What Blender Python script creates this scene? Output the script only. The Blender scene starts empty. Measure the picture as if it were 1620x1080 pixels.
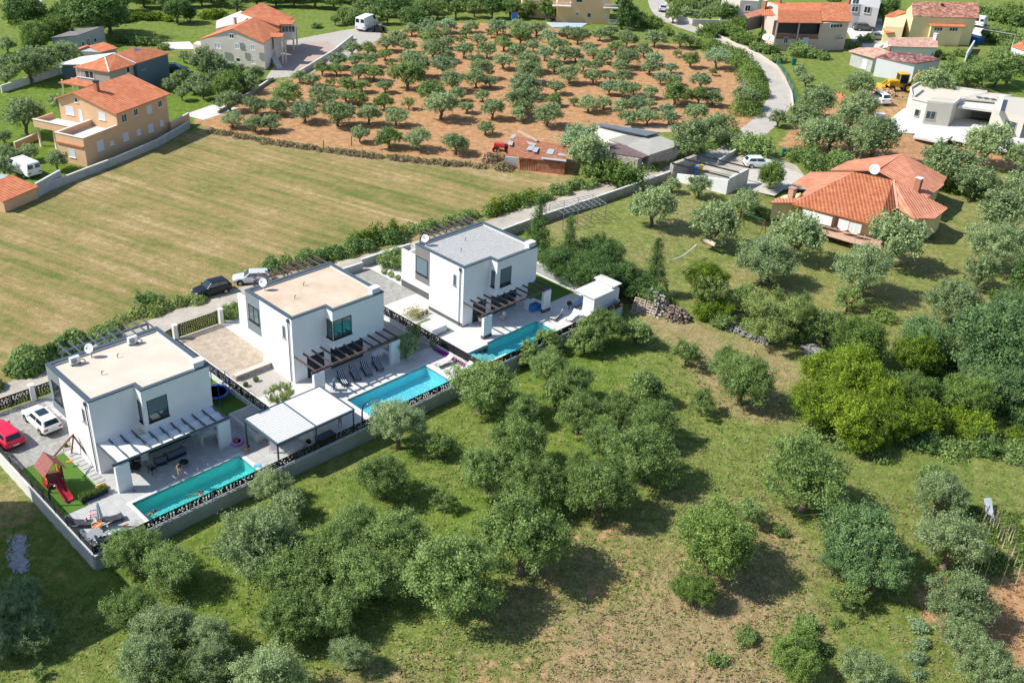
import bpy, bmesh, math, random
import numpy as np
from mathutils import Vector, Matrix
rad = math.radians
SC = bpy.context.scene
COL = SC.collection
# ------------------------------------------------------------------ camera
FPX, PITCH, ROLL, HC = 1600.0, rad(29.542), rad(3.469), 53.316
cp, sp = math.cos(PITCH), math.sin(PITCH)
CF = np.array([0, cp, -sp]); _R = np.array([1.0, 0, 0]); _U = np.array([0, sp, cp])
CR = _R*math.cos(ROLL)+_U*math.sin(ROLL); CU = -_R*math.sin(ROLL)+_U*math.cos(ROLL)
CC = np.array([0, 0, HC])
cam = bpy.data.cameras.new('camera'); camo = bpy.data.objects.new('camera', cam); COL.objects.link(camo)
cam.sensor_width = 36; cam.lens = FPX*36/1620; cam.clip_end = 8000; cam.clip_start = 0.5
camo.matrix_world = Matrix(((CR[0], CU[0], -CF[0], 0), (CR[1], CU[1], -CF[1], 0), (CR[2], CU[2], -CF[2], HC), (0, 0, 0, 1)))
SC.camera = camo
# ------------------------------------------------------------------ light
SUN_EL, SUN_AZ = rad(45), rad(188)      # direction towards the sun, azimuth counted from +x
W = bpy.data.worlds.new("World"); SC.world = W; W.use_nodes = True
nt = W.node_tree; bg = nt.nodes['Background']
sky = nt.nodes.new('ShaderNodeTexSky'); sky.sky_type = 'NISHITA'; sky.sun_disc = False
sky.sun_elevation = SUN_EL; sky.sun_rotation = rad(90)-SUN_AZ; sky.air_density = 1.0; sky.dust_density = 0.6; sky.ozone_density = 1.3
nt.links.new(sky.outputs[0], bg.inputs[0]); bg.inputs[1].default_value = 0.12
sl = bpy.data.lights.new('sun', 'SUN'); sl.energy = 4.8; sl.angle = rad(0.5); sl.color = (1.0, 0.955, 0.87)
so = bpy.data.objects.new('sun', sl); COL.objects.link(so)
sd = Vector((math.cos(SUN_EL)*math.cos(SUN_AZ), math.cos(SUN_EL)*math.sin(SUN_AZ), math.sin(SUN_EL)))
so.rotation_euler = sd.to_track_quat('Z', 'Y').to_euler(); so.location = (0, 0, 80)
vs = SC.view_settings; vs.view_transform = 'Standard'; vs.look = 'None'; vs.exposure = 0.40; vs.gamma = 1
SC.render.engine = 'CYCLES'
# ------------------------------------------------------------------ geometry of the place
def P(px, py, z=0.0):
    """point of the photograph -> point of the place at height z"""
    d = CF+CR*(px-810)/FPX-CU*(py-540)/FPX
    t = (z-HC)/d[2]; return CC+d*t
def PX(p):
    d = np.asarray(p)-CC; q = d@CF; return 810+FPX*(d@CR)/q, 540-FPX*(d@CU)/q
TH = rad(47.089); UU = np.array([math.cos(TH), math.sin(TH)]); VV = np.array([-math.sin(TH), math.cos(TH)])
B0 = np.array([-33.751, 67.359])
def ab(x, y):
    d = np.array([x, y])-B0; return d@UU, d@VV
def Lw(a, b, z=0.0):
    q = B0+UU*a+VV*b; return (q[0], q[1], z)
def sst(x, a, b):
    t = min(1, max(0, (x-a)/(b-a))); return t*t*(3-2*t)
def gh(x, y):
    """height of the natural ground"""
    a, b = ab(x, y)
    lo = 1-sst(b, -9.3, 4) if a > 57.5 else (1-sst(b, 9, 17) if a < -4.5 else (1.0 if b < -8.0 else 0.0))
    return -1.1*lo
def G(px, py):
    z = 0.0
    for _ in range(4):
        p = P(px, py, z); z = gh(p[0], p[1])
    return P(px, py, z)
# ------------------------------------------------------------------ materials
MC = {}
def newmat(name):
    m = bpy.data.materials.new(name); m.use_nodes = True
    n = m.node_tree.nodes; return m, n, m.node_tree.links, n['Principled BSDF']
def mat(name, col, rough=0.7, var=0.0, scale=3.0, bump=0.0, metal=0.0, bscale=None, spec=0.35, col2=None, coat=0.0, detail=5, stretch=None, emit=None, obj=True):
    if name in MC: return MC[name]
    m, n, l, b = newmat(name)
    b.inputs['Roughness'].default_value = rough; b.inputs['Metallic'].default_value = metal
    b.inputs['Specular IOR Level'].default_value = spec; b.inputs['Coat Weight'].default_value = coat
    b.inputs['Base Color'].default_value = (*col, 1)
    tc = n.new('ShaderNodeTexCoord'); src = tc.outputs['Object'] if obj else tc.outputs['UV']
    if stretch:
        mp = n.new('ShaderNodeMapping'); mp.inputs['Scale'].default_value = stretch; l.new(src, mp.inputs[0]); src = mp.outputs[0]
    if var or col2:
        t = n.new('ShaderNodeTexNoise'); t.inputs['Scale'].default_value = scale; t.inputs['Detail'].default_value = detail; t.inputs['Roughness'].default_value = 0.65
        l.new(src, t.inputs['Vector'])
        r = n.new('ShaderNodeValToRGB'); r.color_ramp.elements[0].position = 0.32; r.color_ramp.elements[1].position = 0.68
        c2 = col2 or tuple(min(1, c*(1+var)) for c in col); c1 = tuple(c*(1-var) for c in col) if not col2 else col
        r.color_ramp.elements[0].color = (*c1, 1); r.color_ramp.elements[1].color = (*c2, 1)
        l.new(t.outputs[0], r.inputs[0]); l.new(r.outputs[0], b.inputs['Base Color'])
    if bump:
        t = n.new('ShaderNodeTexNoise'); t.inputs['Scale'].default_value = bscale or scale*6; t.inputs['Detail'].default_value = 4
        l.new(src, t.inputs['Vector']); bp = n.new('ShaderNodeBump'); bp.inputs['Strength'].default_value = bump; bp.inputs['Distance'].default_value = 0.05
        l.new(t.outputs[0], bp.inputs['Height']); l.new(bp.outputs[0], b.inputs['Normal'])
    if emit: b.inputs['Emission Color'].default_value = (*emit[0], 1); b.inputs['Emission Strength'].default_value = emit[1]
    MC[name] = m; return m
def brickmat(name, c1, c2, mortar, bw, bh, msize=0.01, bump=0.3, uv=False, offset=0.5, rough=0.75, rot=0.0, var=0.5, ang3=None):
    if name in MC: return MC[name]
    m, n, l, b = newmat(name); b.inputs['Roughness'].default_value = rough; b.inputs['Specular IOR Level'].default_value = 0.3
    tc = n.new('ShaderNodeTexCoord'); mp = n.new('ShaderNodeMapping'); mp.inputs['Rotation'].default_value = ang3 or (0, 0, rot)
    l.new(tc.outputs['UV' if uv else 'Object'], mp.inputs[0])
    t = n.new('ShaderNodeTexBrick'); t.inputs['Scale'].default_value = 1; t.inputs['Color1'].default_value = (*c1, 1); t.inputs['Color2'].default_value = (*c2, 1)
    t.inputs['Mortar'].default_value = (*mortar, 1); t.inputs['Mortar Size'].default_value = msize; t.inputs['Mortar Smooth'].default_value = 0.3
    t.inputs['Brick Width'].default_value = bw; t.inputs['Row Height'].default_value = bh; t.offset = offset
    l.new(mp.outputs[0], t.inputs['Vector'])
    no = n.new('ShaderNodeTexNoise'); no.inputs['Scale'].default_value = 1.3; no.inputs['Detail'].default_value = 6; l.new(tc.outputs['Object'], no.inputs['Vector'])
    mr = n.new('ShaderNodeMapRange'); mr.inputs[1].default_value = 0.3; mr.inputs[2].default_value = 0.7; mr.inputs[3].default_value = 1-var*0.35; mr.inputs[4].default_value = 1+var*0.3
    l.new(no.outputs[0], mr.inputs[0])
    mx = n.new('ShaderNodeMix'); mx.data_type = 'RGBA'; mx.blend_type = 'MULTIPLY'; mx.inputs[0].default_value = 1
    l.new(t.outputs['Color'], mx.inputs[6]); l.new(mr.outputs[0], mx.inputs[7]); l.new(mx.outputs[2], b.inputs['Base Color'])
    bp = n.new('ShaderNodeBump'); bp.inputs['Strength'].default_value = bump; bp.inputs['Distance'].default_value = 0.04; bp.invert = True
    l.new(t.outputs['Fac'], bp.inputs['Height']); l.new(bp.outputs[0], b.inputs['Normal'])
    MC[name] = m; return m
def tilemat(name, ca, cb, cc, pitch=0.34, row=0.42):
    """clay roof: rounded columns of tiles down the slope, UV u along the eave and v up the slope, in metres"""
    if name in MC: return MC[name]
    m, n, l, b = newmat(name); b.inputs['Roughness'].default_value = 0.75; b.inputs['Specular IOR Level'].default_value = 0.25
    tc = n.new('ShaderNodeTexCoord'); s = n.new('ShaderNodeSeparateXYZ'); l.new(tc.outputs['UV'], s.inputs[0])
    def math_(op, a, v=None):
        k = n.new('ShaderNodeMath'); k.operation = op
        for i, q in enumerate((a, v)):
            if q is None: continue
            if isinstance(q, (int, float)): k.inputs[i].default_value = q
            else: l.new(q, k.inputs[i])
        return k.outputs[0]
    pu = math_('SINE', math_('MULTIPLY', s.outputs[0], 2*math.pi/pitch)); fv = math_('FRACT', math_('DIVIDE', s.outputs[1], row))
    hh = math_('ADD', math_('MULTIPLY', pu, 0.5), math_('MULTIPLY', fv, -0.6))
    cid = n.new('ShaderNodeCombineXYZ'); l.new(math_('FLOOR', math_('DIVIDE', s.outputs[0], pitch)), cid.inputs[0]); l.new(math_('FLOOR', math_('DIVIDE', s.outputs[1], row)), cid.inputs[1])
    wn = n.new('ShaderNodeTexWhiteNoise'); l.new(cid.outputs[0], wn.inputs['Vector'])
    no = n.new('ShaderNodeTexNoise'); no.inputs['Scale'].default_value = 0.7; no.inputs['Detail'].default_value = 6; l.new(tc.outputs['Object'], no.inputs['Vector'])
    f = math_('ADD', math_('MULTIPLY', wn.outputs[0], 0.45), math_('MULTIPLY', no.outputs[0], 0.6))
    r = n.new('ShaderNodeValToRGB'); e = r.color_ramp.elements; e[0].position = 0.2; e[0].color = (*ca, 1); e[1].position = 0.85; e[1].color = (*cc, 1)
    k = e.new(0.52); k.color = (*cb, 1); l.new(f, r.inputs[0])
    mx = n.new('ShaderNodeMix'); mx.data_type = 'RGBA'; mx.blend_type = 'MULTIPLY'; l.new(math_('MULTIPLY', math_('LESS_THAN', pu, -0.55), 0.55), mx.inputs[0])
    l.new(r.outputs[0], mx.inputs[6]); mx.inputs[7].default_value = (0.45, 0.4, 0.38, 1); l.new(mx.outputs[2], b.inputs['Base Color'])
    bp = n.new('ShaderNodeBump'); bp.inputs['Strength'].default_value = 0.7; bp.inputs['Distance'].default_value = 0.07
    l.new(hh, bp.inputs['Height']); l.new(bp.outputs[0], b.inputs['Normal'])
    MC[name] = m; return m
def paint(name, col, coat=0.4, rough=0.35, metal=0.0): return mat(name, col, rough=rough, metal=metal, spec=0.5, coat=coat)
def glassm(name='window_glass', col=(0.02, 0.035, 0.045), rough=0.06): return mat(name, col, rough=rough, spec=0.9)
# ------------------------------------------------------------------ mesh builder
WL = {}
class MB:
    def __init__(s): s.v = []; s.f = []; s.sm = []; s.uv = {}
    def add(s, vs_, fs, smooth=False, uvs=None):
        o = len(s.v); s.v += [tuple(map(float, q)) for q in vs_]
        for i, f in enumerate(fs):
            if uvs: s.uv[len(s.f)] = uvs[i]
            s.f.append([o+k for k in f]); s.sm.append(smooth)
        return s
    def box(s, x0, x1, y0, y1, z0, z1, M=None):
        vs_ = [(x0, y0, z0), (x1, y0, z0), (x1, y1, z0), (x0, y1, z0), (x0, y0, z1), (x1, y0, z1), (x1, y1, z1), (x0, y1, z1)]
        if M: vs_ = [M(*q) for q in vs_]
        return s.add(vs_, [(0, 3, 2, 1), (4, 5, 6, 7), (0, 1, 5, 4), (1, 2, 6, 5), (2, 3, 7, 6), (3, 0, 4, 7)])
    def prism(s, poly, z0, z1):
        n = len(poly); a = sum(poly[i][0]*poly[(i+1) % n][1]-poly[(i+1) % n][0]*poly[i][1] for i in range(n))
        if a < 0: poly = poly[::-1]
        vs_ = [(p[0], p[1], z0) for p in poly]+[(p[0], p[1], z1) for p in poly]
        return s.add(vs_, [list(range(n))[::-1], list(range(n, 2*n))]+[(i, (i+1) % n, n+(i+1) % n, n+i) for i in range(n)])
    def slab(s, pts, th, uv=True):
        """sloping polygon with a thickness (downwards) and metre UVs on top: u along the first edge"""
        pts = [Vector(p) for p in pts]; n = len(pts)
        nr = Vector((0, 0, 0))
        for i in range(n): nr += pts[i].cross(pts[(i+1) % n])
        if nr.z < 0: pts = pts[::-1]; nr = -nr
        nr.normalize()
        up = Vector((0, 0, 1)); v = (up-nr*nr.z)
        if v.length < 1e-3: v = Vector((0, 1, 0))
        v.normalize(); u = v.cross(nr)
        o = pts[0]; uvs = [((p-o).dot(u), (p-o).dot(v)) for p in pts]
        vs_ = pts+[p-Vector((0, 0, th)) for p in pts]
        fs = [list(range(n)), list(range(n, 2*n))[::-1]]+[((i+1) % n, i, n+i, n+(i+1) % n) for i in range(n)]
        return s.add(vs_, fs, uvs=[uvs, uvs[::-1]]+[[(0, 0)]*4]*n)
    def bar(s, a, b, w, h, up=(0, 0, 1)):
        a = Vector(a); b = Vector(b); d = (b-a).normalized(); up = Vector(up)
        if abs(d.dot(up)) > 0.98: up = Vector((1, 0, 0))
        r = d.cross(up).normalized()*w/2; t = r.cross(d).normalized()*h/2
        vs_ = [a-r-t, a+r-t, a+r+t, a-r+t, b-r-t, b+r-t, b+r+t, b-r+t]
        return s.add(vs_, [(0, 1, 2, 3), (7, 6, 5, 4), (0, 4, 5, 1), (1, 5, 6, 2), (2, 6, 7, 3), (3, 7, 4, 0)])
    def tube(s, pts, r, n=8, smooth=True, cap=True):
        pts = [Vector(p) for p in pts]; rs = r if isinstance(r, (list, tuple)) else [r]*len(pts)
        rings = []; up = Vector((0.13, 0.21, 1)).normalized()
        for i, p in enumerate(pts):
            d = (pts[min(i+1, len(pts)-1)]-pts[max(i-1, 0)]).normalized()
            x = d.cross(up)
            if x.length < 0.05: x = d.cross(Vector((1, 0, 0)))
            x.normalize(); y = d.cross(x)
            rings.append([p+(x*math.cos(2*math.pi*k/n)+y*math.sin(2*math.pi*k/n))*rs[i] for k in range(n)])
        vs_ = [q for rg in rings for q in rg]; fs = []
        for i in range(len(pts)-1):
            for k in range(n):
                fs.append((i*n+k, i*n+(k+1) % n, (i+1)*n+(k+1) % n, (i+1)*n+k))
        if cap: fs += [list(range(n)), [(len(pts)-1)*n+k for k in range(n)][::-1]]
        return s.add(vs_, fs, smooth)
    def lathe(s, c, prof, n=16, smooth=True, M=None, sx=1, sy=1, cap=True):
        vs_ = []
        for (r, z) in prof:
            for k in range(n):
                a = 2*math.pi*k/n; q = (c[0]+r*math.cos(a)*sx, c[1]+r*math.sin(a)*sy, c[2]+z); vs_.append(M(*q) if M else q)
        fs = [(i*n+k, i*n+(k+1) % n, (i+1)*n+(k+1) % n, (i+1)*n+k) for i in range(len(prof)-1) for k in range(n)]
        if cap and prof[0][0] > 1e-4: fs.append(list(range(n))[::-1])
        if cap and prof[-1][0] > 1e-4: fs.append([(len(prof)-1)*n+k for k in range(n)])
        return s.add(vs_, fs, smooth)
    def ball(s, c, rx, ry, rz, n=12, m=8, jit=0, rnd=None):
        vs_ = []; 
        for i in range(m+1):
            t = math.pi*i/m
            for k in range(n):
                a = 2*math.pi*k/n; j = 1+(rnd.uniform(-jit, jit) if rnd else 0)
                vs_.append((c[0]+rx*j*math.sin(t)*math.cos(a), c[1]+ry*j*math.sin(t)*math.sin(a), c[2]-rz*j*math.cos(t)))
        fs = [(i*n+k, i*n+(k+1) % n, (i+1)*n+(k+1) % n, (i+1)*n+k) for i in range(m) for k in range(n)]
        return s.add(vs_, fs, True)
    def torus(s, c, R, r, n=24, m=10, M=None):
        vs_ = []
        for i in range(n):
            a = 2*math.pi*i/n
            for k in range(m):
                t = 2*math.pi*k/m; q = (c[0]+(R+r*math.cos(t))*math.cos(a), c[1]+(R+r*math.cos(t))*math.sin(a), c[2]+r*math.sin(t)); vs_.append(M(*q) if M else q)
        return s.add(vs_, [(i*m+k, ((i+1) % n)*m+k, ((i+1) % n)*m+(k+1) % m, i*m+(k+1) % m) for i in range(n) for k in range(m)], True)
    def build(s, name, m, parent=None, bev=0, **tags):
        me = bpy.data.meshes.new(name); off = WL.get(parent.name, (0, 0, 0)) if parent else (0, 0, 0)
        org = off if parent else (tags.pop('org', None) or (0, 0, 0))
        vs_ = [(q[0]-org[0], q[1]-org[1], q[2]-org[2]) for q in s.v]
        me.from_pydata(vs_, [], s.f)
        if any(s.sm): me.polygons.foreach_set('use_smooth', s.sm)
        if s.uv:
            ul = me.uv_layers.new(name='UVMap'); 
            for fi, uvs in s.uv.items():
                p = me.polygons[fi]
                for k, li in enumerate(p.loop_indices): ul.data[li].uv = uvs[k]
        me.materials.append(m); me.update()
        o = bpy.data.objects.new(name, me); COL.objects.link(o)
        if parent: o.parent = parent; WL[o.name] = off
        else: o.location = org; WL[o.name] = org
        if bev:
            bm = o.modifiers.new('bevel', 'BEVEL'); bm.width = bev; bm.segments = 2; bm.limit_method = 'ANGLE'
        for k, q in tags.items(): o[k] = q
        return o
def thing(name, label, cat, loc=(0, 0, 0), rz=0.0, group=None):
    o = bpy.data.objects.new(name, None); COL.objects.link(o); o.empty_display_size = 0.3
    o.location = loc; o.rotation_euler = (0, 0, rz); o['label'] = label; o['category'] = cat
    if group: o['group'] = group
    WL[o.name] = tuple(float(c) for c in loc)
    return o
def tag(o, label, cat, group=None):
    o['label'] = label; o['category'] = cat
    if group: o['group'] = group
    return o
def kids(o): return list(o.children)
def dup(root, loc, rz, label=None, group=None, scale=None):
    r = root.copy(); COL.objects.link(r); r.location = loc; r.rotation_euler = (0, 0, rz)
    if label: r['label'] = label
    if group: r['group'] = group
    if scale: r.scale = scale
    for ch in CH[root.name]:
        c = ch.copy(); COL.objects.link(c); c.parent = r
        for g in CH.get(ch.name, []):
            d = g.copy(); COL.objects.link(d); d.parent = c
    return r
CH = {}
def register(root):
    CH[root.name] = list(root.children)
    for c in root.children: CH[c.name] = list(c.children)
# ------------------------------------------------------------------ common materials
M_white = mat('white_render', (0.74, 0.75, 0.76), 0.85, var=0.035, scale=0.6, bump=0.15, bscale=40)
M_anth = mat('anthracite_metal', (0.07, 0.10, 0.125), 0.45, var=0.06, scale=2)
M_black = mat('black_metal', (0.018, 0.02, 0.024), 0.5)
M_glass = glassm()
M_conc = mat('concrete', (0.40, 0.40, 0.385), 0.9, var=0.14, scale=1.1, bump=0.2, bscale=25)
M_concw = mat('pale_concrete', (0.60, 0.60, 0.57), 0.9, var=0.10, scale=0.8, bump=0.2, bscale=22)
M_wood = mat('dark_brown_wood', (0.16, 0.085, 0.06), 0.6, var=0.2, scale=4)
M_bark = mat('tree_bark', (0.16, 0.125, 0.095), 0.95, var=0.35, scale=5, bump=0.5, bscale=14)
# ------------------------------------------------------------------ the ground: one sheet to the horizon
def axis(lo, hi, step, far):
    c = list(np.arange(lo, hi+step/2, step)); g = [step*1.7**k for k in range(1, 14)]
    up = []; x = hi
    for k in g:
        x += k
        if x > far: break
        up.append(x)
    dn = []; x = lo
    for k in g:
        x -= k
        if x < -far: break
        dn.append(x)
    return np.array(dn[::-1]+c+up+[far] if not up or up[-1] < far else dn[::-1]+c+up)
XS = axis(-140, 175, 1.0, 3500); YS = axis(22, 330, 1.0, 4500)
# regions in photograph coordinates: polygon, (soil, lush, dry, mown)
REG = [
 ([(-900, -300), (2600, -300), (2600, 60), (-900, 60)], (0.1, 0.45, 0.25, 0)),
 ([(-400, 60), (420, 60), (430, 110), (330, 200), (290, 215), (0, 345), (-400, 520)], (0.05, 0.85, 0.05, 0)),
 ([(200, 55), (310, 70), (300, 95), (210, 90)], (0, .7, .15, 0.5)),
 ([(-500, 560), (0, 335), (280, 214), (335, 205), (560, 242), (790, 268), (900, 285), (945, 290), (850, 340), (760, 352), (640, 385), (480, 432), (300, 485), (80, 572), (0, 612), (-500, 800)], (0.04, 0.12, 0.5, 1)),
 ([(335, 208), (300, 195), (330, 175), (420, 135), (545, 100), (600, 55), (700, 35), (860, 40), (1000, 70), (1080, 70), (1160, 105), (1205, 150), (1200, 205), (1110, 212), (1010, 205), (930, 235), (905, 285), (790, 266), (560, 240)], (0.72, 0.03, 0.55, 0)),
 ([(330, 205), (560, 240), (790, 262), (800, 275), (560, 252), (330, 216)], (0.2, 0.1, 0.85, 0)),
 ([(860, 350), (960, 310), (1060, 275), (1300, 330), (1620, 250), (1900, 300), (1900, 520), (1620, 540), (1300, 540), (1150, 500), (1000, 430), (880, 400)], (0.12, 0.3, 0.42, 0)),
 ([(1100, 400), (1300, 380), (1500, 330), (1620, 330), (1620, 480), (1400, 530), (1250, 510), (1120, 440)], (0.12, 0.35, 0.42, 0.15)),
 ([(1230, 90), (1400, 110), (1380, 150), (1250, 170)], (0.02, 0.5, 0.3, 0)),
 ([(1540, 110), (1800, 100), (1800, 180), (1620, 155)], (0.0, 0.75, 0.1, 0)),
 ([(1270, 175), (1420, 150), (1450, 185), (1620, 230), (1620, 262), (1480, 245), (1330, 262), (1230, 230)], (0.8, 0.2, 0.1, 0)),
 ([(1380, 130), (1460, 140), (1440, 190), (1330, 200)], (0.55, 0.1, 0.5, 0)),
 ([(160, 870), (400, 780), (560, 735), (800, 590), (980, 490), (1060, 500), (1000, 560), (1020, 700), (900, 800), (700, 880), (500, 960), (200, 1000), (100, 930)], (0.22, 0.55, 0.22, 0)),
 ([(1000, 470), (1250, 540), (1300, 600), (1230, 660), (1130, 640), (1080, 540), (1000, 500)], (0.12, 0.2, 0.6, 0)),
 ([(900, 820), (1060, 760), (1250, 780), (1300, 900), (1330, 1400), (400, 1400), (500, 1060), (760, 960)], (0.36, 0.08, 0.5, 0)),
 ([(1080, 860), (1200, 900), (1230, 1060), (1000, 1400), (800, 1200), (900, 1000)], (0.3, 0.0, 0.75, 0)),
 ([(1300, 700), (1620, 690), (1800, 700), (1800, 760), (1480, 800), (1380, 760)], (0.1, 0.45, 0.35, 0)),
 ([(1430, 900), (1620, 880), (1800, 900), (1800, 1100), (1560, 1060), (1480, 980)], (0.75, 0.2, 0.1, 0)),
 ([(1490, 890), (1530, 840), (1620, 830), (1620, 900), (1540, 920)], (0.4, 0.6, 0.0, 0)),
 ([(-300, 860), (60, 800), (150, 920), (80, 960), (-300, 940)], (0.3, 0.5, 0.2, 0)),
 ([(-300, 700), (10, 730), (70, 800), (-300, 860)], (0.3, 0.15, 0.55, 0)),
]
def inpoly(px, py, poly):
    ins = np.zeros(px.shape, bool); n = len(poly); j = n-1
    for i in range(n):
        xi, yi = poly[i]; xj, yj = poly[j]
        c = ((yi > py) != (yj > py)) & (px < (xj-xi)*(py-yi)/((yj-yi) or 1e-9)+xi)
        ins ^= c; j = i
    return ins
gx, gy = np.meshgrid(XS, YS)
fx, fy = gx.ravel(), gy.ravel()
dx = fx; dy = fy; dz = -HC
q = dy*CF[1]+dz*CF[2]; q = np.where(q < 1, 1, q)
gpx = 810+FPX*(dx*CR[0]+dy*CR[1]+dz*CR[2])/q; gpy = 540-FPX*(dx*CU[0]+dy*CU[1]+dz*CU[2])/q
reg = np.tile(np.array([0.08, 0.35, 0.3, 0.0]), (len(fx), 1))
for poly, wts in REG: reg[inpoly(gpx, gpy, poly)] = wts
reg3 = reg.reshape(len(YS), len(XS), 4)
for _ in range(2):      # soften the borders
    r2 = reg3.copy(); r2[1:-1, 1:-1] = (reg3[1:-1, 1:-1]*2+reg3[:-2, 1:-1]+reg3[2:, 1:-1]+reg3[1:-1, :-2]+reg3[1:-1, 2:])/6; reg3 = r2
reg = reg3.reshape(-1, 4)
A_ = (fx-B0[0])*UU[0]+(fy-B0[1])*UU[1]; B_ = (fx-B0[0])*VV[0]+(fy-B0[1])*VV[1]
zz = np.array([gh(x, y) for x, y in zip(fx, fy)])
inside = (A_ > -5.05) & (A_ < 57.2) & (B_ > -9.35) & (B_ < 12.5)
near = (A_ > -6) & (A_ < 58) & (B_ > -10.2) & (B_ < 22)
rs = np.random.RandomState(5)
und = 0.10*np.sin(fx*0.21+1.3)*np.sin(fy*0.17)+0.05*np.sin(fx*0.6)*np.sin(fy*0.53+2)
onroad = (B_ > 12) & (B_ < 24) & (A_ > -12) & (A_ < 60)
zz = zz+np.where((fy > 30) & (fy < 110) & (B_ < -10) & ~near, und, 0)
zz = np.where((A_ > -4.9) & (A_ < 57) & (B_ > 12) & (B_ < 18), -0.06, zz)
zz[inside] = -1.35
zz[(A_ > -4.0) & (A_ < 56) & (B_ > -8.55) & (B_ < 12.5)] = -1.9
nx, ny = len(XS), len(YS)
me = bpy.data.meshes.new('ground'); me.vertices.add(nx*ny)
me.vertices.foreach_set('co', np.stack([fx, fy, zz], 1).ravel())
ii = (np.arange(ny-1)[:, None]*nx+np.arange(nx-1)[None, :]).ravel()
fc = np.stack([ii, ii+1, ii+nx+1, ii+nx], 1)
me.loops.add(fc.size); me.polygons.add(len(fc)); me.loops.foreach_set('vertex_index', fc.ravel())
me.polygons.foreach_set('loop_start', np.arange(len(fc))*4); me.polygons.foreach_set('use_smooth', np.ones(len(fc), bool)); me.update(calc_edges=True)
at_ = me.color_attributes.new('kind_of_ground', 'FLOAT_COLOR', 'POINT'); at_.data.foreach_set('color', reg.ravel())
def ground_material():
    m, n, l, b = newmat('ground_cover'); b.inputs['Roughness'].default_value = 0.95; b.inputs['Specular IOR Level'].default_value = 0.1
    geo = n.new('ShaderNodeNewGeometry'); at = n.new('ShaderNodeVertexColor'); at.layer_name = 'kind_of_ground'
    sp_ = n.new('ShaderNodeSeparateColor'); l.new(at.outputs['Color'], sp_.inputs[0])
    def noise(scale, detail=5, rough=0.6, mapping=None, dist=0.0):
        t = n.new('ShaderNodeTexNoise'); t.inputs['Scale'].default_value = scale; t.inputs['Detail'].default_value = detail; t.inputs['Roughness'].default_value = rough; t.inputs['Distortion'].default_value = dist
        src = geo.outputs['Position']
        if mapping:
            mq = n.new('ShaderNodeMapping'); mq.inputs['Rotation'].default_value = (0, 0, mapping[0]); l.new(src, mq.inputs[0])
            mp = n.new('ShaderNodeMapping'); mp.inputs['Scale'].default_value = mapping[1]; l.new(mq.outputs[0], mp.inputs[0]); src = mp.outputs[0]
        l.new(src, t.inputs['Vector']); return t.outputs[0]
    def ramp(f, cs):
        r = n.new('ShaderNodeValToRGB'); e = r.color_ramp.elements
        e[0].position, e[0].color = cs[0][0], (*cs[0][1], 1); e[1].position, e[1].color = cs[-1][0], (*cs[-1][1], 1)
        for p_, c_ in cs[1:-1]:
            k = e.new(p_); k.color = (*c_, 1)
        l.new(f, r.inputs[0]); return r.outputs[0]
    def M(op, a, c=None):
        k = n.new('ShaderNodeMath'); k.operation = op
        for i, q_ in enumerate((a, c)):
            if q_ is None: continue
            if isinstance(q_, (int, float)): k.inputs[i].default_value = q_
            else: l.new(q_, k.inputs[i])
        return k.outputs[0]
    def mix(f, a, c):
        k = n.new('ShaderNodeMix'); k.data_type = 'RGBA'; l.new(f, k.inputs[0])
        for i, q_ in ((6, a), (7, c)):
            l.new(q_, k.inputs[i])
        return k.outputs[2]
    def thr(attr, nz, amp, w):      # attribute pushed by noise, soft step
        s_ = M('ADD', attr, M('MULTIPLY', M('SUBTRACT', nz, 0.5), amp))
        r = n.new('ShaderNodeMapRange'); r.interpolation_type = 'SMOOTHSTEP'; r.inputs[1].default_value = 0.5-w; r.inputs[2].default_value = 0.5+w; l.new(s_, r.inputs[0]); return r.outputs[0]
    fine = noise(5.5, 6, 0.75); midn = noise(0.9, 6, 0.7); big = noise(0.11, 5, 0.6); tuft = noise(2.4, 6, 0.8, dist=0.6)
    grass = ramp(M('ADD', M('MULTIPLY', fine, 0.55), M('MULTIPLY', midn, 0.45)), [(0.38, (0.075, 0.125, 0.022)), (0.5, (0.18, 0.235, 0.052)), (0.62, (0.36, 0.345, 0.125))])
    lush = ramp(M('ADD', M('MULTIPLY', fine, 0.5), M('MULTIPLY', midn, 0.5)), [(0.38, (0.070, 0.135, 0.016)), (0.52, (0.155, 0.235, 0.036)), (0.64, (0.28, 0.33, 0.08))])
    dry = ramp(M('ADD', M('MULTIPLY', fine, 0.6), M('MULTIPLY', midn, 0.4)), [(0.36, (0.20, 0.165, 0.07)), (0.5, (0.38, 0.285, 0.15)), (0.64, (0.54, 0.41, 0.25))])
    soil = ramp(M('ADD', M('MULTIPLY', fine, 0.5), M('MULTIPLY', midn, 0.5)), [(0.34, (0.27, 0.12, 0.055)), (0.5, (0.49, 0.27, 0.135)), (0.64, (0.64, 0.44, 0.26))])
    c = mix(thr(sp_.outputs[1], big, 1.3, 0.35), grass, lush)
    c = mix(thr(sp_.outputs[2], M('ADD', M('MULTIPLY', big, 0.35), M('MULTIPLY', tuft, 0.65)), 2.1, 0.22), c, dry)
    c = mix(thr(sp_.outputs[0], M('ADD', M('MULTIPLY', noise(0.45, 6, 0.7), 0.7), M('MULTIPLY', tuft, 0.3)), 1.9, 0.16), c, soil)
    # mown field: long streaks along the mowing direction
    d = P(600, 400)-P(230, 290); ang = -math.atan2(d[1], d[0])
    st = noise(1.0, 5, 0.6, (ang, (0.03, 0.75, 1)), 0.3); st2 = noise(1.0, 4, 0.6, (ang, (0.012, 0.16, 1)))
    f1 = M('ADD', M('ADD', M('MULTIPLY', st, 0.32), M('MULTIPLY', st2, 0.18)), M('ADD', M('MULTIPLY', fine, 0.22), M('MULTIPLY', midn, 0.28)))
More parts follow.
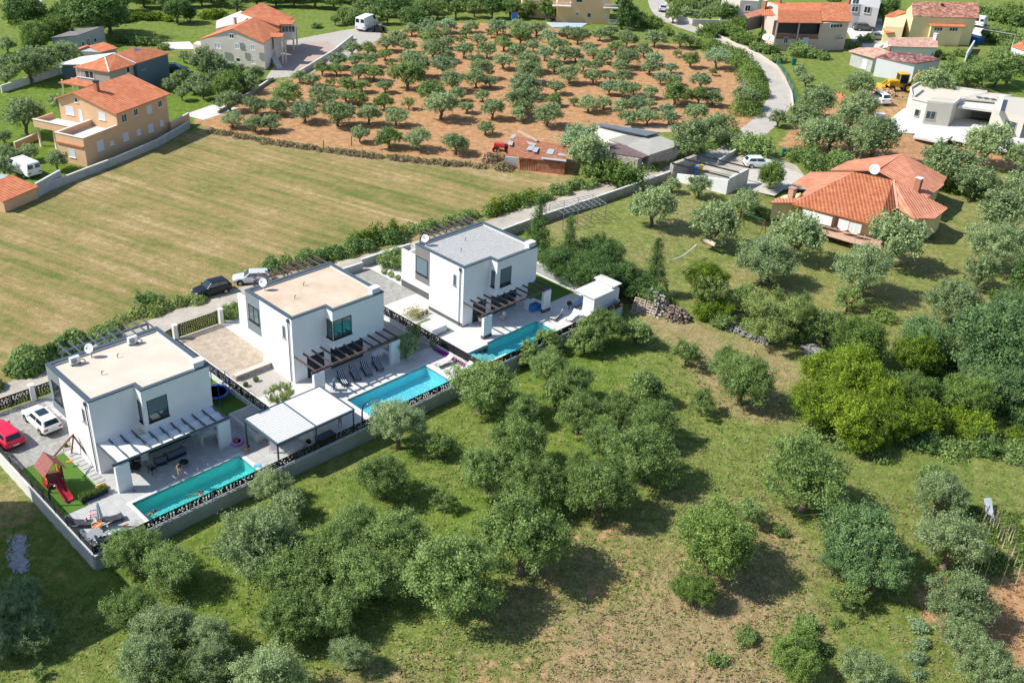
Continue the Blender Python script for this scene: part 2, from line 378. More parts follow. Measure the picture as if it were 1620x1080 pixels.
    f1 = M('ADD', f1, M('MULTIPLY', M('SUBTRACT', big, 0.5), 0.22))
    field = ramp(f1, [(0.41, (0.145, 0.175, 0.048)), (0.475, (0.25, 0.23, 0.08)), (0.535, (0.36, 0.265, 0.12)), (0.63, (0.54, 0.44, 0.25))])
    c = mix(at.outputs['Alpha'], c, field)
    l.new(c, b.inputs['Base Color'])
    bp = n.new('ShaderNodeBump'); bp.inputs['Strength'].default_value = 0.9; bp.inputs['Distance'].default_value = 0.22
    l.new(M('ADD', tuft, M('MULTIPLY', fine, 0.5)), bp.inputs['Height']); l.new(bp.outputs[0], b.inputs['Normal'])
    return m
me.materials.append(ground_material())
go = bpy.data.objects.new('ground', me); COL.objects.link(go); go['kind'] = 'structure'
# ------------------------------------------------------------------ roads and paved sheets
M_lane = mat('worn_concrete_lane', (0.33, 0.295, 0.25), 0.9, col2=(0.52, 0.47, 0.40), scale=0.35, bump=0.2, bscale=9, detail=8)
M_gravel = mat('gravel', (0.42, 0.39, 0.35), 0.95, var=0.25, scale=2.5, bump=0.6, bscale=14)
def sheet(name, pts, z, m, th=0.03):
    o = MB(); o.prism([p[:2] for p in pts], z-th, z); o = o.build(name, m); o['kind'] = 'structure'; return o
def ribbon(name, mid, w, z, m):
    """a road as a strip along photograph points, w metres wide"""
    c = [np.array(P(*p)[:2]) for p in mid]; fine_ = []
    for i in range(len(c)-1):
        p0, p1, p2, p3 = c[max(i-1, 0)], c[i], c[i+1], c[min(i+2, len(c)-1)]
        for t in np.linspace(0, 1, 8, endpoint=False):
            fine_.append(0.5*((2*p1)+(-p0+p2)*t+(2*p0-5*p1+4*p2-p3)*t*t+(-p0+3*p1-3*p2+p3)*t**3))
    fine_.append(c[-1]); rn = random.Random(3); vs_ = []
    for i, p in enumerate(fine_):
        d = fine_[min(i+1, len(fine_)-1)]-fine_[max(i-1, 0)]; d /= np.linalg.norm(d); nn = np.array([-d[1], d[0]])
        wl = w/2+rn.uniform(-.12, .12); wr = w/2+rn.uniform(-.12, .12)
        vs_ += [(*(p+nn*wl), z), (*(p-nn*wr), z)]
    o = MB(); o.add(vs_, [(2*i, 2*i+1, 2*i+3, 2*i+2) for i in range(len(fine_)-1)])
    o = o.build(name, m); o['kind'] = 'structure'; return fine_
lane = ribbon('lane', [(-150, 690), (0, 627), (70, 594), (232, 523), (300, 495), (380, 466), (470, 440), (560, 418), (640, 396), (760, 362), (860, 330), (960, 298), (1060, 262), (1130, 240), (1172, 222)], 3.1, 0.012, M_lane)
sheet('yard', [P(*p) for p in ((1150, 306), (1180, 268), (1105, 244), (1063, 260), (1090, 285))], 0.022, M_lane)
ribbon('road', [(1172, 222), (1205, 198), (1228, 170), (1236, 140), (1222, 112), (1180, 80), (1130, 58), (1078, 40), (1052, 26), (1040, 8), (1036, -20)], 4.6, 0.02, mat('pale_asphalt_road', (0.44, 0.41, 0.37), 0.9, var=0.1, scale=0.4, bump=0.2, bscale=9))
sheet('yard', [P(*p) for p in ((1120, 240), (1172, 208), (1200, 240), (1260, 262), (1290, 300), (1240, 300), (1190, 290), (1150, 262))], 0.028, M_lane)
sheet('yard', [P(*p) for p in ((1255, 290), (1225, 310), (1180, 300), (1150, 280), (1210, 250), (1275, 280))], 0.034, mat('beige_gravel_yard', (0.5, 0.47, 0.42), 0.95, var=0.12, scale=1))
sheet('yard', [P(*p) for p in ((455, 65), (545, 48), (610, 40), (600, 62), (545, 95), (480, 120), (420, 125), (440, 95))], 0.02, M_gravel)
sheet('yard', [P(*p) for p in ((445, 68), (520, 66), (548, 90), (505, 110), (430, 112), (440, 85))], 0.035, mat('pink_paving', (0.42, 0.33, 0.28), 0.9, var=0.12, scale=2))
sheet('path', [P(*p) for p in ((345, 163), (378, 172), (322, 190), (290, 182))], 0.02, M_concw)
sheet('path', [P(*p) for p in ((255, 68), (300, 66), (310, 78), (262, 78))], 0.02, M_concw)
sheet('path', [P(*p) for p in ((950, 200), (1110, 198), (1110, 206), (1010, 212))], 0.02, mat('pink_dirt_track', (0.5, 0.38, 0.28), 0.95, var=0.1, scale=1))
sheet('yard', [P(*p) for p in ((1330, 30), (1395, 30), (1400, 70), (1360, 90), (1345, 60))], 0.02, M_concw)
sheet('yard', [P(*p) for p in ((1545, 40), (1580, 42), (1575, 60), (1535, 55))], 0.02, M_concw)
sheet('terrace', [P(*p) for p in ((1398, 196), (1430, 172), (1640, 205), (1640, 252), (1560, 232), (1455, 212), (1420, 210))], 0.03, M_concw, 0.15)
sheet('terrace', [P(*p) for p in ((1452, 208), (1506, 217), (1494, 229), (1444, 219))], 0.3, M_concw, 0.3)
# ------------------------------------------------------------------ the three villa plots
ROT = -TH
M_tile1 = brickmat('grey_terrace_tiles', (0.44, 0.44, 0.43), (0.48, 0.48, 0.47), (0.33, 0.33, 0.33), 0.9, 0.9, 0.018, 0.15, rot=ROT, offset=0, rough=0.55, var=.2)
M_cob1 = brickmat('grey_cobble_paving', (0.30, 0.29, 0.27), (0.44, 0.43, 0.40), (0.20, 0.2, 0.19), 0.26, 0.17, 0.015, 0.4, rot=ROT)
M_tile2 = brickmat('cream_terrace_tiles', (0.60, 0.585, 0.56), (0.65, 0.635, 0.61), (0.47, 0.46, 0.44), 0.8, 0.8, 0.014, 0.12, rot=ROT, offset=0, rough=0.55, var=.15)
M_cob2 = brickmat('beige_cobble_paving', (0.42, 0.34, 0.26), (0.52, 0.43, 0.34), (0.32, 0.27, 0.22), 0.24, 0.16, 0.014, 0.4, rot=ROT)
M_cop = mat('white_pool_coping', (0.66, 0.66, 0.64), 0.7, var=0.05, scale=1)
M_turf = mat('artificial_turf', (0.075, 0.17, 0.02), 0.95, var=0.25, scale=9, bump=0.5, bscale=60)
M_grav = mat('fine_grey_gravel', (0.42, 0.39, 0.36), 0.95, var=0.3, scale=12, bump=0.5, bscale=40)
def rect(a0, a1, b0, b1): return [Lw(a0, b0), Lw(a1, b0), Lw(a1, b1), Lw(a0, b1)]
def paved(name, rects, z, m, th=0.3):
    o = MB()
    for r in rects: o.prism([p[:2] for p in rect(*r)], z-th, z)
    o = o.build(name, m); o['kind'] = 'structure'; return o
FB = -9.3      # front boundary
# pools: a0,a1,b0,b1
POOLS = [(0.0, 9.95, -8.35, -5.25), (22.35, 32.25, -8.3, -4.25), (40.2, 47.9, -8.4, -5.0)]
def around(a0, a1, b0, b1, pool):
    p0, p1, q0, q1 = pool[0]-.35, pool[1]+.35, pool[2]-.28, pool[3]+.35
    return [(a0, p0, b0, b1), (p1, a1, b0, b1), (p0, p1, b0, q0), (p0, p1, q1, b1)]
paved('terrace', around(-4.9, 15.0, FB, 14.4, POOLS[0]), 0.0, M_tile1)
paved('terrace', around(15.0, 35.5, FB, 16.5, POOLS[1]), 0.0, M_tile2)
paved('terrace', [(37.0-.3, 39.85, FB, -8.2), (37-.3, 39.85, -5.3, 17.6), (35.5, 36.7, FB, 17.6)]+[(48.25, 57.0, FB, 17.6), (39.85, 48.25, FB, -8.68), (39.85, 48.25, -4.65, 17.6)], 0.0, M_tile2)
paved('driveway', [(-4.9, 1.1, 4.9, 14.4)], 0.008, M_cob1)
paved('driveway', [(16.3, 21.3, 5.9, 16.4)], 0.008, M_cob2)
paved('driveway', [(35.8, 42.0, 8.5, 17.5)], 0.008, M_cob1)
paved('lawn', [(-4.85, -1.0, -2.1, 4.85), (-4.85, -2.6, -3.2, -2.1)], 0.012, M_turf)
paved('lawn', [(11.2, 14.8, 0.2, 9.5)], 0.012, M_turf)
paved('gravel_bed', [(16.3, 20.2, 1.5, 5.2)], 0.012, M_grav)
paved('gravel_bed', [(30.8, 35.2, -1.8, 9.0)], 0.012, M_grav)
paved('lawn', [(51.2, 56.6, -3.0, 9)], 0.012, M_turf)
paved('lawn', [(36.4, 39.2, -.5, 3.0)], 0.012, mat('lawn_patch', (0.13, 0.2, 0.04), 0.95, var=0.3, scale=7, bump=.4))
def step_strip():
    o = MB()
    for k in range(9):
        b = 4.4-k*0.62
        o.prism([p[:2] for p in rect(-0.9, -0.15, b-0.46, b)], 0.012, 0.05)
    o = o.build('path', M_conc); o['kind'] = 'structure'
step_strip()
# ------------------------------------------------------------------ pools
def water_mat(name, tint, dens=0.5):
    m, n, l, b = newmat(name); out = n['Material Output']
    tr = n.new('ShaderNodeBsdfTransparent'); tr.inputs[0].default_value = (*tint, 1)
    gl = n.new('ShaderNodeBsdfGlossy'); gl.inputs['Roughness'].default_value = 0.04
    fr = n.new('ShaderNodeFresnel'); fr.inputs[0].default_value = 1.33
    no = n.new('ShaderNodeTexNoise'); no.inputs['Scale'].default_value = 4.5; no.inputs['Detail'].default_value = 5; no.inputs['Distortion'].default_value = 1.2
    tc = n.new('ShaderNodeTexCoord'); l.new(tc.outputs['Object'], no.inputs['Vector'])
    bp = n.new('ShaderNodeBump'); bp.inputs['Strength'].default_value = 0.7; bp.inputs['Distance'].default_value = 0.1; l.new(no.outputs[0], bp.inputs['Height'])
    l.new(bp.outputs[0], gl.inputs['Normal']); l.new(bp.outputs[0], fr.inputs['Normal'])
    mx = n.new('ShaderNodeMixShader'); l.new(fr.outputs[0], mx.inputs[0]); l.new(tr.outputs[0], mx.inputs[1]); l.new(gl.outputs[0], mx.inputs[2]); l.new(mx.outputs[0], out.inputs[0])
    return m
def pool(i, label, basin_col, tint, extra=None, depth=1.25):
    a0, a1, b0, b1 = POOLS[i]
    c = Lw((a0+a1)/2, (b0+b1)/2, 0); t = thing('swimming_pool', label, 'swimming pool', c)
    ba = MB(); Mx = lambda x, y, z: Lw(x, y, z)
    R = [(a0, a1, b0, b1)]
    ba.add([Mx(a0, b0, -depth), Mx(a1, b0, -depth), Mx(a1, b1, -depth), Mx(a0, b1, -depth)], [(0, 1, 2, 3)])
    for q in ((a0, b0, a1, b0), (a1, b0, a1, b1), (a1, b1, a0, b1), (a0, b1, a0, b0)):
        if i == 2 and q == (a0, b1, a0, b0):     # opening to the entry steps
            q = (a0, b1, a0, b1)
            ba.add([Mx(a0, -5.3, -depth), Mx(a0, b1, -depth), Mx(a0, b1, 0), Mx(a0, -5.3, 0)], [(0, 1, 2, 3)]); ba.add([Mx(a0, b0, -depth), Mx(a0, -7.9, -depth), Mx(a0, -7.9, 0), Mx(a0, b0, 0)], [(0, 1, 2, 3)])
            continue
        ba.add([Mx(q[0], q[1], -depth), Mx(q[2], q[3], -depth), Mx(q[2], q[3], 0.0), Mx(q[0], q[1], 0.0)], [(0, 1, 2, 3)])
    ba.build('basin', mat(f'basin_{i}', basin_col, 0.5, var=0.06, scale=1.2), t)
    co = MB(); w = 0.33
    for r in ((a0-w, a1+w, b1, b1+w), (a0-w, a1+w, b0-w+.07, b0), (a0-w, a0, b0, b1), (a1, a1+w, b0, b1)):
        if i == 2 and r[1] == a0: r = (a0-w, a0, -5.3, b1)
        co.box(*r[:4], -0.25, 0.03, M=Mx)
    co.build('coping', M_cop, t)
    wt = MB(); wt.add([Mx(a0, b0, -0.10), Mx(a1, b0, -0.10), Mx(a1, b1, -0.10), Mx(a0, b1, -0.10)], [(0, 1, 2, 3)])
    if i == 2:
        wt.add([Mx(37.2, -7.9, -0.10), Mx(a0, -7.9, -0.10), Mx(a0, -5.3, -0.10), Mx(37.2, -5.3, -0.10)], [(0, 1, 2, 3)])
        st = MB()
        for k in range(4): st.box(37.2+k*.75, 37.2+(k+1)*.75, -7.9, -5.3, -1.4, -0.2-0.24*k, M=Mx)
        st.build('step', mat('pool_steps', (0.5, 0.72, 0.74), 0.6), t)
        sw = MB(); sw.box(36.9, 37.2, -8.2, -5.0, -.25, .03, M=Mx).box(37.2, 40.2-.33, -5.3, -5.0, -.25, .03, M=Mx).box(37.2, 40.2, -8.2, -7.9, -.25, .03, M=Mx); sw.build('step_coping', M_cop, t)
    wt.build('water', water_mat(f'water_{i}', tint), t)
    return t
pool(0, 'long teal swimming pool with bathers beside the light grey terrace', (0.34, 0.78, 0.76), (0.54, 0.92, 0.91))
pool(1, 'bright light blue swimming pool in front of the four striped loungers', (0.40, 0.80, 0.87), (0.62, 0.94, 0.97))
pool(2, 'blue swimming pool with white entry steps, farthest of the three pools', (0.30, 0.70, 0.75), (0.54, 0.91, 0.93))
# ------------------------------------------------------------------ boundary walls and perforated fences
M_wallc = mat('fair_faced_concrete_wall', (0.36, 0.38, 0.37), 0.9, var=0.14, scale=0.8, bump=0.2, bscale=18)
def wall(label, a0, b0, a1, b1, z0, z1, th=0.22, name='boundary_wall', m=None, cat='wall', cap=True):
    p0 = Vector(Lw(a0, b0, 0)); p1 = Vector(Lw(a1, b1, 0)); d = (p1-p0).normalized(); n_ = Vector((-d.y, d.x, 0))*th/2
    o = MB(); o.prism([(p0-n_)[:2], (p1-n_)[:2], (p1+n_)[:2], (p0+n_)[:2]], z0, z1)
    t = thing(name, label, cat, tuple(p0)); o.build('wall', m or M_wallc, t)
    if cap:
        n2 = n_*1.25; c = MB(); c.prism([(p0-n2)[:2], (p1-n2)[:2], (p1+n2)[:2], (p0+n2)[:2]], z1, z1+0.06); c.build('coping', M_concw, t)
    return t
wall('long pale concrete wall along the gardens of the three villas above the olive grove', -5.1, FB-.1, 57.6, FB-.1, -1.6, 0.22)
wall('high white wall on the left side of the playground plot, lower half in shade', -5.1, FB+.02, -5.1, 14.4, -1.6, 0.22, m=mat('white_wall', (0.62, 0.62, 0.6), .9, var=.08, scale=1))
wall('low white wall behind the trampoline between the first and second villa', 15.0, -4.0, 15.0, 11.5, 0, 0.35, 0.2, m=M_concw)
wall('low white wall between the gravel bed and the third villa plot', 35.5, FB+.2, 35.5, 16.0, 0, 0.35, 0.2, m=M_concw)
wall('grey wall on the right side of the third villa garden', 57.3, FB+.2, 57.3, 6.5, -1.2, 1.05, 0.25)
wall('short grey wall behind the third villa beside the lane', 41.5, 18.0, 49.0, 17.8, 0, 1.0, 0.25)
wall('grey block wall beside the lane left of the third villa', 35.3, 17.5, 41.2, 17.4, 0, 0.9, 0.22)
M_perf = mat('perforated_black_sheet', (0.015, 0.017, 0.02), 0.5)
M_perfb = mat('perforated_brown_sheet', (0.045, 0.03, 0.024), 0.5)
def perf(mb, p0, p1, z0, z1, rnd, cw=0.12, chh=0.07, dens=0.22):
    p0 = np.array(p0[:2]); p1 = np.array(p1[:2]); L = np.linalg.norm(p1-p0); nc = max(3, int(L/cw)); nr = max(3, int((z1-z0)/chh)); d = (p1-p0)/nc
    for r in range(nr):
        za = z0+(z1-z0)*r/nr; zb = z0+(z1-z0)*(r+1)/nr
        run = 0; sh = 0.5 if r % 2 else 0
        xs = [0]+[k+sh for k in range(1, nc)]+[nc]
        for k in range(len(xs)-1):
            edge = r in (0, nr-1) or k in (0, len(xs)-2)
            if not edge and r % 2 == 1 and rnd.random() < dens*2 and not run:
                run = 1; continue
            run = 0
            q0 = p0+d*xs[k]; q1 = p0+d*xs[k+1]
            mb.add([(*q0, za), (*q1, za), (*q1, zb), (*q0, zb)], [(0, 1, 2, 3)])
def fence(label, pts, z0, h, group=None, step=2.05, m=None, solid=(), name='perforated_fence', frame=M_black, dens=0.23, postm=None, pm=None, cells=(0.12, 0.07)):
    rnd = random.Random(len(label)); p = [np.array(q[:2]) for q in pts]
    t = thing(name, label, 'gate' if 'gate' in name else 'fence', (p[0][0], p[0][1], z0), group=group)
    for s in range(len(p)-1):
        L = np.linalg.norm(p[s+1]-p[s]); n_ = max(1, round(L/step))
        for k in range(n_):
            q0 = p[s]+(p[s+1]-p[s])*k/n_; q1 = p[s]+(p[s+1]-p[s])*(k+1)/n_; d = (q1-q0)/np.linalg.norm(q1-q0)
            a = q0+d*0.06; b = q1-d*0.06; pa = MB()
            if k in solid: pa.bar((*a, z0+h/2), (*b, z0+h/2), 0.02, h*.92)
            else: perf(pa, a, b, z0+0.08, z0+h-0.03, rnd, cells[0], cells[1], dens)
            pa.bar((*a, z0+h-.02), (*b, z0+h-.02), .04, .05); pa.bar((*a, z0+.07), (*b, z0+.07), .04, .05)
            pa.build('panel', m or M_perf, t)
            po = MB(); po.bar((*q0, z0-.05), (*q0, z0+h+.03), .07, .07); po.build('post', postm or frame, t)
        po = MB(); po.bar((*p[s+1], z0-.05), (*p[s+1], z0+h+.03), .07, .07); po.build('post', postm or frame, t)
    return t
fence('black perforated fence on the garden wall behind the first villa pool', [Lw(-5.05, FB), Lw(15.0, FB)], 0.28, 0.75)
fence('black perforated fence on the garden wall behind the striped lounger pool', [Lw(15.1, FB), Lw(35.5, FB)], 0.28, 0.75)
fence('dark fence on the garden wall of the farthest villa pool', [Lw(35.6, FB), Lw(57.2, FB)], 0.28, 0.75, dens=0.02)
fence('black perforated fence beside the playground turf on the left wall', [Lw(-5.05, FB+.1), Lw(-5.05, 14.3)], 0.28, 0.75)
fence('black perforated fence between the trampoline and the second villa', [Lw(15.0, -3.8), Lw(15.0, 14.2)], 0.42, 1.0)
fence('black perforated fence between the second villa and the farthest villa', [Lw(35.5, FB+.3), Lw(35.5, 9.0)], 0.42, 1.0, solid=(0, 1, 2))
fence('black perforated gate and fence panels behind the red and white cars', [Lw(-4.9, 14.45), Lw(.3, 14.45)], 0.12, 1.25, dens=0.4, name='perforated_fence')
fence('narrow black perforated gate beside the first villa wall', [Lw(.9, 14.45), Lw(2.3, 14.45)], 0.12, 1.25, dens=0.4, name='garden_gate')
fence('large brown perforated sliding gate of the second villa driveway', [Lw(16.5, 16.4), Lw(21.0, 16.4)], 0.08, 1.5, m=M_perfb, dens=0.46, name='sliding_gate', step=9, cells=(.12, .09))
fence('short dark gate panel beside the first villa roof corner', [Lw(13.0, 15.4), Lw(15.6, 16.2)], 0.08, 1.4, m=M_perfb, dens=0.46, name='garden_gate', step=9, cells=(.12, .09))
def pillar(label, a, b, h=1.6, w=0.4):
    t = thing('gate_pillar', label, 'pillar', Lw(a, b)); o = MB(); o.box(a-w/2, a+w/2, b-w/2, b+w/2, 0, h, M=lambda x, y, z: Lw(x, y, z)); o.build('shaft', M_concw, t)
    c = MB(); c.box(a-w/2-.05, a+w/2+.05, b-w/2-.05, b+w/2+.05, h, h+.09, M=lambda x, y, z: Lw(x, y, z)); c.build('cap', M_white, t)
pillar('white gate pillar between the white car and the narrow gate', .6, 14.5)
pillar('white gate pillar left of the brown sliding gate', 16.1, 16.4)
pillar('white gate pillar right of the brown sliding gate', 21.5, 16.5)
pillar('white gate pillar touching the first villa corner', 2.6, 14.6)
# ------------------------------------------------------------------ the three villas
M_screed = mat('beige_roof_screed', (0.53, 0.40, 0.29), 0.9, var=0.05, scale=0.5, detail=8, col2=(0.64, 0.53, 0.42))
M_screed1 = mat('cream_roof_screed', (0.58, 0.49, 0.40), 0.9, col2=(0.66, 0.58, 0.49), scale=0.45, detail=8)
M_roofgravel = mat('white_roof_gravel', (0.28, 0.28, 0.28), 0.95, col2=(0.50, 0.50, 0.49), scale=7, bump=0.7, bscale=18, detail=8)
M_taupe = mat('taupe_render', (0.20, 0.185, 0.18), 0.85, var=0.05, scale=2)
M_greyb = mat('blue_grey_render', (0.19, 0.225, 0.25), 0.85, var=0.05, scale=2)
M_plinth = mat('dark_plinth', (0.10, 0.095, 0.095), 0.9, var=0.1, scale=2)
M_fabric = mat('white_awning_fabric', (0.78, 0.80, 0.80), 0.9, var=0.03, scale=2)
M_pergbrown = mat('brown_pergola_wood', (0.095, 0.065, 0.06), 0.6, var=0.15, scale=3)
M_pergdark = mat('dark_pergola_wood', (0.085, 0.07, 0.07), 0.55, var=0.15, scale=3)
M_pergblue = mat('slate_pergola_metal', (0.085, 0.11, 0.135), 0.5, var=0.08, scale=3)
M_pool_glass = mat('teal_window_glass', (0.02, 0.09, 0.095), 0.05, spec=0.9)
def win(par, mk, w0, w1, z0, z1, out, glass, mull=1, frame=M_black, sill=True, fr=.06, shutter=0, depth=.03):
    """window on a wall; mk(s, o, z): s along the wall, o outwards"""
    f = MB(); d = depth
    for r in ((w0, w1, z0, z0+fr), (w0, w1, z1-fr, z1), (w0, w0+fr, z0+fr, z1-fr), (w1-fr, w1, z0+fr, z1-fr)):
        f.box(r[0], r[1], out-.05, out+d, r[2], r[3], M=mk)
    for k in range(1, mull+1):
        s = w0+(w1-w0)*k/(mull+1); f.box(s-fr/2, s+fr/2, out-.05, out+d, z0+fr, z1-fr, M=mk)
    fo = f.build('window', frame, par)
    g = MB(); g.box(w0+fr, w1-fr, out-.05, out+d*0.35, z0+fr, z1-fr, M=mk); g.build('pane', glass, fo)
    if shutter:
        s = MB(); s.box(w0+fr, w1-fr, out+d*.35, out+d*.8, z1-fr-(z1-z0)*shutter, z1-fr, M=mk); s.build('shutter', mat('slate_shutter', (0.10, 0.15, 0.17), .6), fo)
    if sill:
        s = MB(); s.box(w0-.06, w1+.06, out-.05, out+.12, z0-.06, z0, M=mk); s.build('sill', frame, fo)
    return fo
VO = []
def villa(i, label, o_ab, roofm, accent, pergm, plinth, shutters):
    oa, ob = o_ab
    K = lambda x, y, z: Lw(oa+x, ob+y, z)
    t = thing('villa', label, 'house', K(0, 0, 0))
    w = MB()
    # upper body as closed prisms butted against each other; parapets built as rims
    w.box(0, 3.9, 0, 5.5, 0, 6.9, M=K); w.box(3.9, 10.2, -1.10, 5.5, 2.85, 6.9, M=K); w.box(3.9, 10.2, 0, 5.5, 0, 2.85, M=K)
    w.box(1.5, 10.2, 5.5, 7.81, 0, 2.9, M=K); w.box(0.02, 10.2, 5.5, 7.81, 2.9, 6.9, M=K)
    w.build('wall', M_white, t)
    ac = MB(); ac.box(-0.03, 0.02, 5.45, 7.83, 2.87, 7.05, M=K); ac.box(0.02, 1.45, 5.52, 7.8, 2.87, 2.9, M=K); ac.build('accent_panel', accent, t)
    # parapet rim and metal cap
    outer = [(0, 0), (3.9, 0), (3.9, -1.10), (10.2, -1.10), (10.2, 7.81), (0, 7.81)]
    inner = [(.3, .3), (4.2, .3), (4.2, -.8), (9.9, -.8), (9.9, 7.51), (.3, 7.51)]
    def rim(mb, O, I, z0, z1):
        n = len(O); vs_ = [K(*p, z0) for p in O]+[K(*p, z1) for p in O]+[K(*p, z1) for p in I]+[K(*p, z0) for p in I]; fs = []
        for k in range(n):
            j = (k+1) % n; fs += [(k, j, n+j, n+k), (n+k, n+j, 2*n+j, 2*n+k), (2*n+k, 2*n+j, 3*n+j, 3*n+k), (3*n+k, 3*n+j, j, k)]
        mb.add(vs_, fs)
    pr = MB(); rim(pr, outer, inner, 6.9, 7.12); pr.build('parapet', M_white, t)
    e = .05; oc = [(-e, -e), (3.9-e, -e), (3.9-e, -1.1-e), (10.2+e, -1.1-e), (10.2+e, 7.81+e), (-e, 7.81+e)]
    ic = [(.33, .33), (4.23, .33), (4.23, -.77), (9.87, -.77), (9.87, 7.48), (.33, 7.48)]
    cpm = MB(); rim(cpm, oc, ic, 7.08, 7.2); cpm.build('parapet_cap', M_anth, t)
    rf = MB(); rf.add([K(*p, 6.915) for p in inner], [list(range(6))]); rf.build('roof', roofm, t)
    ch = MB(); ch.box(8.9, 9.85, -.95, -.35, 6.9, 7.72, M=K); ch = ch.build('chimney', M_white, t)
    lo = MB()
    for k in range(3): lo.box(8.97, 9.78, -1.0, -.96, 7.28+k*.12, 7.34+k*.12, M=K)
    lo.box(8.82, 9.93, -1.03, -.27, 7.72, 7.8, M=K); lo.build('louvre', M_white, ch)
    # street side ground floor volume with a roof terrace behind parapets
    lb = MB(); bb = 12.0; H2 = 4.6 if i else 3.2
    lb.box(1.5, 10.2, 7.81, bb, 0, 3.3, M=K)
    if i: lb.box(1.5, 1.72, 7.81, bb, 3.3, H2, M=K); lb.box(1.72, 10.2, bb-.22, bb, 3.3, H2-.5, M=K)
    lb.build('ground_floor_wing', M_white, t)
    if i:
        lc = MB(); lc.box(1.46, 1.76, 7.83, bb+.03, H2, H2+.06, M=K); lc.build('wing_cap', M_concw, t)
    # street pergola on the terrace
    pg = MB(); zt = 7.0
    pg.bar(K(1.9, 9.35, zt-.12), K(10.2, 9.35, zt-.12), .14, .2)
    for s in (2.0, 6.0, 10.1): pg.bar(K(s, 9.35, 3.3), K(s, 9.35, zt-.2), .14, .14)
    pgo = pg.build('street_pergola', pergm, t)
    for k in range(10):
        r = MB(); s = 2.3+k*.86; r.bar(K(s, 7.9, zt+.04), K(s, 10.4, zt+.04), .09, .16); r.build('rafter', pergm, pgo)
    # garden pergola on two white wall piers
    zt = 2.95
    gp = MB(); gp.bar(K(-.2, -3.15, zt-.22), K(10.5, -3.15, zt-.22), .16, .26)
    gpo = gp.build('garden_pergola', pergm, t)
    n_ = 11
    for k in range(n_):
        s = .12+k*1.0; st = 0.0 if s < 3.8 else -1.1
        r = MB(); r.bar(K(s, st, zt), K(s, -3.5, zt), .1, .18); r.build('rafter', pergm, gpo)
    for s0, s1 in ((-.1, 1.1), (9.25, 10.4)):
        r = MB(); r.box(s0, s1, -3.42, -3.08, 0, 2.62, M=K); ro = r.build('pier', M_white, gpo)
        if plinth: r = MB(); r.box(s0-.03, s1+.03, -3.45, -3.05, 0, .38, M=K); r.build('pier_plinth', M_plinth, ro)
    if i == 0:
        rn = random.Random(4)
        for k in range(n_-1):
            s0 = .17+k*1.0; s1 = s0+.9; st = -.05 if s1 < 4.0 else -1.15; sg = MB(); V_ = []; F_ = []
            for p in range(9):
                b = st+(-3.35-st)*p/8; sag = -.05-.20*math.sin(math.pi*p/8*2)**2*(1 if k else .4)
                for qn in range(4): V_.append(K(s0+(s1-s0)*qn/3, b, zt+.06+sag+rn.uniform(-.01, .01)))
            F_ = [(p*4+q_, p*4+q_+1, p*4+q_+5, p*4+q_+4) for p in range(8) for q_ in range(3)]
            sg.add(V_, F_, True); sg.build('awning', M_fabric, gpo)
    if plinth:
        pl = MB(); pl.box(-.03, 0, 0, 5.5, 0, .42, M=K); pl.box(1.46, 1.5, 5.5, 12.0, 0, .8, M=K); pl.box(-.03, .9, -.03, 0, 0, .1, M=K); pl.build('plinth', M_plinth, t)
    # windows
    kBD = lambda s, o, z: K(s, -1.1-o, z); kB0 = lambda s, o, z: K(s, -o, z); kAB = lambda s, o, z: K(-o, s, z); kN = lambda s, o, z: K(3.9-o, -s, z)
    if i == 1:
        win(t, kBD, 3.95, 6.15, 3.9, 5.95, 0, M_pool_glass, 1, fr=.09); win(t, kN, .12, 1.05, 3.9, 5.95, 0, M_pool_glass, 0, fr=.09)
        win(t, kAB, 5.6, 7.4, 4.1, 5.85, .04, mat('pale_window_glass', (.10, .16, .16), .08, spec=.9), 1, fr=.1)
    elif i == 2:
        win(t, kBD, 4.45, 6.12, 3.85, 6.0, 0, M_glass, 0, shutter=.8); win(t, kN, .25, .8, 3.85, 5.85, 0, M_glass, 0, shutter=.8)
        win(t, kAB, 5.75, 7.65, 3.85, 5.85, .04, mat('steel_shutter', (.13, .19, .23), .5), 0)
    else:
        win(t, kBD, 4.27, 6.1, 3.8, 5.95, 0, M_glass, 0, shutter=.55); win(t, kN, .25, .8, 3.8, 5.9, 0, M_glass, 0)
        win(t, kAB, 5.6, 7.1, 4.0, 6.0, .04, M_glass, 0)
    win(t, kAB, 1.12, 1.6, 4.55, 5.85, 0, mat('small_window_glass', (.09, .12, .14), .15, spec=.8), 0, frame=mat('mid_grey_frame', (.22, .24, .25), .5))
    win(t, kB0, 1.5, 3.5, .02, 2.35, 0, M_glass, 1, sill=False, fr=.07)
    win(t, kB0, 4.3, 8.3, .02, 2.4, 0, M_glass, 1, sill=False, fr=.07)
    dp = MB(); dp.tube([K(-.09, .5, 6.7), K(-.09, .5, .05)], .05, 6); dp.box(-.2, 0, .38, .62, 6.65, 6.95, M=K); dp.build('downpipe', M_anth, t)
    ve = MB()
    for (x, y) in ((2.9, 3.6), (5.2, 5.4)): ve.tube([K(x, y, 6.9), K(x, y, 7.2), K(x+.16, y, 7.24)], .045, 6)
    ve.build('roof_vent', M_black, t)
    # outdoor kitchen counter under the pergola
    kc = MB(); kc.box(8.3, 10.0, -2.0, -1.3, .82, .9, M=K); kc.box(8.3, 8.42, -2.0, -1.3, 0, .82, M=K); kc.box(9.88, 10.0, -3.05, -1.3, 0, .9, M=K); kc.box(9.5, 9.88, -3.05, -2.0, .82, .9, M=K); kc.build('outdoor_counter', M_white if i else M_concw, t)
    VO.append(K); return t
villa(0, 'white cubic villa with cream roof, two roof air conditioners and white awnings', (0, 0), M_screed1, M_greyb, M_pergblue, False, 0)
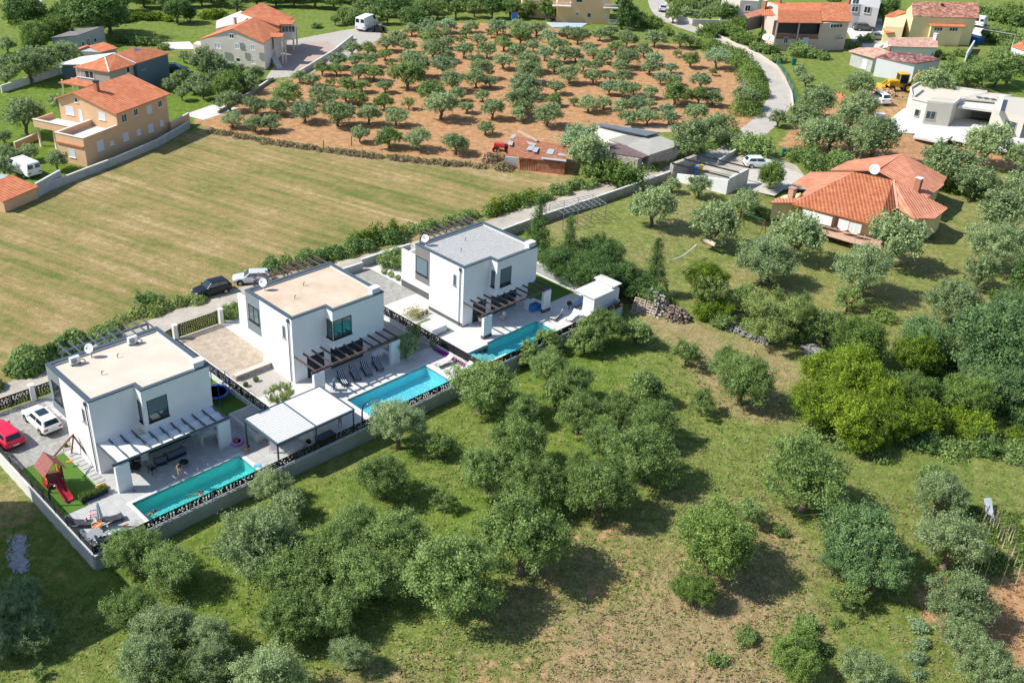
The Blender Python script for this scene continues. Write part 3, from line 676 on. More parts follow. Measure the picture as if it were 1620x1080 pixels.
villa(1, 'white cubic villa with orange beige roof, middle of the three villas', (20.36, 1.32), M_screed, M_greyb, M_pergbrown, False, 0)
villa(2, 'white cubic villa with pale gravel roof and dark plinth, farthest of the three', (40.59, -0.82), M_roofgravel, M_taupe, M_pergdark, True, 0)
# the next villa of the row stands just outside the left edge; its shade lies over the plot beside the high wall
t = thing('villa', 'neighbouring white villa whose shade falls beside the high left wall', 'house', Lw(-14, 0)); o = MB(); o.box(-21, -13.2, -9, 8.2, -1.2, 10.3, M=Lw); o.build('wall', M_white, t); o = MB(); o.box(-21.1, -13.1, -9.1, 8.3, 10.3, 10.5, M=Lw); o.build('parapet_cap', M_anth, t)
# ------------------------------------------------------------------ the neighbours' houses
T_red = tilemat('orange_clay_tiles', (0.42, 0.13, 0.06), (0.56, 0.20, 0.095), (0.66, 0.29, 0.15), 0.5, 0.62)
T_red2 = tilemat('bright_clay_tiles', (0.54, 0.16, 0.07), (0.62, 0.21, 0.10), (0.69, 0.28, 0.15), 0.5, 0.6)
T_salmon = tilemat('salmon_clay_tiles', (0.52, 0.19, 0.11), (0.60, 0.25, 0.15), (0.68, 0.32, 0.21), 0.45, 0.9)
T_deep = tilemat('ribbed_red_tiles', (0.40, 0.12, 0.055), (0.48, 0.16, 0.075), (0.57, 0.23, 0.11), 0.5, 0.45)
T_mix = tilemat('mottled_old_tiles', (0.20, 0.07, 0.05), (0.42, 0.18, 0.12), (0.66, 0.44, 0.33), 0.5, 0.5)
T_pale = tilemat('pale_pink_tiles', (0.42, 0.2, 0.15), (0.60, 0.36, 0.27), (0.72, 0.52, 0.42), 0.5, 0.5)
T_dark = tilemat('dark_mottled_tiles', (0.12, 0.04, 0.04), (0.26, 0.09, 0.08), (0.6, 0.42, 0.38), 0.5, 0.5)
M_orange = mat('orange_render', (0.66, 0.42, 0.25), 0.9, var=0.05, scale=0.7)
M_cream = mat('cream_render', (0.68, 0.61, 0.55), 0.9, var=0.04, scale=0.7)
M_yellow = mat('yellow_render', (0.72, 0.60, 0.34), 0.9, var=0.05, scale=0.7)
M_pink = mat('pinkish_render', (0.62, 0.48, 0.40), 0.9, var=0.05, scale=0.7)
M_apric = mat('apricot_render', (0.80, 0.54, 0.33), 0.9, var=0.03, scale=0.7)
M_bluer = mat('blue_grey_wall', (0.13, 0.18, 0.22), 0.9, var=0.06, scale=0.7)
M_modern = mat('warm_grey_render', (0.52, 0.485, 0.42), 0.9, var=0.03, scale=0.7)
M_modern2 = mat('off_white_render', (0.62, 0.60, 0.55), 0.9, var=0.03, scale=0.7)
M_shut = mat('white_roller_shutter', (0.62, 0.66, 0.70), 0.6, var=0.03, scale=3)
M_wframe = mat('white_window_frame', (0.72, 0.73, 0.74), 0.5)
M_rust = mat('rusty_corrugated_iron', (0.22, 0.075, 0.04), 0.85, col2=(0.42, 0.19, 0.11), scale=1.6, bump=0.4, detail=8)
M_zinc = mat('bare_zinc_sheet', (0.46, 0.50, 0.52), 0.5, var=0.15, scale=2, metal=0.2)
M_dglass = mat('dark_window_glass', (0.03, 0.045, 0.055), 0.1, spec=.8)
M_stone = brickmat('rubble_stone_wall', (0.36, 0.33, 0.29), (0.50, 0.46, 0.40), (0.22, 0.2, 0.17), 0.5, 0.3, 0.03, 0.7, ang3=(rad(90), 0, 0))
def S(ox, oy, k): return lambda x, y: (ox+x*k, oy+y*k)
def cen(pts): return sum((Vector(p) for p in pts), Vector((0, 0, 0)))/len(pts)
class House:
    def __init__(s, name, label, f, base, cat='house'):
        s.f = f; q = P(*f(*base)); s.o = thing(name, label, cat, (q[0], q[1], 0))
    def p(s, x, y, h): return Vector(P(*s.f(x, y), h))
    def onp(s, A, B, x, y):
        A = s.p(*A); B = s.p(*B); d = Vector((B.x-A.x, B.y-A.y, 0)).normalized(); n = Vector((d.y, -d.x, 0)); C_ = Vector(CC)
        r = Vector(P(*s.f(x, y), 0))-C_; return C_+r*((A-C_).dot(n)/r.dot(n))
    def pts(s, L): return [q if isinstance(q, Vector) else s.p(*q) for q in L]
    def wall(s, L, m, name='wall', inset=0.25, z0=-0.3, drop=0.1, parent=None):
        pts = s.pts(L); c = cen(pts); q = []
        for p in pts:
            d = Vector((c.x-p.x, c.y-p.y, 0)); d = d.normalized()*min(inset, d.length*.5) if d.length > 0 else d
            q.append(p+d-Vector((0, 0, drop)))
        n = len(q); a = sum(q[i].x*q[(i+1) % n].y-q[(i+1) % n].x*q[i].y for i in range(n))
        if a < 0: q = q[::-1]
        o = MB(); vs_ = [(p.x, p.y, z0) for p in q]+[tuple(p) for p in q]
        o.add(vs_, [list(range(n))[::-1], list(range(n, 2*n))]+[(i, (i+1) % n, n+(i+1) % n, n+i) for i in range(n)])
        return o.build(name, m, parent or s.o)
    def roof(s, faces, m, name='roof', th=0.16, trim=None):
        o = MB()
        for k, L in enumerate(faces): o.slab([p+Vector((0, 0, .004*k)) for p in s.pts(L)], th)
        r = o.build(name, m, s.o)
        if trim:
            t = MB()
            for a, b in trim: t.bar(s.p(*a), s.p(*b), .3, .14)
            t.build('ridge_tiles', mat('ridge_tile', (0.62, 0.36, 0.25), .8, var=.1, scale=2), r)
        return r
    def win(s, A, B, L, out=0.3, glass=None, frame=None, name='window', mull=1):
        """windows centred at photograph points on the upright plane through eave corners A, B (pulled in by the wall inset)"""
        A = s.p(*A) if not isinstance(A, Vector) else A; B = s.p(*B) if not isinstance(B, Vector) else B
        d = Vector((B.x-A.x, B.y-A.y, 0)); d.normalize(); n = Vector((d.y, -d.x, 0))
        C_ = Vector(CC)
        if n.dot(C_-A) < 0: n = -n
        A = A-n*out
        for it in L:
            x, y, w, h = it[:4]; gl = it[4] if len(it) > 4 else (glass or M_dglass)
            px, py = s.f(x, y); r = Vector(P(px, py, 0))-C_; t = (A-C_).dot(n)/r.dot(n); q = C_+r*t
            if d.dot(Vector((CR[0], CR[1], 0))) < 0: dd = -d
            else: dd = d
            def mk(a, o_, z, q=q, dd=dd, n=n): v = q+dd*a+n*o_; return (v.x, v.y, q.z+z)
            fo = win(s.o, mk, -w/2, w/2, -h/2, h/2, 0.02, gl, mull if w > .9 else 0, frame=frame or M_wframe, fr=.08, depth=.06)
            fo.name = name
    def box(s, name, m, c, dx, dy, dz, parent=None, rot=0.0):
        c = Vector(c); cs, sn = math.cos(rot), math.sin(rot); o = MB()
        o.box(-dx/2, dx/2, -dy/2, dy/2, 0, dz, M=lambda x, y, z: (c.x+x*cs-y*sn, c.y+x*sn+y*cs, c.z+z)); return o.build(name, m, parent or s.o)
    def chimney(s, x, y, h, w=.55, hh=1.3, m=None):
        c = s.p(x, y, h); rt = rad(45)
        o = s.box('chimney', m or mat('brick_chimney', (.36, .16, .10), .9, var=.15, scale=4), (c.x, c.y, h-.6), w, w, hh+.6, rot=rt)
        s.box('chimney_cap', m or M_concw, (c.x, c.y, h+hh), w+.2, w+.2, .1, parent=o, rot=rt)
# --- orange house with terraces
f = S(0, 80, .2408)
h = House('house', 'large orange rendered house with red roof, balconies and white shutters at left', f, (580, 770))
ox, oy, hd = -62.42, 137.18, rad(69.6)
def OF(s_, t_, z): return Vector((ox+s_*math.cos(hd)-t_*math.sin(hd), oy+s_*math.sin(hd)+t_*math.cos(hd), z))
w = MB(); vsO = [OF(7.3, .3, -.3), OF(18.6, .3, -.3), OF(18.6, 11, -.3), OF(7.3, 11, -.3), OF(7.3, .3, 6.1), OF(18.6, .3, 6.1), OF(18.6, 11, 6.5), OF(7.3, 11, 6.5), OF(7.3, 7.5, 8.0), OF(18.6, 7.5, 8.0)]
w.add(vsO, [(0, 1, 5, 4), (1, 2, 6, 9, 5), (2, 3, 7, 6), (3, 0, 4, 8, 7), (4, 5, 9, 8), (8, 9, 6, 7), (3, 2, 1, 0)])
w.add([OF(*q) for q in ((.2, .3, -.3), (7.3, .3, -.3), (7.3, 5.4, -.3), (.2, 5.4, -.3), (.2, .3, 3.35), (7.3, .3, 3.35), (7.3, 5.4, 3.35), (.2, 5.4, 3.35))], [(0, 1, 5, 4), (2, 3, 7, 6), (3, 0, 4, 7), (4, 5, 6, 7)])
w.build('wall', M_orange, h.o)
r = MB(); r.slab([OF(6.8, -.25, 6.2), OF(19.0, -.25, 6.2), OF(19.0, 7.5, 8.2), OF(6.8, 7.5, 8.2)], .16); r.slab([OF(19, 7.5, 8.2), OF(6.8, 7.5, 8.2), OF(6.8, 11.4, 6.6), OF(19, 11.4, 6.6)], .16); r.build('roof', T_salmon if False else T_red2, h.o)
pr = MB()
def rimO(o_, s0, s1, t0, t1, z0, z1, th=.25):
    for a in ((s0, s1, t0, t0+th), (s0, s0+th, t0+th, t1-th), (s0, s1, t1-th, t1)): o_.box(*a, z0, z1, M=lambda x, y, z: tuple(OF(x, y, z)))
rimO(pr, .2, 7.25, .3, 5.4, 3.35, 4.25); pr.box(3.4, 7.25, 5.4, 12.6, 3.0, 3.35, M=lambda x, y, z: tuple(OF(x, y, z))); pr.box(3.4, 3.65, 5.4, 12.6, 3.35, 4.15, M=lambda x, y, z: tuple(OF(x, y, z))); pr.box(3.65, 7.25, 12.35, 12.6, 3.35, 4.15, M=lambda x, y, z: tuple(OF(x, y, z)))
pr.build('terrace_parapet', M_orange, h.o)
tf = MB(); tf.box(.45, 7.25, .55, 5.15, 3.35, 3.4, M=lambda x, y, z: tuple(OF(x, y, z))); tf.box(3.65, 7.25, 5.4, 12.35, 3.35, 3.4, M=lambda x, y, z: tuple(OF(x, y, z))); tf.build('terrace_floor', M_concw, h.o)
cp_ = MB()
for a in ((.1, 7.2, .2, .6), (.1, .5, .6, 5.0), (.1, 7.2, 5.1, 5.5), (3.3, 3.75, 5.5, 12.7)): cp_.box(*a, 4.25 if a[2] < 5.3 else 4.16, 4.31 if a[2] < 5.3 else 4.22, M=lambda x, y, z: tuple(OF(x, y, z)))
cp_.build('parapet_coping', M_cream, h.o)
for t_ in (6.0, 9.2, 12.2): co = MB(); co.tube([OF(3.7, t_, -.2), OF(3.7, t_, 3.0)], .18, 10); co.build('column', M_cream, h.o)
tr = MB(); tr.box(-.05, .2, .3, 5.5, 2.9, 3.05, M=lambda x, y, z: tuple(OF(x, y, z))); tr.build('tile_cornice', T_deep, h.o)
wg = lambda s_, o_, z: tuple(OF(7.3-o_, s_, z)); wr = lambda s_, o_, z: tuple(OF(s_, .3-o_, z)); wf = lambda s_, o_, z: tuple(OF(.2-o_, s_, z))
for a in ((8.3, 9.9, 4.4, 5.7), (2.4, 3.7, 4.6, 5.7)): win(h.o, wg, *a, 0, M_shut, 0, frame=M_wframe)
win(h.o, wg, 6.7, 7.5, 3.45, 5.5, 0, M_shut, 0, frame=M_wframe, sill=False); win(h.o, wg, 7.2, 7.8, 6.5, 7.2, 0, M_dglass, 0, frame=M_wframe)
for s_, z, w_, hh_, g_ in ((8.8, 4.9, 1.1, 1.2, M_dglass), (11.4, 5.1, .9, 1.0, M_dglass), (14.4, 4.8, 1.1, 1.2, M_shut), (16.9, 5.0, .9, 1.0, M_dglass), (3.3, 2.3, 1.3, 1.5, M_shut), (5.6, 2.0, .8, .6, M_shut), (8.6, 2.1, 1.1, 1.2, M_shut), (11.5, 2.0, .8, .9, M_shut), (14.2, 1.9, 1.1, 1.2, M_shut), (16.8, 2.0, .8, .9, M_shut)):
    win(h.o, wr, s_-w_/2, s_+w_/2, z-hh_/2, z+hh_/2, 0, g_, 1 if g_ is M_dglass else 0, frame=M_wframe)
win(h.o, wf, 2.2, 3.4, 1.0, 2.2, 0, M_shut, 0, frame=M_wframe)
c = OF(10.2, 6.0, 7.6); h.box('chimney', mat('brick_chimney', (.36, .16, .10), .9, var=.15, scale=4), c, .6, .6, 1.5, rot=hd); h.box('chimney_cap', M_black, (c.x, c.y, 9.15), .75, .75, .15, rot=hd)
# --- red roofed garage at the left edge
f = S(0, 200, 180/1389)
h = House('garage', 'low orange garage with red tiled roof at the left edge of the field', f, (50, 1050), 'garage')
h.wall([(35, 920, 1.6), (470, 735, 1.6), (150, 590, 2.4), (-80, 640, 2.4), (-190, 820, 2.2)], M_orange)
h.roof([[(35, 920, 1.6), (470, 735, 1.6), (145, 588, 2.6), (-260, 745, 2.6)]], T_red2)
h = House('lean_to', 'pale metal canopy behind the red roofed garage', f, (0, 620), 'canopy')
h.roof([[(-120, 690, 2.2), (-100, 560, 2.2), (110, 592, 2.2), (30, 640, 2.2)]], M_zinc); h.box('post', M_concw, h.p(60, 600, 0), .15, .15, 2.1)
# --- cream house with several gables, upper left
f = S(300, 0, 220/1620)
h = House('house', 'cream two storey house with orange roofs and outdoor stairs at upper left', f, (870, 800))
RG = h.onp((870, 505, 5.2), (110, 470, 4.6), 490, 338); zr = RG.z; print('ridge', zr)
h.wall([(870, 505, 5.2), RG, (110, 470, 4.6), (420, 330, 4.6), (760, 205, zr-.1), (1060, 345, 5.2)], M_cream)
h.wall([(640, 160, 6.2), (1150, 190, 5.8), (1060, 290, 5.8), (760, 215, 6.2)], M_cream, inset=.8)
h.roof([[(870, 505, 5.2), (1060, 345, 5.2), (755, 203, zr), (490, 338, zr)], [(490, 338, zr), (755, 203, zr), (420, 320, 4.7), (85, 470, 4.5)],
        [(1035, 300, 6.0), (1210, 205, 6.0), (830, 32, 8.2), (590, 150, 7.6), (760, 210, 7.2)], [(860, 375, 5.6), (950, 432, 5.2), (1080, 435, 5.2), (1100, 390, 5.4)], [(1045, 225, 6.4), (1080, 285, 6.0), (1200, 285, 6.0), (1240, 240, 6.2)]], T_red2)
h.wall([(305, 238, 5.2), (600, 120, 5.2), (700, 190, 5.2), (620, 250, 5.2), (480, 290, 4.8), (300, 330, 4.8)], M_cream, 'terrace_wall', inset=.1)
h.wall([(40, 505, 3.0), (85, 475, 3.0), (160, 480, 3.0), (130, 520, 3.0)], M_cream, 'bay', inset=0)
h.wall([(1110, 430, 5.0), (1080, 440, 5.0), (960, 440, 5.0), (1000, 400, 5.0)], M_cream, 'porch', inset=.3, z0=2.6)
h.wall([(1235, 250, 5.8), (1195, 290, 5.8), (1080, 290, 5.8), (1120, 240, 5.8)], M_cream, 'porch', inset=.3, z0=2.8)
h.win((1195, 290, 5.8), (1080, 290, 5.8), [(1150, 340, 2.6, 1.3)], out=.2, mull=3)
A, B = (870, 505, 5.2), (110, 470, 4.6)
h.win(A, B, [(332, 535, 1.3, .95, M_shut), (560, 543, .95, .9, M_shut), (738, 555, .95, .95, M_shut), (568, 700, .9, .8), (747, 720, .9, .9, M_shut), (490, 422, .95, .85)], out=-.25)
for x, y in ((1125, 735), (1090, 745), (1215, 590), (1255, 570)):
    b = h.p(x, y, 0); o = MB(); o.bar((b.x, b.y, 0), (b.x, b.y, 4.4), .28, .28); o.build('column', M_cream, h.o)
o = MB(); a = h.p(1085, 800, 0); b = h.p(960, 690, 0); d = (b-a); n_ = Vector((-d.y, d.x, 0)).normalized()*1.1
for k in range(12):
    q = a+d*(k/12); q2 = a+d*((k+1)/12); o.prism([q[:2], q2[:2], (q2+n_)[:2], (q+n_)[:2]], 0, .22*(k+1))
o.build('stairs', M_concw, h.o)
h.chimney(530, 270, 6.0, .5, 1.0, M_conc)
# --- grey-blue and red roofed house behind the orange one
h = House('house', 'dark blue and grey two storey house with orange hip roof behind the orange house', S(0, 0, 1), (270, 125))
f1 = S(180, 0, 240/1620); f2 = S(0, 0, 240/1620)
q1 = lambda x, y, z: Vector(P(*f1(x, y), z)); q2 = lambda x, y, z: Vector(P(*f2(x, y), z))
R1 = [q1(590, 570, 5), q1(235, 680, 5), q1(20, 570, 6.4), q1(210, 510, 6.6), q1(490, 530, 5.6)]
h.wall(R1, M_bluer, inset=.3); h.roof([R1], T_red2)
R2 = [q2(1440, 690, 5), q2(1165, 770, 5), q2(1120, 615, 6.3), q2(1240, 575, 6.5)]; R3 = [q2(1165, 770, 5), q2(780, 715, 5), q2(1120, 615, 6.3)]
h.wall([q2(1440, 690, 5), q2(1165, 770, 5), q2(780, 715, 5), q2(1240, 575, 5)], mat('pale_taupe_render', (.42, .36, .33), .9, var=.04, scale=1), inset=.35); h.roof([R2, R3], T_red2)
tr = MB(); tr.bar(R2[1], R2[2], .25, .15); tr.bar(q1(235, 680, 5.02), q1(0, 575, 6.5), .5, .2); tr.build('ridge_tiles', M_cream, h.o)
h.roof([[q2(620, 880, 2.6), q2(930, 925, 2.6), q2(1100, 865, 2.8), q2(820, 822, 2.8)]], T_red)
for x, y in ((685, 1005), (790, 985), (400, 930)):
    b = q2(x, y, 0) if x > 500 else None
    if b is None: continue
    o = MB(); o.bar((b.x, b.y, 0), (b.x, b.y, 2.5), .25, .25); o.build('column', M_cream, h.o)
h.f = f1; h.win(R1[0], R1[1], [(305, 705, 1.1, 1.3, M_shut), (428, 670, 1.1, 1.3), (520, 640, 1.1, 1.3), (540, 800, .9, 1.0, M_shut)], out=.25)
h.f = f2; h.win(R2[0], R2[1], [(1365, 745, .9, 1.1)], out=.25); h.win(q2(1165, 770, 5), q2(780, 715, 5), [(910, 790, 3.4, 1.3, M_dglass)], out=.3, mull=3)
# --- white canopy, small red roof house, grey shed
f = S(0, 0, 240/1620)
h = House('canopy', 'white flat metal canopy left of the blue and grey house', f, (700, 780), 'canopy')
h.roof([[(605, 690, 2.6), (895, 690, 2.6), (1240, 560, 2.7), (870, 605, 2.7)]], mat('white_sheet_metal', (.72, .72, .7), .5, var=.05, scale=1))
for x, y in ((640, 800), (830, 810), (800, 700)): h.box('post', M_concw, h.p(x, y, 0), .18, .18, 2.5)
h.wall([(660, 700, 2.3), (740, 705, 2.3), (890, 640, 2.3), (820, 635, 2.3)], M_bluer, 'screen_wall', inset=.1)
h = House('house', 'small grey house with low red roof between the white canopy and the grey shed', f, (860, 600))
h.wall([(1255, 517, 2.6), (1080, 555, 2.6), (835, 545, 2.4), (950, 490, 2.8), (1115, 450, 3)], M_conc)
h.roof([[(1265, 515, 2.6), (1080, 557, 2.6), (945, 490, 3), (1110, 447, 3.1)]], T_red2); h.roof([[(945, 490, 3), (800, 545, 2.5), (790, 530, 2.5), (930, 478, 3)]], T_red2, 'eave')
h = House('shed', 'long grey shed with sloping dark roof beyond the small red roof', f, (850, 500), 'shed')
h.wall([(1115, 280, 3.8), (825, 382, 3.4), (545, 408, 2.8), (800, 320, 3.4)], mat('pale_grey_render', (.36, .38, .40), .9, var=.08, scale=1), inset=.15)
h.roof([[(1115, 278, 3.8), (822, 380, 3.4), (535, 405, 2.9), (800, 316, 3.6)]], mat('grey_corrugated_roof', (.20, .18, .18), .85, var=.12, scale=1.5))
h.win((1115, 280, 3.8), (825, 382, 3.4), [(885, 475, .8, 1.1), (940, 455, 1.0, 1.6), (1015, 430, .9, .9)], out=.1); h.chimney(770, 345, 3.2, .5, .6, M_black)
# --- far cottage
h = House('cottage', 'small old stone cottage among trees at the top left corner', f, (330, 80), 'cottage')
h.wall([(250, 20, 3), (360, 15, 3.2), (455, 15, 3), (430, -30, 3), (280, -30, 3)], M_pink, inset=.1); h.roof([[(240, 18, 3), (365, 12, 3.3), (370, -40, 3.6), (250, -30, 3.3)]], T_red)
h.win((250, 20, 3), (360, 15, 3.2), [(300, 45, 1, 1)], out=.1)
# --- apricot apartment house, top centre
f = S(780, 0, 220/1620)
h = House('apartment_house', 'apricot apartment house with white balustrade balconies at the top centre', f, (1340, 290), 'apartment house')
fr_ = [h.p(735, 262, 0), h.p(1350, 288, 0)]; d = (fr_[1]-fr_[0]).normalized(); n_ = Vector((-d.y, d.x, 0))
def AP(s_, t_, z): v = fr_[0]+d*s_+n_*t_; return (v.x, v.y, z)
w = MB(); w.box(0, 12.9, 0, 10, -.3, 9.5, M=AP); w.box(-8.2, 0, 4.0, 11, -.3, 9.5, M=AP); w.build('wall', M_apric, h.o)
r = MB(); r.slab([AP(-8.8, 3.4, 9.6), AP(13.5, 3.4, 9.6), AP(13.5, 12, 11), AP(-8.8, 12, 11)], .2); r.slab([AP(-.6, -.6, 9.4), AP(13.5, -.6, 9.4), AP(13.5, 3.6, 10), AP(-.6, 3.6, 10)], .2); r.build('roof', T_red2, h.o)
def balcony(s0, s1, t0, t1, z):
    b = MB(); b.box(s0, s1, t0, t1, z, z+.25, M=AP); bo = b.build('balcony', M_cream, h.o); g = MB()
    k = s0+.1
    while k < s1: g.bar(AP(k, t0+.08, z+.25), AP(k, t0+.08, z+1.0), .09, .09); k += .3
    k = t0+.2
    while k < t1: g.bar(AP(s1-.08, k, z+.25), AP(s1-.08, k, z+1.0), .09, .09); k += .3
    g.bar(AP(s0, t0+.08, z+1.02), AP(s1, t0+.08, z+1.02), .14, .1); g.bar(AP(s1-.08, t0, z+1.02), AP(s1-.08, t1, z+1.02), .14, .1)
    g.build('balustrade', M_white, bo)
balcony(-1.2, 3.2, -1.6, 0, 3.9); balcony(11.2, 15.2, -1.4, 1.6, 3.9); balcony(12.9, 15.2, -.2, 3, .2); balcony(-4.2, -.1, 2.6, 4, 2.9)
wk = lambda s_, o_, z: AP(s_, -o_, z); wk2 = lambda s_, o_, z: AP(s_, 4-o_, z)
for s_, z, w_, hh_, g_ in ((5.0, 2.2, .6, .7, mat('blue_shutter', (.10, .22, .42), .6)), (7.9, 2.0, .9, 1.0, M_dglass), (11.9, 2.0, .8, 1.0, M_shut), (5.2, 5.5, 1.5, 1.2, M_dglass), (11.2, 5.6, .8, 1.0, M_shut)): win(h.o, wk, s_-w_/2, s_+w_/2, z-hh_/2, z+hh_/2, 0, g_, 0, frame=M_wframe)
for s_, z, w_, hh_, g_ in ((-6.8, 4.6, .9, 2.0, M_shut), (-4.6, 4.8, 1.2, 1.2, M_dglass), (-2.2, 4.6, 1.6, 1.8, M_dglass), (-1.6, 1.4, 1.6, 2.0, M_dglass)): win(h.o, wk2, s_-w_/2, s_+w_/2, z-hh_/2, z+hh_/2, 0, g_, 0, frame=M_wframe)
h = House('awning_roof', 'pale blue grey flat canopy in front of the apricot apartment house', f, (850, 300), 'canopy')
h.roof([[(620, 262, 2.2), (700, 318, 2.2), (1020, 322, 2.2), (1100, 272, 2.2)]], mat('pale_blue_sheet', (.45, .52, .60), .5, var=.06, scale=1))
for x, y in ((700, 360), (1010, 365), (850, 365)): h.box('post', M_concw, h.p(x, y, 0), .15, .15, 2.1)
# --- pinkish house with big balcony, top right
f = S(1160, 0, 240/1620)
h = House('house', 'pinkish house with wide orange roof, long balcony and satellite dishes at top right', f, (860, 540))
qa, qb = h.p(480, 245, 6.3), h.p(945, 248, 6.3); db_ = (qb-qa).normalized(); nb_ = Vector((-db_.y, db_.x, 0)); k_ = nb_*2.6
h.wall([qa+k_, qb+k_, (1240, 32, 8.4), (330, 18, 8.4), (330, 165, 6.1)], M_pink, inset=.5)
h.wall([qa+Vector((0, 0, -3.5)), qb+Vector((0, 0, -3.5)), qb+k_+Vector((0, 0, -3.5)), qa+k_+Vector((0, 0, -3.5))], M_pink, 'ground_floor', inset=.15)
h.wall([(945, 248, 6.3), (1250, 230, 6.5), (1240, 60, 8.0), (950, 60, 8.0)], M_pink, 'right_wing', inset=.3)
h.roof([[(945, 225, 6.6), (1262, 232, 6.6), (1245, 28, 8.8), (935, 26, 8.8)]], T_red)
h.roof([[(480, 110, 7.6), (480, 30, 8.4), (935, 28, 8.4), (935, 120, 7.6)], [(310, 168, 6.1), (480, 172, 6.2), (482, 28, 8.4), (330, 14, 8.4)]], T_red2)
h.roof([[(474, 240, 6.5), (480, 112, 7.62), (930, 120, 7.62), (950, 248, 6.5)]], T_deep)
h.roof([[(165, 192, 5.8), (122, 150, 6.3), (330, 85, 6.8), (335, 150, 6.0)]], T_salmon, 'porch_roof')
b = MB(); y0 = [Vector((qa.x, qa.y, 2.9)), Vector((qb.x, qb.y, 2.9))]; d = (y0[1]-y0[0]).normalized(); n_ = Vector((d.y, -d.x, 0))
bl = [y0[0], y0[1], y0[1]-n_*2.4, y0[0]-n_*2.4]; b.prism([q[:2] for q in bl], 2.7, 2.95); b.prism([q[:2] for q in (y0[0]-n_*.1, y0[1]-n_*.1, y0[1]-n_*.22, y0[0]-n_*.22)], 2.95, 3.8); b.build('balcony', mat('brown_parapet', (.28, .14, .11), .8), h.o)
db = MB(); db.prism([q[:2] for q in (y0[0]+d*.3-n_*1.0, y0[1]-d*.3-n_*1.0, y0[1]-d*.3-n_*1.15, y0[0]+d*.3-n_*1.15)], 3.8, 6.1); db.build('loggia_shade_panel', mat('loggia_shade', (.06, .06, .07), .9), h.o)  # near-black slab before the back wall, shade of the loggia painted in
for s_ in (0, .5, 1): co = MB(); q = y0[0]+(y0[1]-y0[0])*s_-n_*.2; co.bar((q.x, q.y, 0), (q.x, q.y, 6.3), .3, .3); co.build('column', M_pink, h.o)
h.win((945, 248, 6.3), (1250, 230, 6.5), [(1100, 278, 3.4, .9)], out=.0, mull=3); h.win((945, 248, 6.3), (1250, 230, 6.5), [(1140, 410, 1.8, .8)], out=.0); h.win(qa, qb, [(770, 435, 1.5, 1.3, M_shut), (690, 430, .8, 1.2), (560, 430, 1.0, 1.4)], out=.0)
for q in (h.p(150, 395, 0), h.p(315, 330, 0)): o = MB(); o.bar((q.x, q.y, 0), (q.x, q.y, 5.8), .3, .3); o.build('porch_column', M_pink, h.o)
h.wall([(150, 200, 5.5), (325, 165, 5.5), (330, 130, 5.5), (190, 150, 5.5)], mat('glazed_porch', (.12, .12, .12), .3), 'glazed_porch', inset=.1, z0=2.6); h.chimney(335, 75, 7.6, .7, 1.4); h.chimney(1225, 40, 8.6, .9, 1.0); h.chimney(495, 30, 8.4, .6, .8)
# --- pale house behind it
h = House('house', 'pale grey house behind the pinkish house, cut by the top edge', f, (1500, 120))
h.wall([(1255, 40, 6), (1375, 50, 6), (1560, 90, 5.6), (1600, -60, 6), (1255, -120, 6)], mat('lilac_grey_render', (.50, .48, .49), .9), inset=.1); h.win((1255, 40, 6), (1375, 50, 6), [(1300, 100, 1.6, 1.4), (1310, 20, 1.6, 1.2)], out=0)
h.win((1375, 50, 6), (1560, 90, 5.6), [(1432, 108, 1.6, 1.6)], out=0)
h = House('house', 'pale house with outdoor stair left of the pinkish roof at the top edge', f, (170, 110))
h.wall([(80, 0, 6), (275, 10, 6), (330, -100, 6), (-60, -100, 6), (-120, -40, 6)], M_cream, inset=.1); h.win((80, 0, 6), (275, 10, 6), [(155, 90, 1.4, 1.5)], out=0)
# --- yellow house
f = S(1340, 0, 280/1620)
h = House('house', 'yellow house with mottled brown tiled roof and glazed veranda at top right', f, (1050, 410))
h.wall([(600, 152, 6.5), (1200, 168, 6.5), (1195, 25, 8.3), (600, 20, 8.3), (535, 85, 6.8)], M_yellow, inset=.4)
h.roof([[(600, 150, 6.5), (1215, 168, 6.5), (1200, 22, 8.6), (595, 15, 8.6)]], T_mix)
h.wall([(690, 165, 5.0), (770, 240, 4.6), (1075, 248, 4.6), (1060, 165, 5.2)], M_yellow, 'veranda_wall', inset=.3)
h.roof([[(685, 150, 5.6), (775, 240, 4.7), (1085, 248, 4.7), (1065, 160, 5.6)]], T_red2)
h.win((770, 240, 4.6), (1075, 248, 4.6), [(835, 268, 2.2, .9), (975, 270, 2.2, .9)], out=.2, mull=2); h.win((690, 165, 5.0), (770, 240, 4.6), [(730, 245, 1.2, .9)], out=.2)
h.wall([(345, 150, 5), (480, 125, 5.4), (560, 130, 5.4), (520, 250, 4.4), (350, 235, 4.2)], M_yellow, 'wing', inset=.2)
h.roof([[(345, 145, 5.2), (420, 172, 4.8), (500, 125, 5.6), (570, 110, 5.8), (470, 90, 6.0)], [(330, 258, 3.2), (355, 308, 2.8), (490, 290, 3.0), (455, 245, 3.4)]], T_red2)
h.win((420, 172, 4.8), (520, 150, 5.2), [(530, 200, 1.0, 1.6, mat('brown_door', (.35, .17, .06), .6))], out=.1)
h.wall([(1080, 280, 2.9), (1150, 285, 2.9), (1160, 255, 2.9), (1090, 250, 2.9)], mat('grey_balcony', (.25, .27, .27), .8), 'side_balcony', inset=0, z0=2.0)
h.chimney(870, 60, 7.9, .6, .5, M_black)
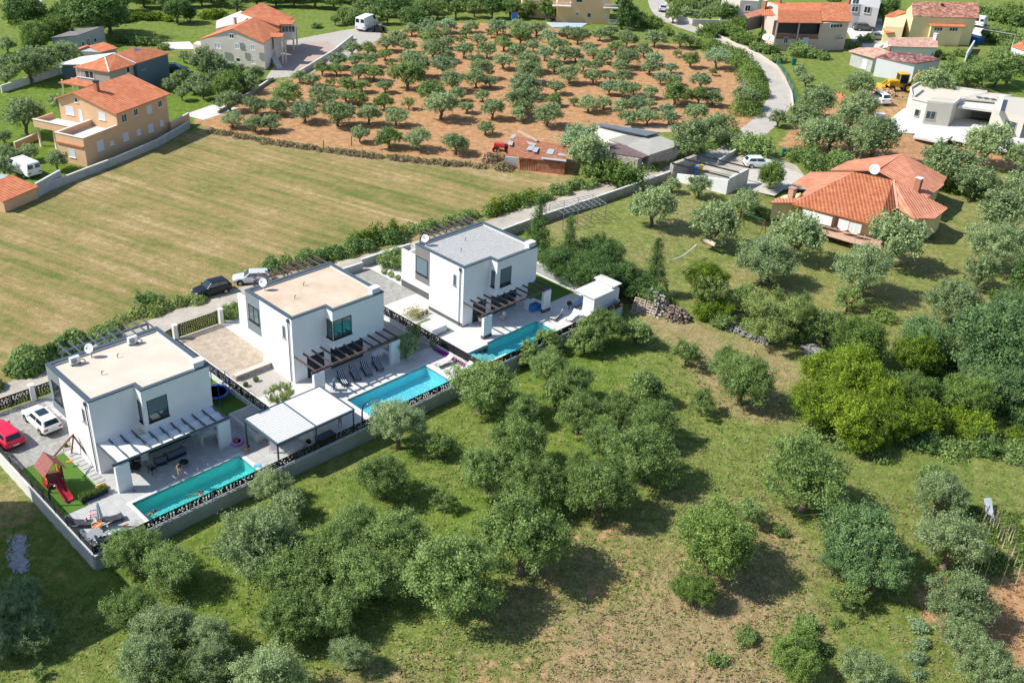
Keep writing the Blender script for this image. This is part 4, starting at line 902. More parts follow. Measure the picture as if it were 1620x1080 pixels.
# --- white house in front of the yellow one
h = House('house', 'low white house with pale tiled roof in front of the yellow house', f, (810, 520))
h.wall([(385, 425, 2.7), (830, 435, 2.7), (825, 345, 3.4), (370, 345, 3.6), (315, 440, 2.4)], M_white, inset=.25)
h.roof([[(378, 425, 2.8), (835, 437, 2.8), (825, 343, 3.7), (365, 343, 3.7)]], T_pale); h.win((385, 425, 2.7), (830, 435, 2.7), [(515, 475, 1.2, .5), (668, 495, .9, .5)], out=.2)
h.chimney(800, 375, 3.2, .8, 1.6, M_concw)
h = House('barn', 'white barn with dark mottled roof beside the digger', f, (610, 760), 'barn')
h.wall([(270, 525, 4), (628, 580, 4), (860, 542, 4), (700, 500, 4.2), (400, 478, 4.6)], M_white, inset=.15)
h.roof([[(262, 523, 4), (630, 583, 4), (870, 543, 4), (700, 497, 4.5), (400, 475, 4.8)]], T_dark); h.chimney(385, 450, 4.4, .6, .7)
h = House('outbuilding', 'low outbuilding with pale tiled roof and climbing plants left of the white barn', f, (120, 640), 'outbuilding')
h.wall([(25, 468, 3), (250, 525, 3.4), (400, 478, 4), (300, 436, 4), (110, 440, 3.4)], M_conc, inset=.5); h.roof([[(15, 466, 3), (250, 530, 3.4), (400, 480, 4.1), (300, 434, 4.2), (110, 438, 3.6)]], T_pale)
h.win((25, 468, 3), (250, 525, 3.4), [(160, 590, 1.4, 1.8, M_shut)], out=.3)
h = House('house', 'white house with red roof and pale green screen at the right edge', f, (1490, 490))
h.wall([(1515, 425, 3.2), (1640, 470, 3.2), (1640, 360, 3.8), (1600, 380, 3.8)], M_white, inset=.1); h.roof([[(1508, 420, 3.3), (1640, 468, 3.3), (1640, 352, 4.3), (1600, 378, 4.2)]], T_red2)
h.wall([(1440, 490, 2.6), (1490, 495, 2.6), (1640, 560, 2.4), (1600, 520, 2.4)], mat('pale_green_screen', (.50, .60, .55), .8), 'screen', inset=.05)
# --- modern flat roofed house
f = S(1400, 110, 220/1620)
h = House('house', 'modern single storey off white house with flat roof and three skylights', f, (560, 690))
h.wall([(500, 372, 4.2), (800, 402, 4.2), (885, 330, 4.2), (1190, 262, 4.2), (400, 155, 4.2), (300, 215, 4.2), (318, 330, 4.2)], M_modern2, inset=.02, drop=.25)
pa = MB()
PTS = [h.p(*q) for q in ((500, 372, 4.2), (800, 402, 4.2), (880, 335, 4.2))]
h.wall([(502, 374, 4.2), (798, 404, 4.2), (880, 338, 4.2), (560, 320, 4.2)], M_modern, 'front_block', inset=-.03, drop=.0)
h.wall([(1260, 452, 3.9), (1640, 556, 3.9), (1640, 330, 3.9), (1310, 300, 3.9)], M_modern, 'right_block', inset=.0, drop=.05)
h.wall([(855, 425, 3.3), (1285, 480, 3.3), (1310, 330, 3.3), (885, 335, 3.3)], M_modern2, 'loggia_roof', inset=.0, drop=0, z0=2.9)
h.wall([(900, 350, 3.0), (1290, 380, 3.0), (1310, 320, 3.0), (900, 300, 3.0)], mat('loggia_back_wall', (.30, .28, .25), .9), 'loggia_wall', inset=.0)
rm = MB()
for a, b_ in (((318, 330, 4.2), (500, 372, 4.2)), ((500, 372, 4.2), (798, 402, 4.2)), ((798, 402, 4.2), (880, 332, 4.2)), ((318, 330, 4.2), (440, 235, 4.2)), ((300, 215, 4.2), (400, 155, 4.2)), ((400, 155, 4.2), (1190, 262, 4.2)), ((300, 215, 4.2), (318, 330, 4.2))): rm.bar(h.p(*a)+Vector((0, 0, -.0)), h.p(*b_), .28, .42)
for a, b_ in (((1262, 455, 3.95), (1640, 556, 3.95)), ((1190, 262, 4.0), (1640, 330, 4.0))): pass
rm.build('parapet', M_modern2, h.o); h.roof([[(330, 335, 4.0), (500, 365, 4.0), (790, 396, 4.0), (870, 332, 4.0), (1185, 268, 4.0), (405, 165, 4.0), (310, 220, 4.0)]], mat('flat_roof_membrane', (.60, .54, .45), .9, var=.04, scale=.5), th=.05)
h.roof([[(880, 333, 3.9), (1300, 372, 3.9), (1310, 330, 3.9), (1500, 300, 3.9), (1190, 268, 3.9)]], mat('flat_roof_membrane2', (.56, .51, .43), .9, var=.04, scale=.5), th=.3)
h.wall([(1300, 470, 4.9), (1345, 478, 4.9), (1400, 290, 4.9), (1345, 285, 4.9)], M_modern2, 'fin_wall', inset=0, z0=3.9)
for x, y in ((1100, 330), (1182, 341), (1265, 353)): h.box('skylight', M_dglass, h.p(x, y, 3.95), .9, .9, .12, rot=rad(5))
h.win((500, 372, 4.2), (800, 402, 4.2), [(532, 532, 1.7, 1.5)], out=-.12, frame=M_conc); h.win((500, 372, 4.2), (318, 330, 4.2), [(375, 505, .9, 1.3)], out=-.02, frame=M_conc)
h.win((1260, 452, 3.9), (1640, 556, 3.9), [(1455, 670, 2.2, 2.2)], out=-.03, frame=M_conc)
# --- bungalow with the big red roof
f = S(1180, 200, 440/1485)
h = House('bungalow', 'yellow bungalow with large ribbed red roof and white veranda curtains at right', f, (700, 560), 'bungalow')
h.wall([(268, 405, 2.7), (705, 520, 2.7), (790, 440, 2.7), (800, 310, 3.2), (580, 260, 3.2), (270, 305, 2.7)], M_yellow, inset=1.6)
h.wall([(805, 432, 2.8), (900, 488, 2.8), (1010, 488, 2.8), (1070, 438, 2.8), (970, 380, 2.8), (800, 310, 3.4)], M_yellow, inset=.35)
h.wall([(460, 232, 2.7), (830, 165, 3.4), (1060, 272, 2.7), (1045, 310, 2.7), (975, 378, 2.7), (700, 260, 2.7)], M_yellow, inset=.4)
h.wall([(140, 405, 2.3), (255, 405, 2.3), (300, 350, 2.3), (200, 360, 2.3)], M_yellow, 'porch', inset=.2)
h.roof([[(248, 412, 2.7), (702, 527, 2.7), (805, 432, 2.8), (788, 288, 4.9), (578, 243, 4.9)]], T_deep, trim=[((788, 288, 4.95), (810, 440, 2.85))])
h.roof([[(805, 432, 2.8), (900, 490, 2.8), (1010, 492, 2.8), (1080, 435, 2.8), (788, 288, 4.9)], [(250, 302, 2.8), (345, 243, 3.2), (578, 243, 4.88), (260, 405, 2.75), (335, 325, 2.8)],
        [(838, 145, 5.2), (1073, 270, 2.9), (1055, 305, 2.9), (1058, 312, 2.9), (972, 380, 2.8), (700, 232, 4.2)], [(838, 145, 5.2), (700, 235, 4.3), (450, 232, 2.9), (545, 185, 3.1)], [(128, 408, 2.4), (255, 408, 2.4), (280, 385, 2.7), (165, 382, 2.6)]], T_salmon)
h.chimney(915, 330, 3.6, .8, 1.5); h.chimney(240, 390, 2.3, .8, 1.7, mat('stone_chimney', (.45, .28, .2), .9, var=.2, scale=5))
A_, B_2 = h.p(300, 440, 2.3), h.p(690, 540, 2.3)
d = (B_2-A_).normalized()
def VN(x, y, z): return h.p(x, y, z)
for x, y in ((478, 545), (285, 470), (630, 575)):
    b = VN(x, y, 0.1); h.box('pillar', mat('brick_pillar', (.42, .25, .19), .9, var=.2, scale=5), (b.x, b.y, 0), .5, .5, 2.5, rot=rad(-32))
def curtain(x0, y0, x1, y1, belly):
    a = VN(x0, y0, 2.35); b = VN(x1, y1, 2.35); o = MB(); vs_, fs = [], []; n_ = 12
    for k in range(n_+1):
        t = k/n_; q = a+(b-a)*t; low = 1.15-belly*math.sin(math.pi*t) if belly else .95+.05*math.sin(9*t); off = Vector((.5, -.8, 0))*.04*math.sin(t*30)
        vs_ += [tuple(q+off), (q.x+off.x, q.y+off.y, low)]
    fs = [(2*k, 2*k+2, 2*k+3, 2*k+1) for k in range(n_)]; o.add(vs_, fs, True); o.build('curtain', M_fabric, h.o)
curtain(305, 442, 465, 485, 0); curtain(498, 492, 555, 508, .35); curtain(556, 510, 622, 526, .35)
pv = MB(); pv.prism([VN(*q, 0)[:2] for q in ((300, 490), (480, 520), (640, 560), (730, 600), (720, 662), (560, 622), (400, 575), (300, 540))], 0, .12); pv.build('veranda_floor', mat('pink_veranda_tiles', (.50, .33, .24), .8, var=.08, scale=3), h.o)
h.win((805, 432, 2.8), (900, 490, 2.8), [(800, 515, 1.0, .9, M_shut)], out=.35); h.win((900, 490, 2.8), (1010, 490, 2.8), [(930, 540, .7, 1.1, mat('brown_window', (.2, .1, .05), .5))], out=.35)
# --- barn with flat grey roofs, rusty shed, frame pergola
f = S(780, 170, 400/1620)
h = House('barn', 'long stone barn with flat grey concrete roofs beside the lane', f, (940, 400), 'barn')
h.wall([(1000, 303, 2.6), (1205, 240, 2.6), (1020, 165, 2.9), (865, 245, 2.5)], M_stone, inset=.1)
h.roof([[(1000, 305, 2.7), (1208, 238, 2.7), (1022, 162, 3.0), (860, 243, 2.7)]], mat('grey_fibre_roof', (.38, .37, .34), .9, var=.08, scale=.8))
h.wall([(660, 112, 3.4), (985, 178, 3.0), (865, 243, 2.4), (640, 205, 2.2)], mat('pale_plaster', (.60, .57, .52), .9, var=.06, scale=1), inset=.1)
h.roof([[(660, 108, 3.7), (700, 102, 3.7), (1070, 160, 3.4), (985, 180, 3.4)]], mat('slate_blue_roof', (.14, .17, .20), .8, var=.08, scale=1))
h.roof([[(985, 180, 2.9), (865, 245, 2.6), (740, 205, 2.5), (830, 178, 2.8)]], mat('old_grey_roof', (.33, .31, .28), .9, var=.1, scale=1))
h.roof([[(740, 225, 2.3), (860, 245, 2.55), (1000, 305, 2.6), (960, 322, 2.2), (760, 290, 1.9)]], mat('dark_brown_roof', (.14, .10, .10), .9, var=.15, scale=1), 'lean_to_roof'); h.wall([(740, 230, 2.2), (960, 318, 2.1), (930, 330, 2.0), (760, 292, 1.8)], M_stone, 'lean_to', inset=.05)
h.roof([[(640, 207, 2.1), (700, 190, 2.3), (770, 215, 2.3), (720, 240, 2.0)]], mat('old_grey_roof', (.33, .31, .28), .9), 'small_roof')
h = House('shed', 'rusty corrugated iron shed patched with bare zinc sheets', f, (300, 410), 'shed')
h.wall([(165, 322, 1.9), (465, 357, 1.9), (472, 250, 2.4), (150, 185, 2.4), (95, 225, 2.1)], M_rust, inset=.1)
h.roof([[(168, 320, 2.0), (468, 355, 2.0), (472, 245, 2.6), (285, 215, 2.6), (150, 180, 2.5), (92, 225, 2.2)]], M_rust, th=.08)
zp = MB()
for q in (((125, 178), (150, 180), (130, 205), (108, 200)), ((100, 218), (130, 222), (122, 248), (92, 240)), ((205, 208), (250, 200), (292, 225), (262, 252), (228, 240)), ((232, 250), (270, 252), (250, 280), (212, 275)), ((268, 258), (296, 262), (280, 292), (250, 286)), ((355, 270), (396, 272), (382, 306), (340, 300)), ((310, 322), (468, 340), (468, 352), (312, 334)), ((420, 295), (468, 300), (468, 316), (410, 312))):
    zp.slab([h.p(x, y, 2.35 if y < 300 else 2.16)+Vector((0, 0, .12)) for x, y in q], .03)
zp.build('zinc_patch', M_zinc, h.o)
bs = MB()
for k in range(26):
    x = 170+k*11.4; y = 402+k*.75
    q = h.p(x, y, 0); bs.tube([(q.x, q.y, 0), (q.x, q.y, 1.85)], .16, 8)
bs.build('corrugated_wall', M_rust, h.o)
zw = MB(); zw.prism([h.p(*q, 0)[:2] for q in ((75, 385), (160, 392), (158, 388), (78, 380))], 0, 1.7); zw.build('zinc_wall', M_zinc, h.o)
pk = MB(); pk.bar(h.p(160, 150, 2.8), h.p(285, 215, 2.8), .35, .18); pk.build('roof_plank', mat('weathered_plank', (.45, .36, .28), .9), h.o)
f = S(1040, 220, 300/1620)
h = House('carport', 'open carport with pale walls and dark beams beside the yard', f, (600, 480), 'carport')
def cw(a, b, ha, hb, m, th=.3):
    a = h.p(*a, 0) if len(a) == 2 else a; b = h.p(*b, 0) if len(b) == 2 else b; d = (b-a).normalized(); n_ = Vector((-d.y, d.x, 0))*th/2
    o = MB(); vs_ = [tuple(p)+() for p in (a-n_, b-n_, b+n_, a+n_)]; vs_ = [(p[0], p[1], 0) for p in vs_]+[(p[0], p[1], hh) for p, hh in zip(vs_, (ha, hb, hb, ha))]
    o.add(vs_, [(0, 1, 5, 4), (1, 2, 6, 5), (2, 3, 7, 6), (3, 0, 4, 7), (4, 5, 6, 7)]); return o.build('wall', m, h.o)
k1, k2, k3, k4 = h.p(612, 335, 2.5), h.p(780, 250, 2.5), h.p(325, 137, 2.5), h.p(125, 212, 2.5)
gr = lambda v: Vector((v.x, v.y, 0))
cw(gr(k1), gr(k2), 2.5, 2.5, M_concw); cw(gr(k4), gr(k3), 2.5, 2.5, M_stone, .6); cw(gr(k1), gr(k4)+(gr(k1)-gr(k4))*.12, 2.3, 1.2, M_white, .3)
bm_ = MB()
for t in (0.0, .5, 1.0): bm_.bar(k1+(k2-k1)*t+Vector((0, 0, .1)), k4+(k3-k4)*t+Vector((0, 0, .1)), .14, .2)
bm_.build('beam', M_black, h.o)
WALLS = [  # garden walls of the neighbours: label, photograph points of the foot, height, material, thickness
 ('grey block wall between the mown field and the orange house', [(62, 308), (128, 282), (180, 262), (250, 232), (300, 203)], 1.1, M_conc),
 ('higher block wall section beside the red roofed garage', [(60, 312), (98, 290)], 1.9, mat('grey_block_wall', (.42, .43, .43), .9, var=.1, scale=2)),
 ('low orange wall left of the orange house', [(24, 236), (62, 220)], 1.0, M_orange),
 ('long low white wall on the lawn at the far left', [(3, 147), (50, 132), (98, 117)], 1.2, M_concw),
 ('stone wall along the lane beside the bungalow garden', [(790, 378), (860, 352), (960, 318), (1040, 290), (1062, 282)], 1.2, M_stone),
 ('long pink low wall curving along the road at right', [(1106, 42), (1150, 66), (1200, 90), (1232, 110), (1250, 140), (1254, 172)], .5, mat('pink_wall', (.55, .42, .33), .9, var=.06, scale=1)),
 ('pale retaining wall of the garden at the top of the road', [(1052, 12), (1060, 32), (1095, 40), (1150, 42), (1185, 40)], 1.4, mat('pinkish_white_wall', (.62, .55, .52), .9, var=.05, scale=1)),
 ('low stone wall at the left edge of the olive orchard', [(432, 126), (400, 148), (370, 165), (345, 180)], .5, M_stone),
 ('low pale wall at the entrance court of the cream house', [(558, 62), (530, 85), (470, 122)], .9, M_cream),
 ('white wall behind the yellow house lawn', [(1538, 78), (1526, 98)], 2.0, M_white),
 ('low grey wall by the carport gate', [(1135, 262), (1170, 240)], .9, M_conc),
 ('orange garden wall at the right end of the orange house', [(272, 212), (300, 196)], 1.8, M_orange),
]
for lab, pts, hh, m_ in WALLS:
    q = [P(*p_) for p_ in pts]; t = thing('garden_wall', lab, 'wall', tuple(q[0])); o = MB(); c = MB()
    for a, b in zip(q[:-1], q[1:]):
        a = Vector(a); b = Vector(b); d = (b-a).normalized(); n_ = Vector((-d.y, d.x, 0))*.13
        o.prism([(a-n_)[:2], (b-n_)[:2], (b+n_)[:2], (a+n_)[:2]], -.1, hh); c.prism([(a-n_*1.25)[:2], (b-n_*1.25)[:2], (b+n_*1.25)[:2], (a+n_*1.25)[:2]], hh, hh+.07)
    o.build('wall', m_, t); c.build('coping', M_concw, t)
# ------------------------------------------------------------------ vegetation
def leafmat(name, dark, mid, light, trans=0.34, yellow=None):
    m, n, l, b = newmat(name); b.inputs['Roughness'].default_value = 0.6; b.inputs['Specular IOR Level'].default_value = 0.25
    geo = n.new('ShaderNodeNewGeometry'); oi = n.new('ShaderNodeObjectInfo'); tc = n.new('ShaderNodeTexCoord')
    no = n.new('ShaderNodeTexNoise'); no.inputs['Scale'].default_value = 3.8; no.inputs['Detail'].default_value = 3; l.new(tc.outputs['Object'], no.inputs['Vector'])
    def M(op, a, c):
        k = n.new('ShaderNodeMath'); k.operation = op
        for i, q_ in enumerate((a, c)):
            if isinstance(q_, (int, float)): k.inputs[i].default_value = q_
            else: l.new(q_, k.inputs[i])
        return k.outputs[0]
    f = M('ADD', M('ADD', M('MULTIPLY', geo.outputs['Random Per Island'], 0.38), M('MULTIPLY', M('SUBTRACT', no.outputs[0], 0.29), 1.35)), M('MULTIPLY', oi.outputs['Random'], 0.26))
    r = n.new('ShaderNodeValToRGB'); e = r.color_ramp.elements; e[0].position = 0.22; e[0].color = (*dark, 1); e[1].position = 0.95; e[1].color = (*light, 1)
    k = e.new(0.58); k.color = (*mid, 1); l.new(f, r.inputs[0])
    l.new(r.outputs[0], b.inputs['Base Color'])
    tr = n.new('ShaderNodeBsdfTranslucent'); l.new(r.outputs[0], tr.inputs[0]); mx = n.new('ShaderNodeMixShader'); mx.inputs[0].default_value = trans
    l.new(b.outputs[0], mx.inputs[1]); l.new(tr.outputs[0], mx.inputs[2]); l.new(mx.outputs[0], n['Material Output'].inputs[0])
    return m
LM = {
 'o': leafmat('olive_leaves', (0.117, 0.174, 0.070), (0.267, 0.360, 0.154), (0.500, 0.601, 0.306)),
 'O': leafmat('old_olive_leaves', (0.089, 0.143, 0.036), (0.205, 0.305, 0.084), (0.383, 0.510, 0.189)),
 'b': leafmat('silver_olive_leaves', (0.123, 0.186, 0.094), (0.277, 0.394, 0.204), (0.533, 0.681, 0.391)),
 'g': leafmat('green_leaves', (0.066, 0.117, 0.024), (0.154, 0.251, 0.052), (0.329, 0.440, 0.113), .3),
 'd': leafmat('dark_green_leaves', (0.048, 0.101, 0.027), (0.109, 0.206, 0.055), (0.253, 0.380, 0.114)),
 'a': leafmat('acid_green_leaves', (0.045, 0.085, 0.012), (0.165, 0.260, 0.022), (0.400, 0.500, 0.045), .3),
 'w': leafmat('pale_walnut_leaves', (0.100, 0.155, 0.039), (0.237, 0.317, 0.085), (0.431, 0.507, 0.180), .35),
 't': leafmat('teal_dark_leaves', (0.068, 0.137, 0.052), (0.161, 0.275, 0.102), (0.346, 0.481, 0.178)),
 'r': leafmat('dry_weeds', (0.160, 0.120, 0.070), (0.330, 0.260, 0.150), (0.520, 0.430, 0.270)),
}
def quads(C, Nn, U, ln, wd):
    """leaf sprigs: pointed quads"""
    V = np.cross(Nn, U); V /= np.linalg.norm(V, axis=1)[:, None]+1e-9
    a = C-U*ln[:, None]*.5; b = C+V*wd[:, None]*.5; c = C+U*ln[:, None]*.5+Nn*ln[:, None]*-.12; d = C-V*wd[:, None]*.5
    return np.stack([a, b, c, d], 1).reshape(-1, 3)
def quadmesh(name, verts, m):
    n = len(verts)//4; me = bpy.data.meshes.new(name); me.vertices.add(n*4); me.vertices.foreach_set('co', verts.astype(np.float32).ravel())
    me.loops.add(n*4); me.polygons.add(n); me.loops.foreach_set('vertex_index', np.arange(n*4, dtype=np.int32)); me.polygons.foreach_set('loop_start', np.arange(n, dtype=np.int32)*4)
    me.update(calc_edges=True); me.materials.append(m); return me
def crown_mesh(name, seed, m, n, size, shape='olive', asp=.42):
    rs = np.random.RandomState(seed); rn = random.Random(seed); lobes = []
    if shape == 'olive':     # broad, several uneven masses on spreading limbs
        k = rn.randint(4, 6); a0 = rn.uniform(0, 6)
        for i in range(k):
            a = a0+2*math.pi*i/k+rn.uniform(-.4, .4); r = rn.uniform(.40, .58); lobes.append((r*math.cos(a), r*math.sin(a), 1.0+rn.uniform(-.16, .2), rn.uniform(.34, .46), rn.uniform(.75, .95)))
        lobes.append((rn.uniform(-.15, .15), rn.uniform(-.15, .15), 1.22, .46, .85))
        for i in range(9):
            a = rn.uniform(0, 6.3); r = rn.uniform(.55, .85); lobes.append((r*math.cos(a), r*math.sin(a), .95+rn.uniform(-.32, .3), rn.uniform(.14, .24), .9))
        for i in range(6):
            a = rn.uniform(0, 6.3); r = rn.uniform(.1, .55); lobes.append((r*math.cos(a), r*math.sin(a), 1.42+rn.uniform(-.1, .18), rn.uniform(.13, .22), .9))
    elif shape == 'dense':
        for i in range(26):
            a = rn.uniform(0, 6.3); zz_ = rn.uniform(-.55, 1); q_ = math.sqrt(max(0, 1-zz_*zz_)); r = rn.uniform(.45, .72); lobes.append((r*q_*math.cos(a), r*q_*math.sin(a), .95+.68*r*zz_*1.15, rn.uniform(.22, .36), .9))
        lobes.append((0, 0, .95, .6, .9))
    elif shape == 'shrub':
        for i in range(20):
            a = rn.uniform(0, 6.3); r = rn.uniform(.2, .72); lobes.append((r*math.cos(a), r*math.sin(a), rn.uniform(.2, .62)*(1.1-r*.5), rn.uniform(.18, .34), .9))
    elif shape == 'sparse':
        for i in range(30):
            a = rn.uniform(0, 6.3); r = rn.uniform(.2, .88); lobes.append((r*math.cos(a), r*math.sin(a), 1.0+rn.uniform(-.5, .55)*(1.1-r*.6), rn.uniform(.10, .22), .9))
    elif shape == 'column':
        for i in range(22):
            z = .25+i*.17; r = .55*math.sin(math.pi*min(1, (z+.5)/4.6))**.7; a = rn.uniform(0, 6.3); lobes.append((.25*r*math.cos(a), .25*r*math.sin(a), z, r*.8, 1))
    elif shape == 'weeping':
        for i in range(26):
            t = i/25; z = .4+2.6*t; r = (1-t)*.8+.12; a = i*2.4; lobes.append((r*math.cos(a)*.7, r*math.sin(a)*.7, z-.2*r, .12+.12*(1-t), 1.5))
            lobes.append((r*.3*math.cos(a), r*.3*math.sin(a), z, .14, 1.3))
    L = np.array(lobes); wts = L[:, 3]**2*(1 if shape != 'weeping' else 1); wts = wts/wts.sum()
    # leafy shoots standing off the masses, each a little tuft of sprigs
    TW = {'olive': 330, 'dense': 420, 'shrub': 200, 'sparse': 170, 'column': 260, 'weeping': 420}[shape]; T0 = TW*4
    idx = rs.choice(len(L), T0, p=wts); D = rs.normal(size=(T0, 3)); D /= np.linalg.norm(D, axis=1)[:, None]
    rr = L[idx, 3]*rs.uniform(.62, 1.22, T0); Tc = L[idx, :3]+D*rr[:, None]*np.stack([np.ones(T0), np.ones(T0), L[idx, 4]], 1)
    keep = np.ones(T0, bool)
    for i in range(len(L)):
        d = (Tc-L[i, :3])/np.array([1, 1, L[i, 4]])/L[i, 3]; ins = (np.linalg.norm(d, axis=1) < .62) & (idx != i); keep &= ~(ins & (rs.rand(T0) < .8))
    keep &= ~((D[:, 2] < -.3) & (rs.rand(T0) < .6))
    Tc, TD = Tc[keep][:TW], D[keep][:TW]; nT = len(Tc); amt = rs.uniform(.35, 1.6, nT); ti = rs.choice(nT, n, p=amt/amt.sum())
    ax = TD*.8+np.array([0, 0, -.8 if shape == 'weeping' else .45]); ax /= np.linalg.norm(ax, axis=1)[:, None]
    sg = .052 if shape != 'shrub' else .06; al = rs.normal(size=n)*sg*1.7
    Cn = Tc[ti]+ax[ti]*al[:, None]+rs.normal(size=(n, 3))*sg*(1.15-np.clip(al/sg, -1, 1)*.25)[:, None]; D = TD[ti]; k = n
    Nn = D*.55+rs.normal(size=(k, 3))*.75+np.array([0, 0, .55]); Nn /= np.linalg.norm(Nn, axis=1)[:, None]
    U = rs.normal(size=(k, 3))+D*.6+np.array([0, 0, -.9 if shape == 'weeping' else .25]); U -= Nn*(U*Nn).sum(1)[:, None]; U /= np.linalg.norm(U, axis=1)[:, None]
    ln = size*rs.uniform(.6, 1.35, k); wd = ln*asp*rs.uniform(.7, 1.3, k)
    return quadmesh(name, quads(Cn, Nn, U, ln, wd), m)
def trunk_mesh(seed, shape='olive'):
    rn = random.Random(seed); o = MB()
    if shape in ('column', 'weeping'): o.tube([(0, 0, -.05), (.02, 0, 1.2), (0, 0, 2.8)], [.09, .07, .02], 7)
    else:
        zb = .42 if shape != 'shrub' else .12; r0 = .085 if shape != 'sparse' else .05
        if shape == 'shrub': r0 = .04
        o.tube([(0, 0, -.12), (rn.uniform(-.04, .04), rn.uniform(-.04, .04), zb*.5), (rn.uniform(-.06, .06), rn.uniform(-.06, .06), zb)], [r0*1.35, r0, r0*.95], 8)
        k = rn.randint(3, 5); a0 = rn.uniform(0, 6)
        for i in range(k):
            a = a0+2*math.pi*i/k+rn.uniform(-.3, .3); r = rn.uniform(.35, .6); h1 = 1.0 if shape != 'shrub' else .5
            o.tube([(0, 0, zb-.04), (.42*r*math.cos(a), .42*r*math.sin(a), zb+.22*h1), (r*math.cos(a+.2), r*math.sin(a+.2), zb+.62*h1)], [r0*.75, r0*.5, r0*.2], 6)
            o.tube([(.42*r*math.cos(a), .42*r*math.sin(a), zb+.22*h1), (.8*r*math.cos(a-.5), .8*r*math.sin(a-.5), zb+.75*h1)], [r0*.4, r0*.12], 5)
    me = bpy.data.meshes.new('trunk'); me.from_pydata(o.v, [], o.f); me.polygons.foreach_set('use_smooth', [True]*len(o.f)); me.materials.append(M_bark); me.update(); return me
PROTO = {}
def protos(code, hi):
    """crown + trunk meshes for a kind of tree; hi = many small leaves for trees near the camera"""
    key = (code, hi)
    if key in PROTO: return PROTO[key]
    spec = {'o': ('olive', 'o'), 'O': ('olive', 'O'), 'b': ('olive', 'b'), 'g': ('dense', 'g'), 'd': ('dense', 'd'), 'a': ('dense', 'a'), 'w': ('sparse', 'w'), 's': ('shrub', 'O'), 'S': ('shrub', 'g'), 'D': ('shrub', 'd'), 'B': ('shrub', 'b'),
            'y': ('column', 'd'), 'c': ('weeping', 'd'), 't': ('dense', 't'), 'A': ('shrub', 'a'), 'v': ('sparse', 'O'), 'e': ('dense', 'O')}[code]
    nv = {'o': 5, 'O': 5, 'g': 3, 'd': 3}.get(code, 2); r = []
    for k in range(nv):
        sd = sum(map(ord, code))*10+k*7+hi*1000
        n, sz = {2: (26000, .052), 1: (7500, .095), 0: (3000, .145)}[hi]
        if spec[0] == 'sparse': n = int(n*.6)
        if spec[0] in ('shrub',): n = int(n*.6); sz *= 1.1
        if spec[0] in ('dense',): n = int(n*1.15)
        r.append((crown_mesh('crown', sd, LM[spec[1]], n, sz, spec[0], .5 if spec[0] != 'weeping' else .3), trunk_mesh(sd, spec[0])))
    PROTO[key] = (r, spec[0]); return PROTO[key]
NAMES = {'o': ('olive_tree', 'olive tree'), 'O': ('olive_tree', 'olive tree'), 'b': ('olive_tree', 'silvery olive tree'), 'g': ('broadleaf_tree', 'bright green tree'), 'd': ('broadleaf_tree', 'dark green tree'), 'a': ('broadleaf_tree', 'yellow-green tree'),
         'w': ('walnut_tree', 'pale airy tree'), 's': ('shrub', 'olive green shrub'), 'S': ('shrub', 'bright green shrub'), 'D': ('shrub', 'dark green shrub'), 'B': ('shrub', 'grey-green shrub'), 'y': ('cypress_tree', 'dark columnar cypress'), 'c': ('conifer_tree', 'weeping conifer'),
         't': ('broadleaf_tree', 'blue-green tree'), 'A': ('shrub', 'yellow-green shrub'), 'v': ('olive_tree', 'thin airy olive'), 'e': ('olive_tree', 'dense green olive')}
ZC = {'olive': 1.08, 'dense': .95, 'shrub': .35, 'sparse': 1.0, 'column': 2.0, 'weeping': 1.6}
USED = set(); rT = random.Random(11); TREES = []
LANDM = [((137, 600), 'the first villa'), ((500, 480), 'the second villa'), ((750, 400), 'the farthest villa'), ((300, 765), 'the teal pool'), ((630, 618), 'the light blue pool'), ((475, 660), 'the white carport'), ((190, 190), 'the orange house'), ((390, 60), 'the cream house'),
         ((200, 100), 'the dark blue house'), ((120, 55), 'the grey shed'), ((30, 295), 'the red roofed garage'), ((40, 268), 'the white van'), ((580, 40), 'the large white van'), ((910, 25), 'the apricot apartment house'), ((1260, 45), 'the pinkish house'), ((1470, 40), 'the yellow house'), ((1430, 110), 'the white barn'),
         ((1530, 170), 'the modern flat roofed house'), ((1380, 320), 'the bungalow'), ((850, 240), 'the rusty shed'), ((1010, 225), 'the stone barn'), ((1120, 275), 'the beamed carport'), ((1200, 257), 'the white hatchback'), ((1425, 135), 'the yellow digger'), ((1020, 490), 'the wooden pallets'), ((1290, 560), 'the rubble heap'),
         ((1590, 850), 'the vegetable stakes'), ((1590, 950), 'the red soil patch'), ((930, 345), 'the garden pergola frame'), ((1440, 20), 'the top edge'), ((160, 900), 'the compound corner'), ((1230, 150), 'the road bend'), ((20, 100), 'the left edge'), ((1080, 400), 'the drooping rope net'), ((800, 1075), 'the bottom edge'), ((1344, 610), 'the big yellow-green tree'), ((1050, 1010), 'the bare dry ground')]
DIRS = ['right of', 'below right of', 'below', 'below left of', 'left of', 'above left of', 'above', 'above right of']
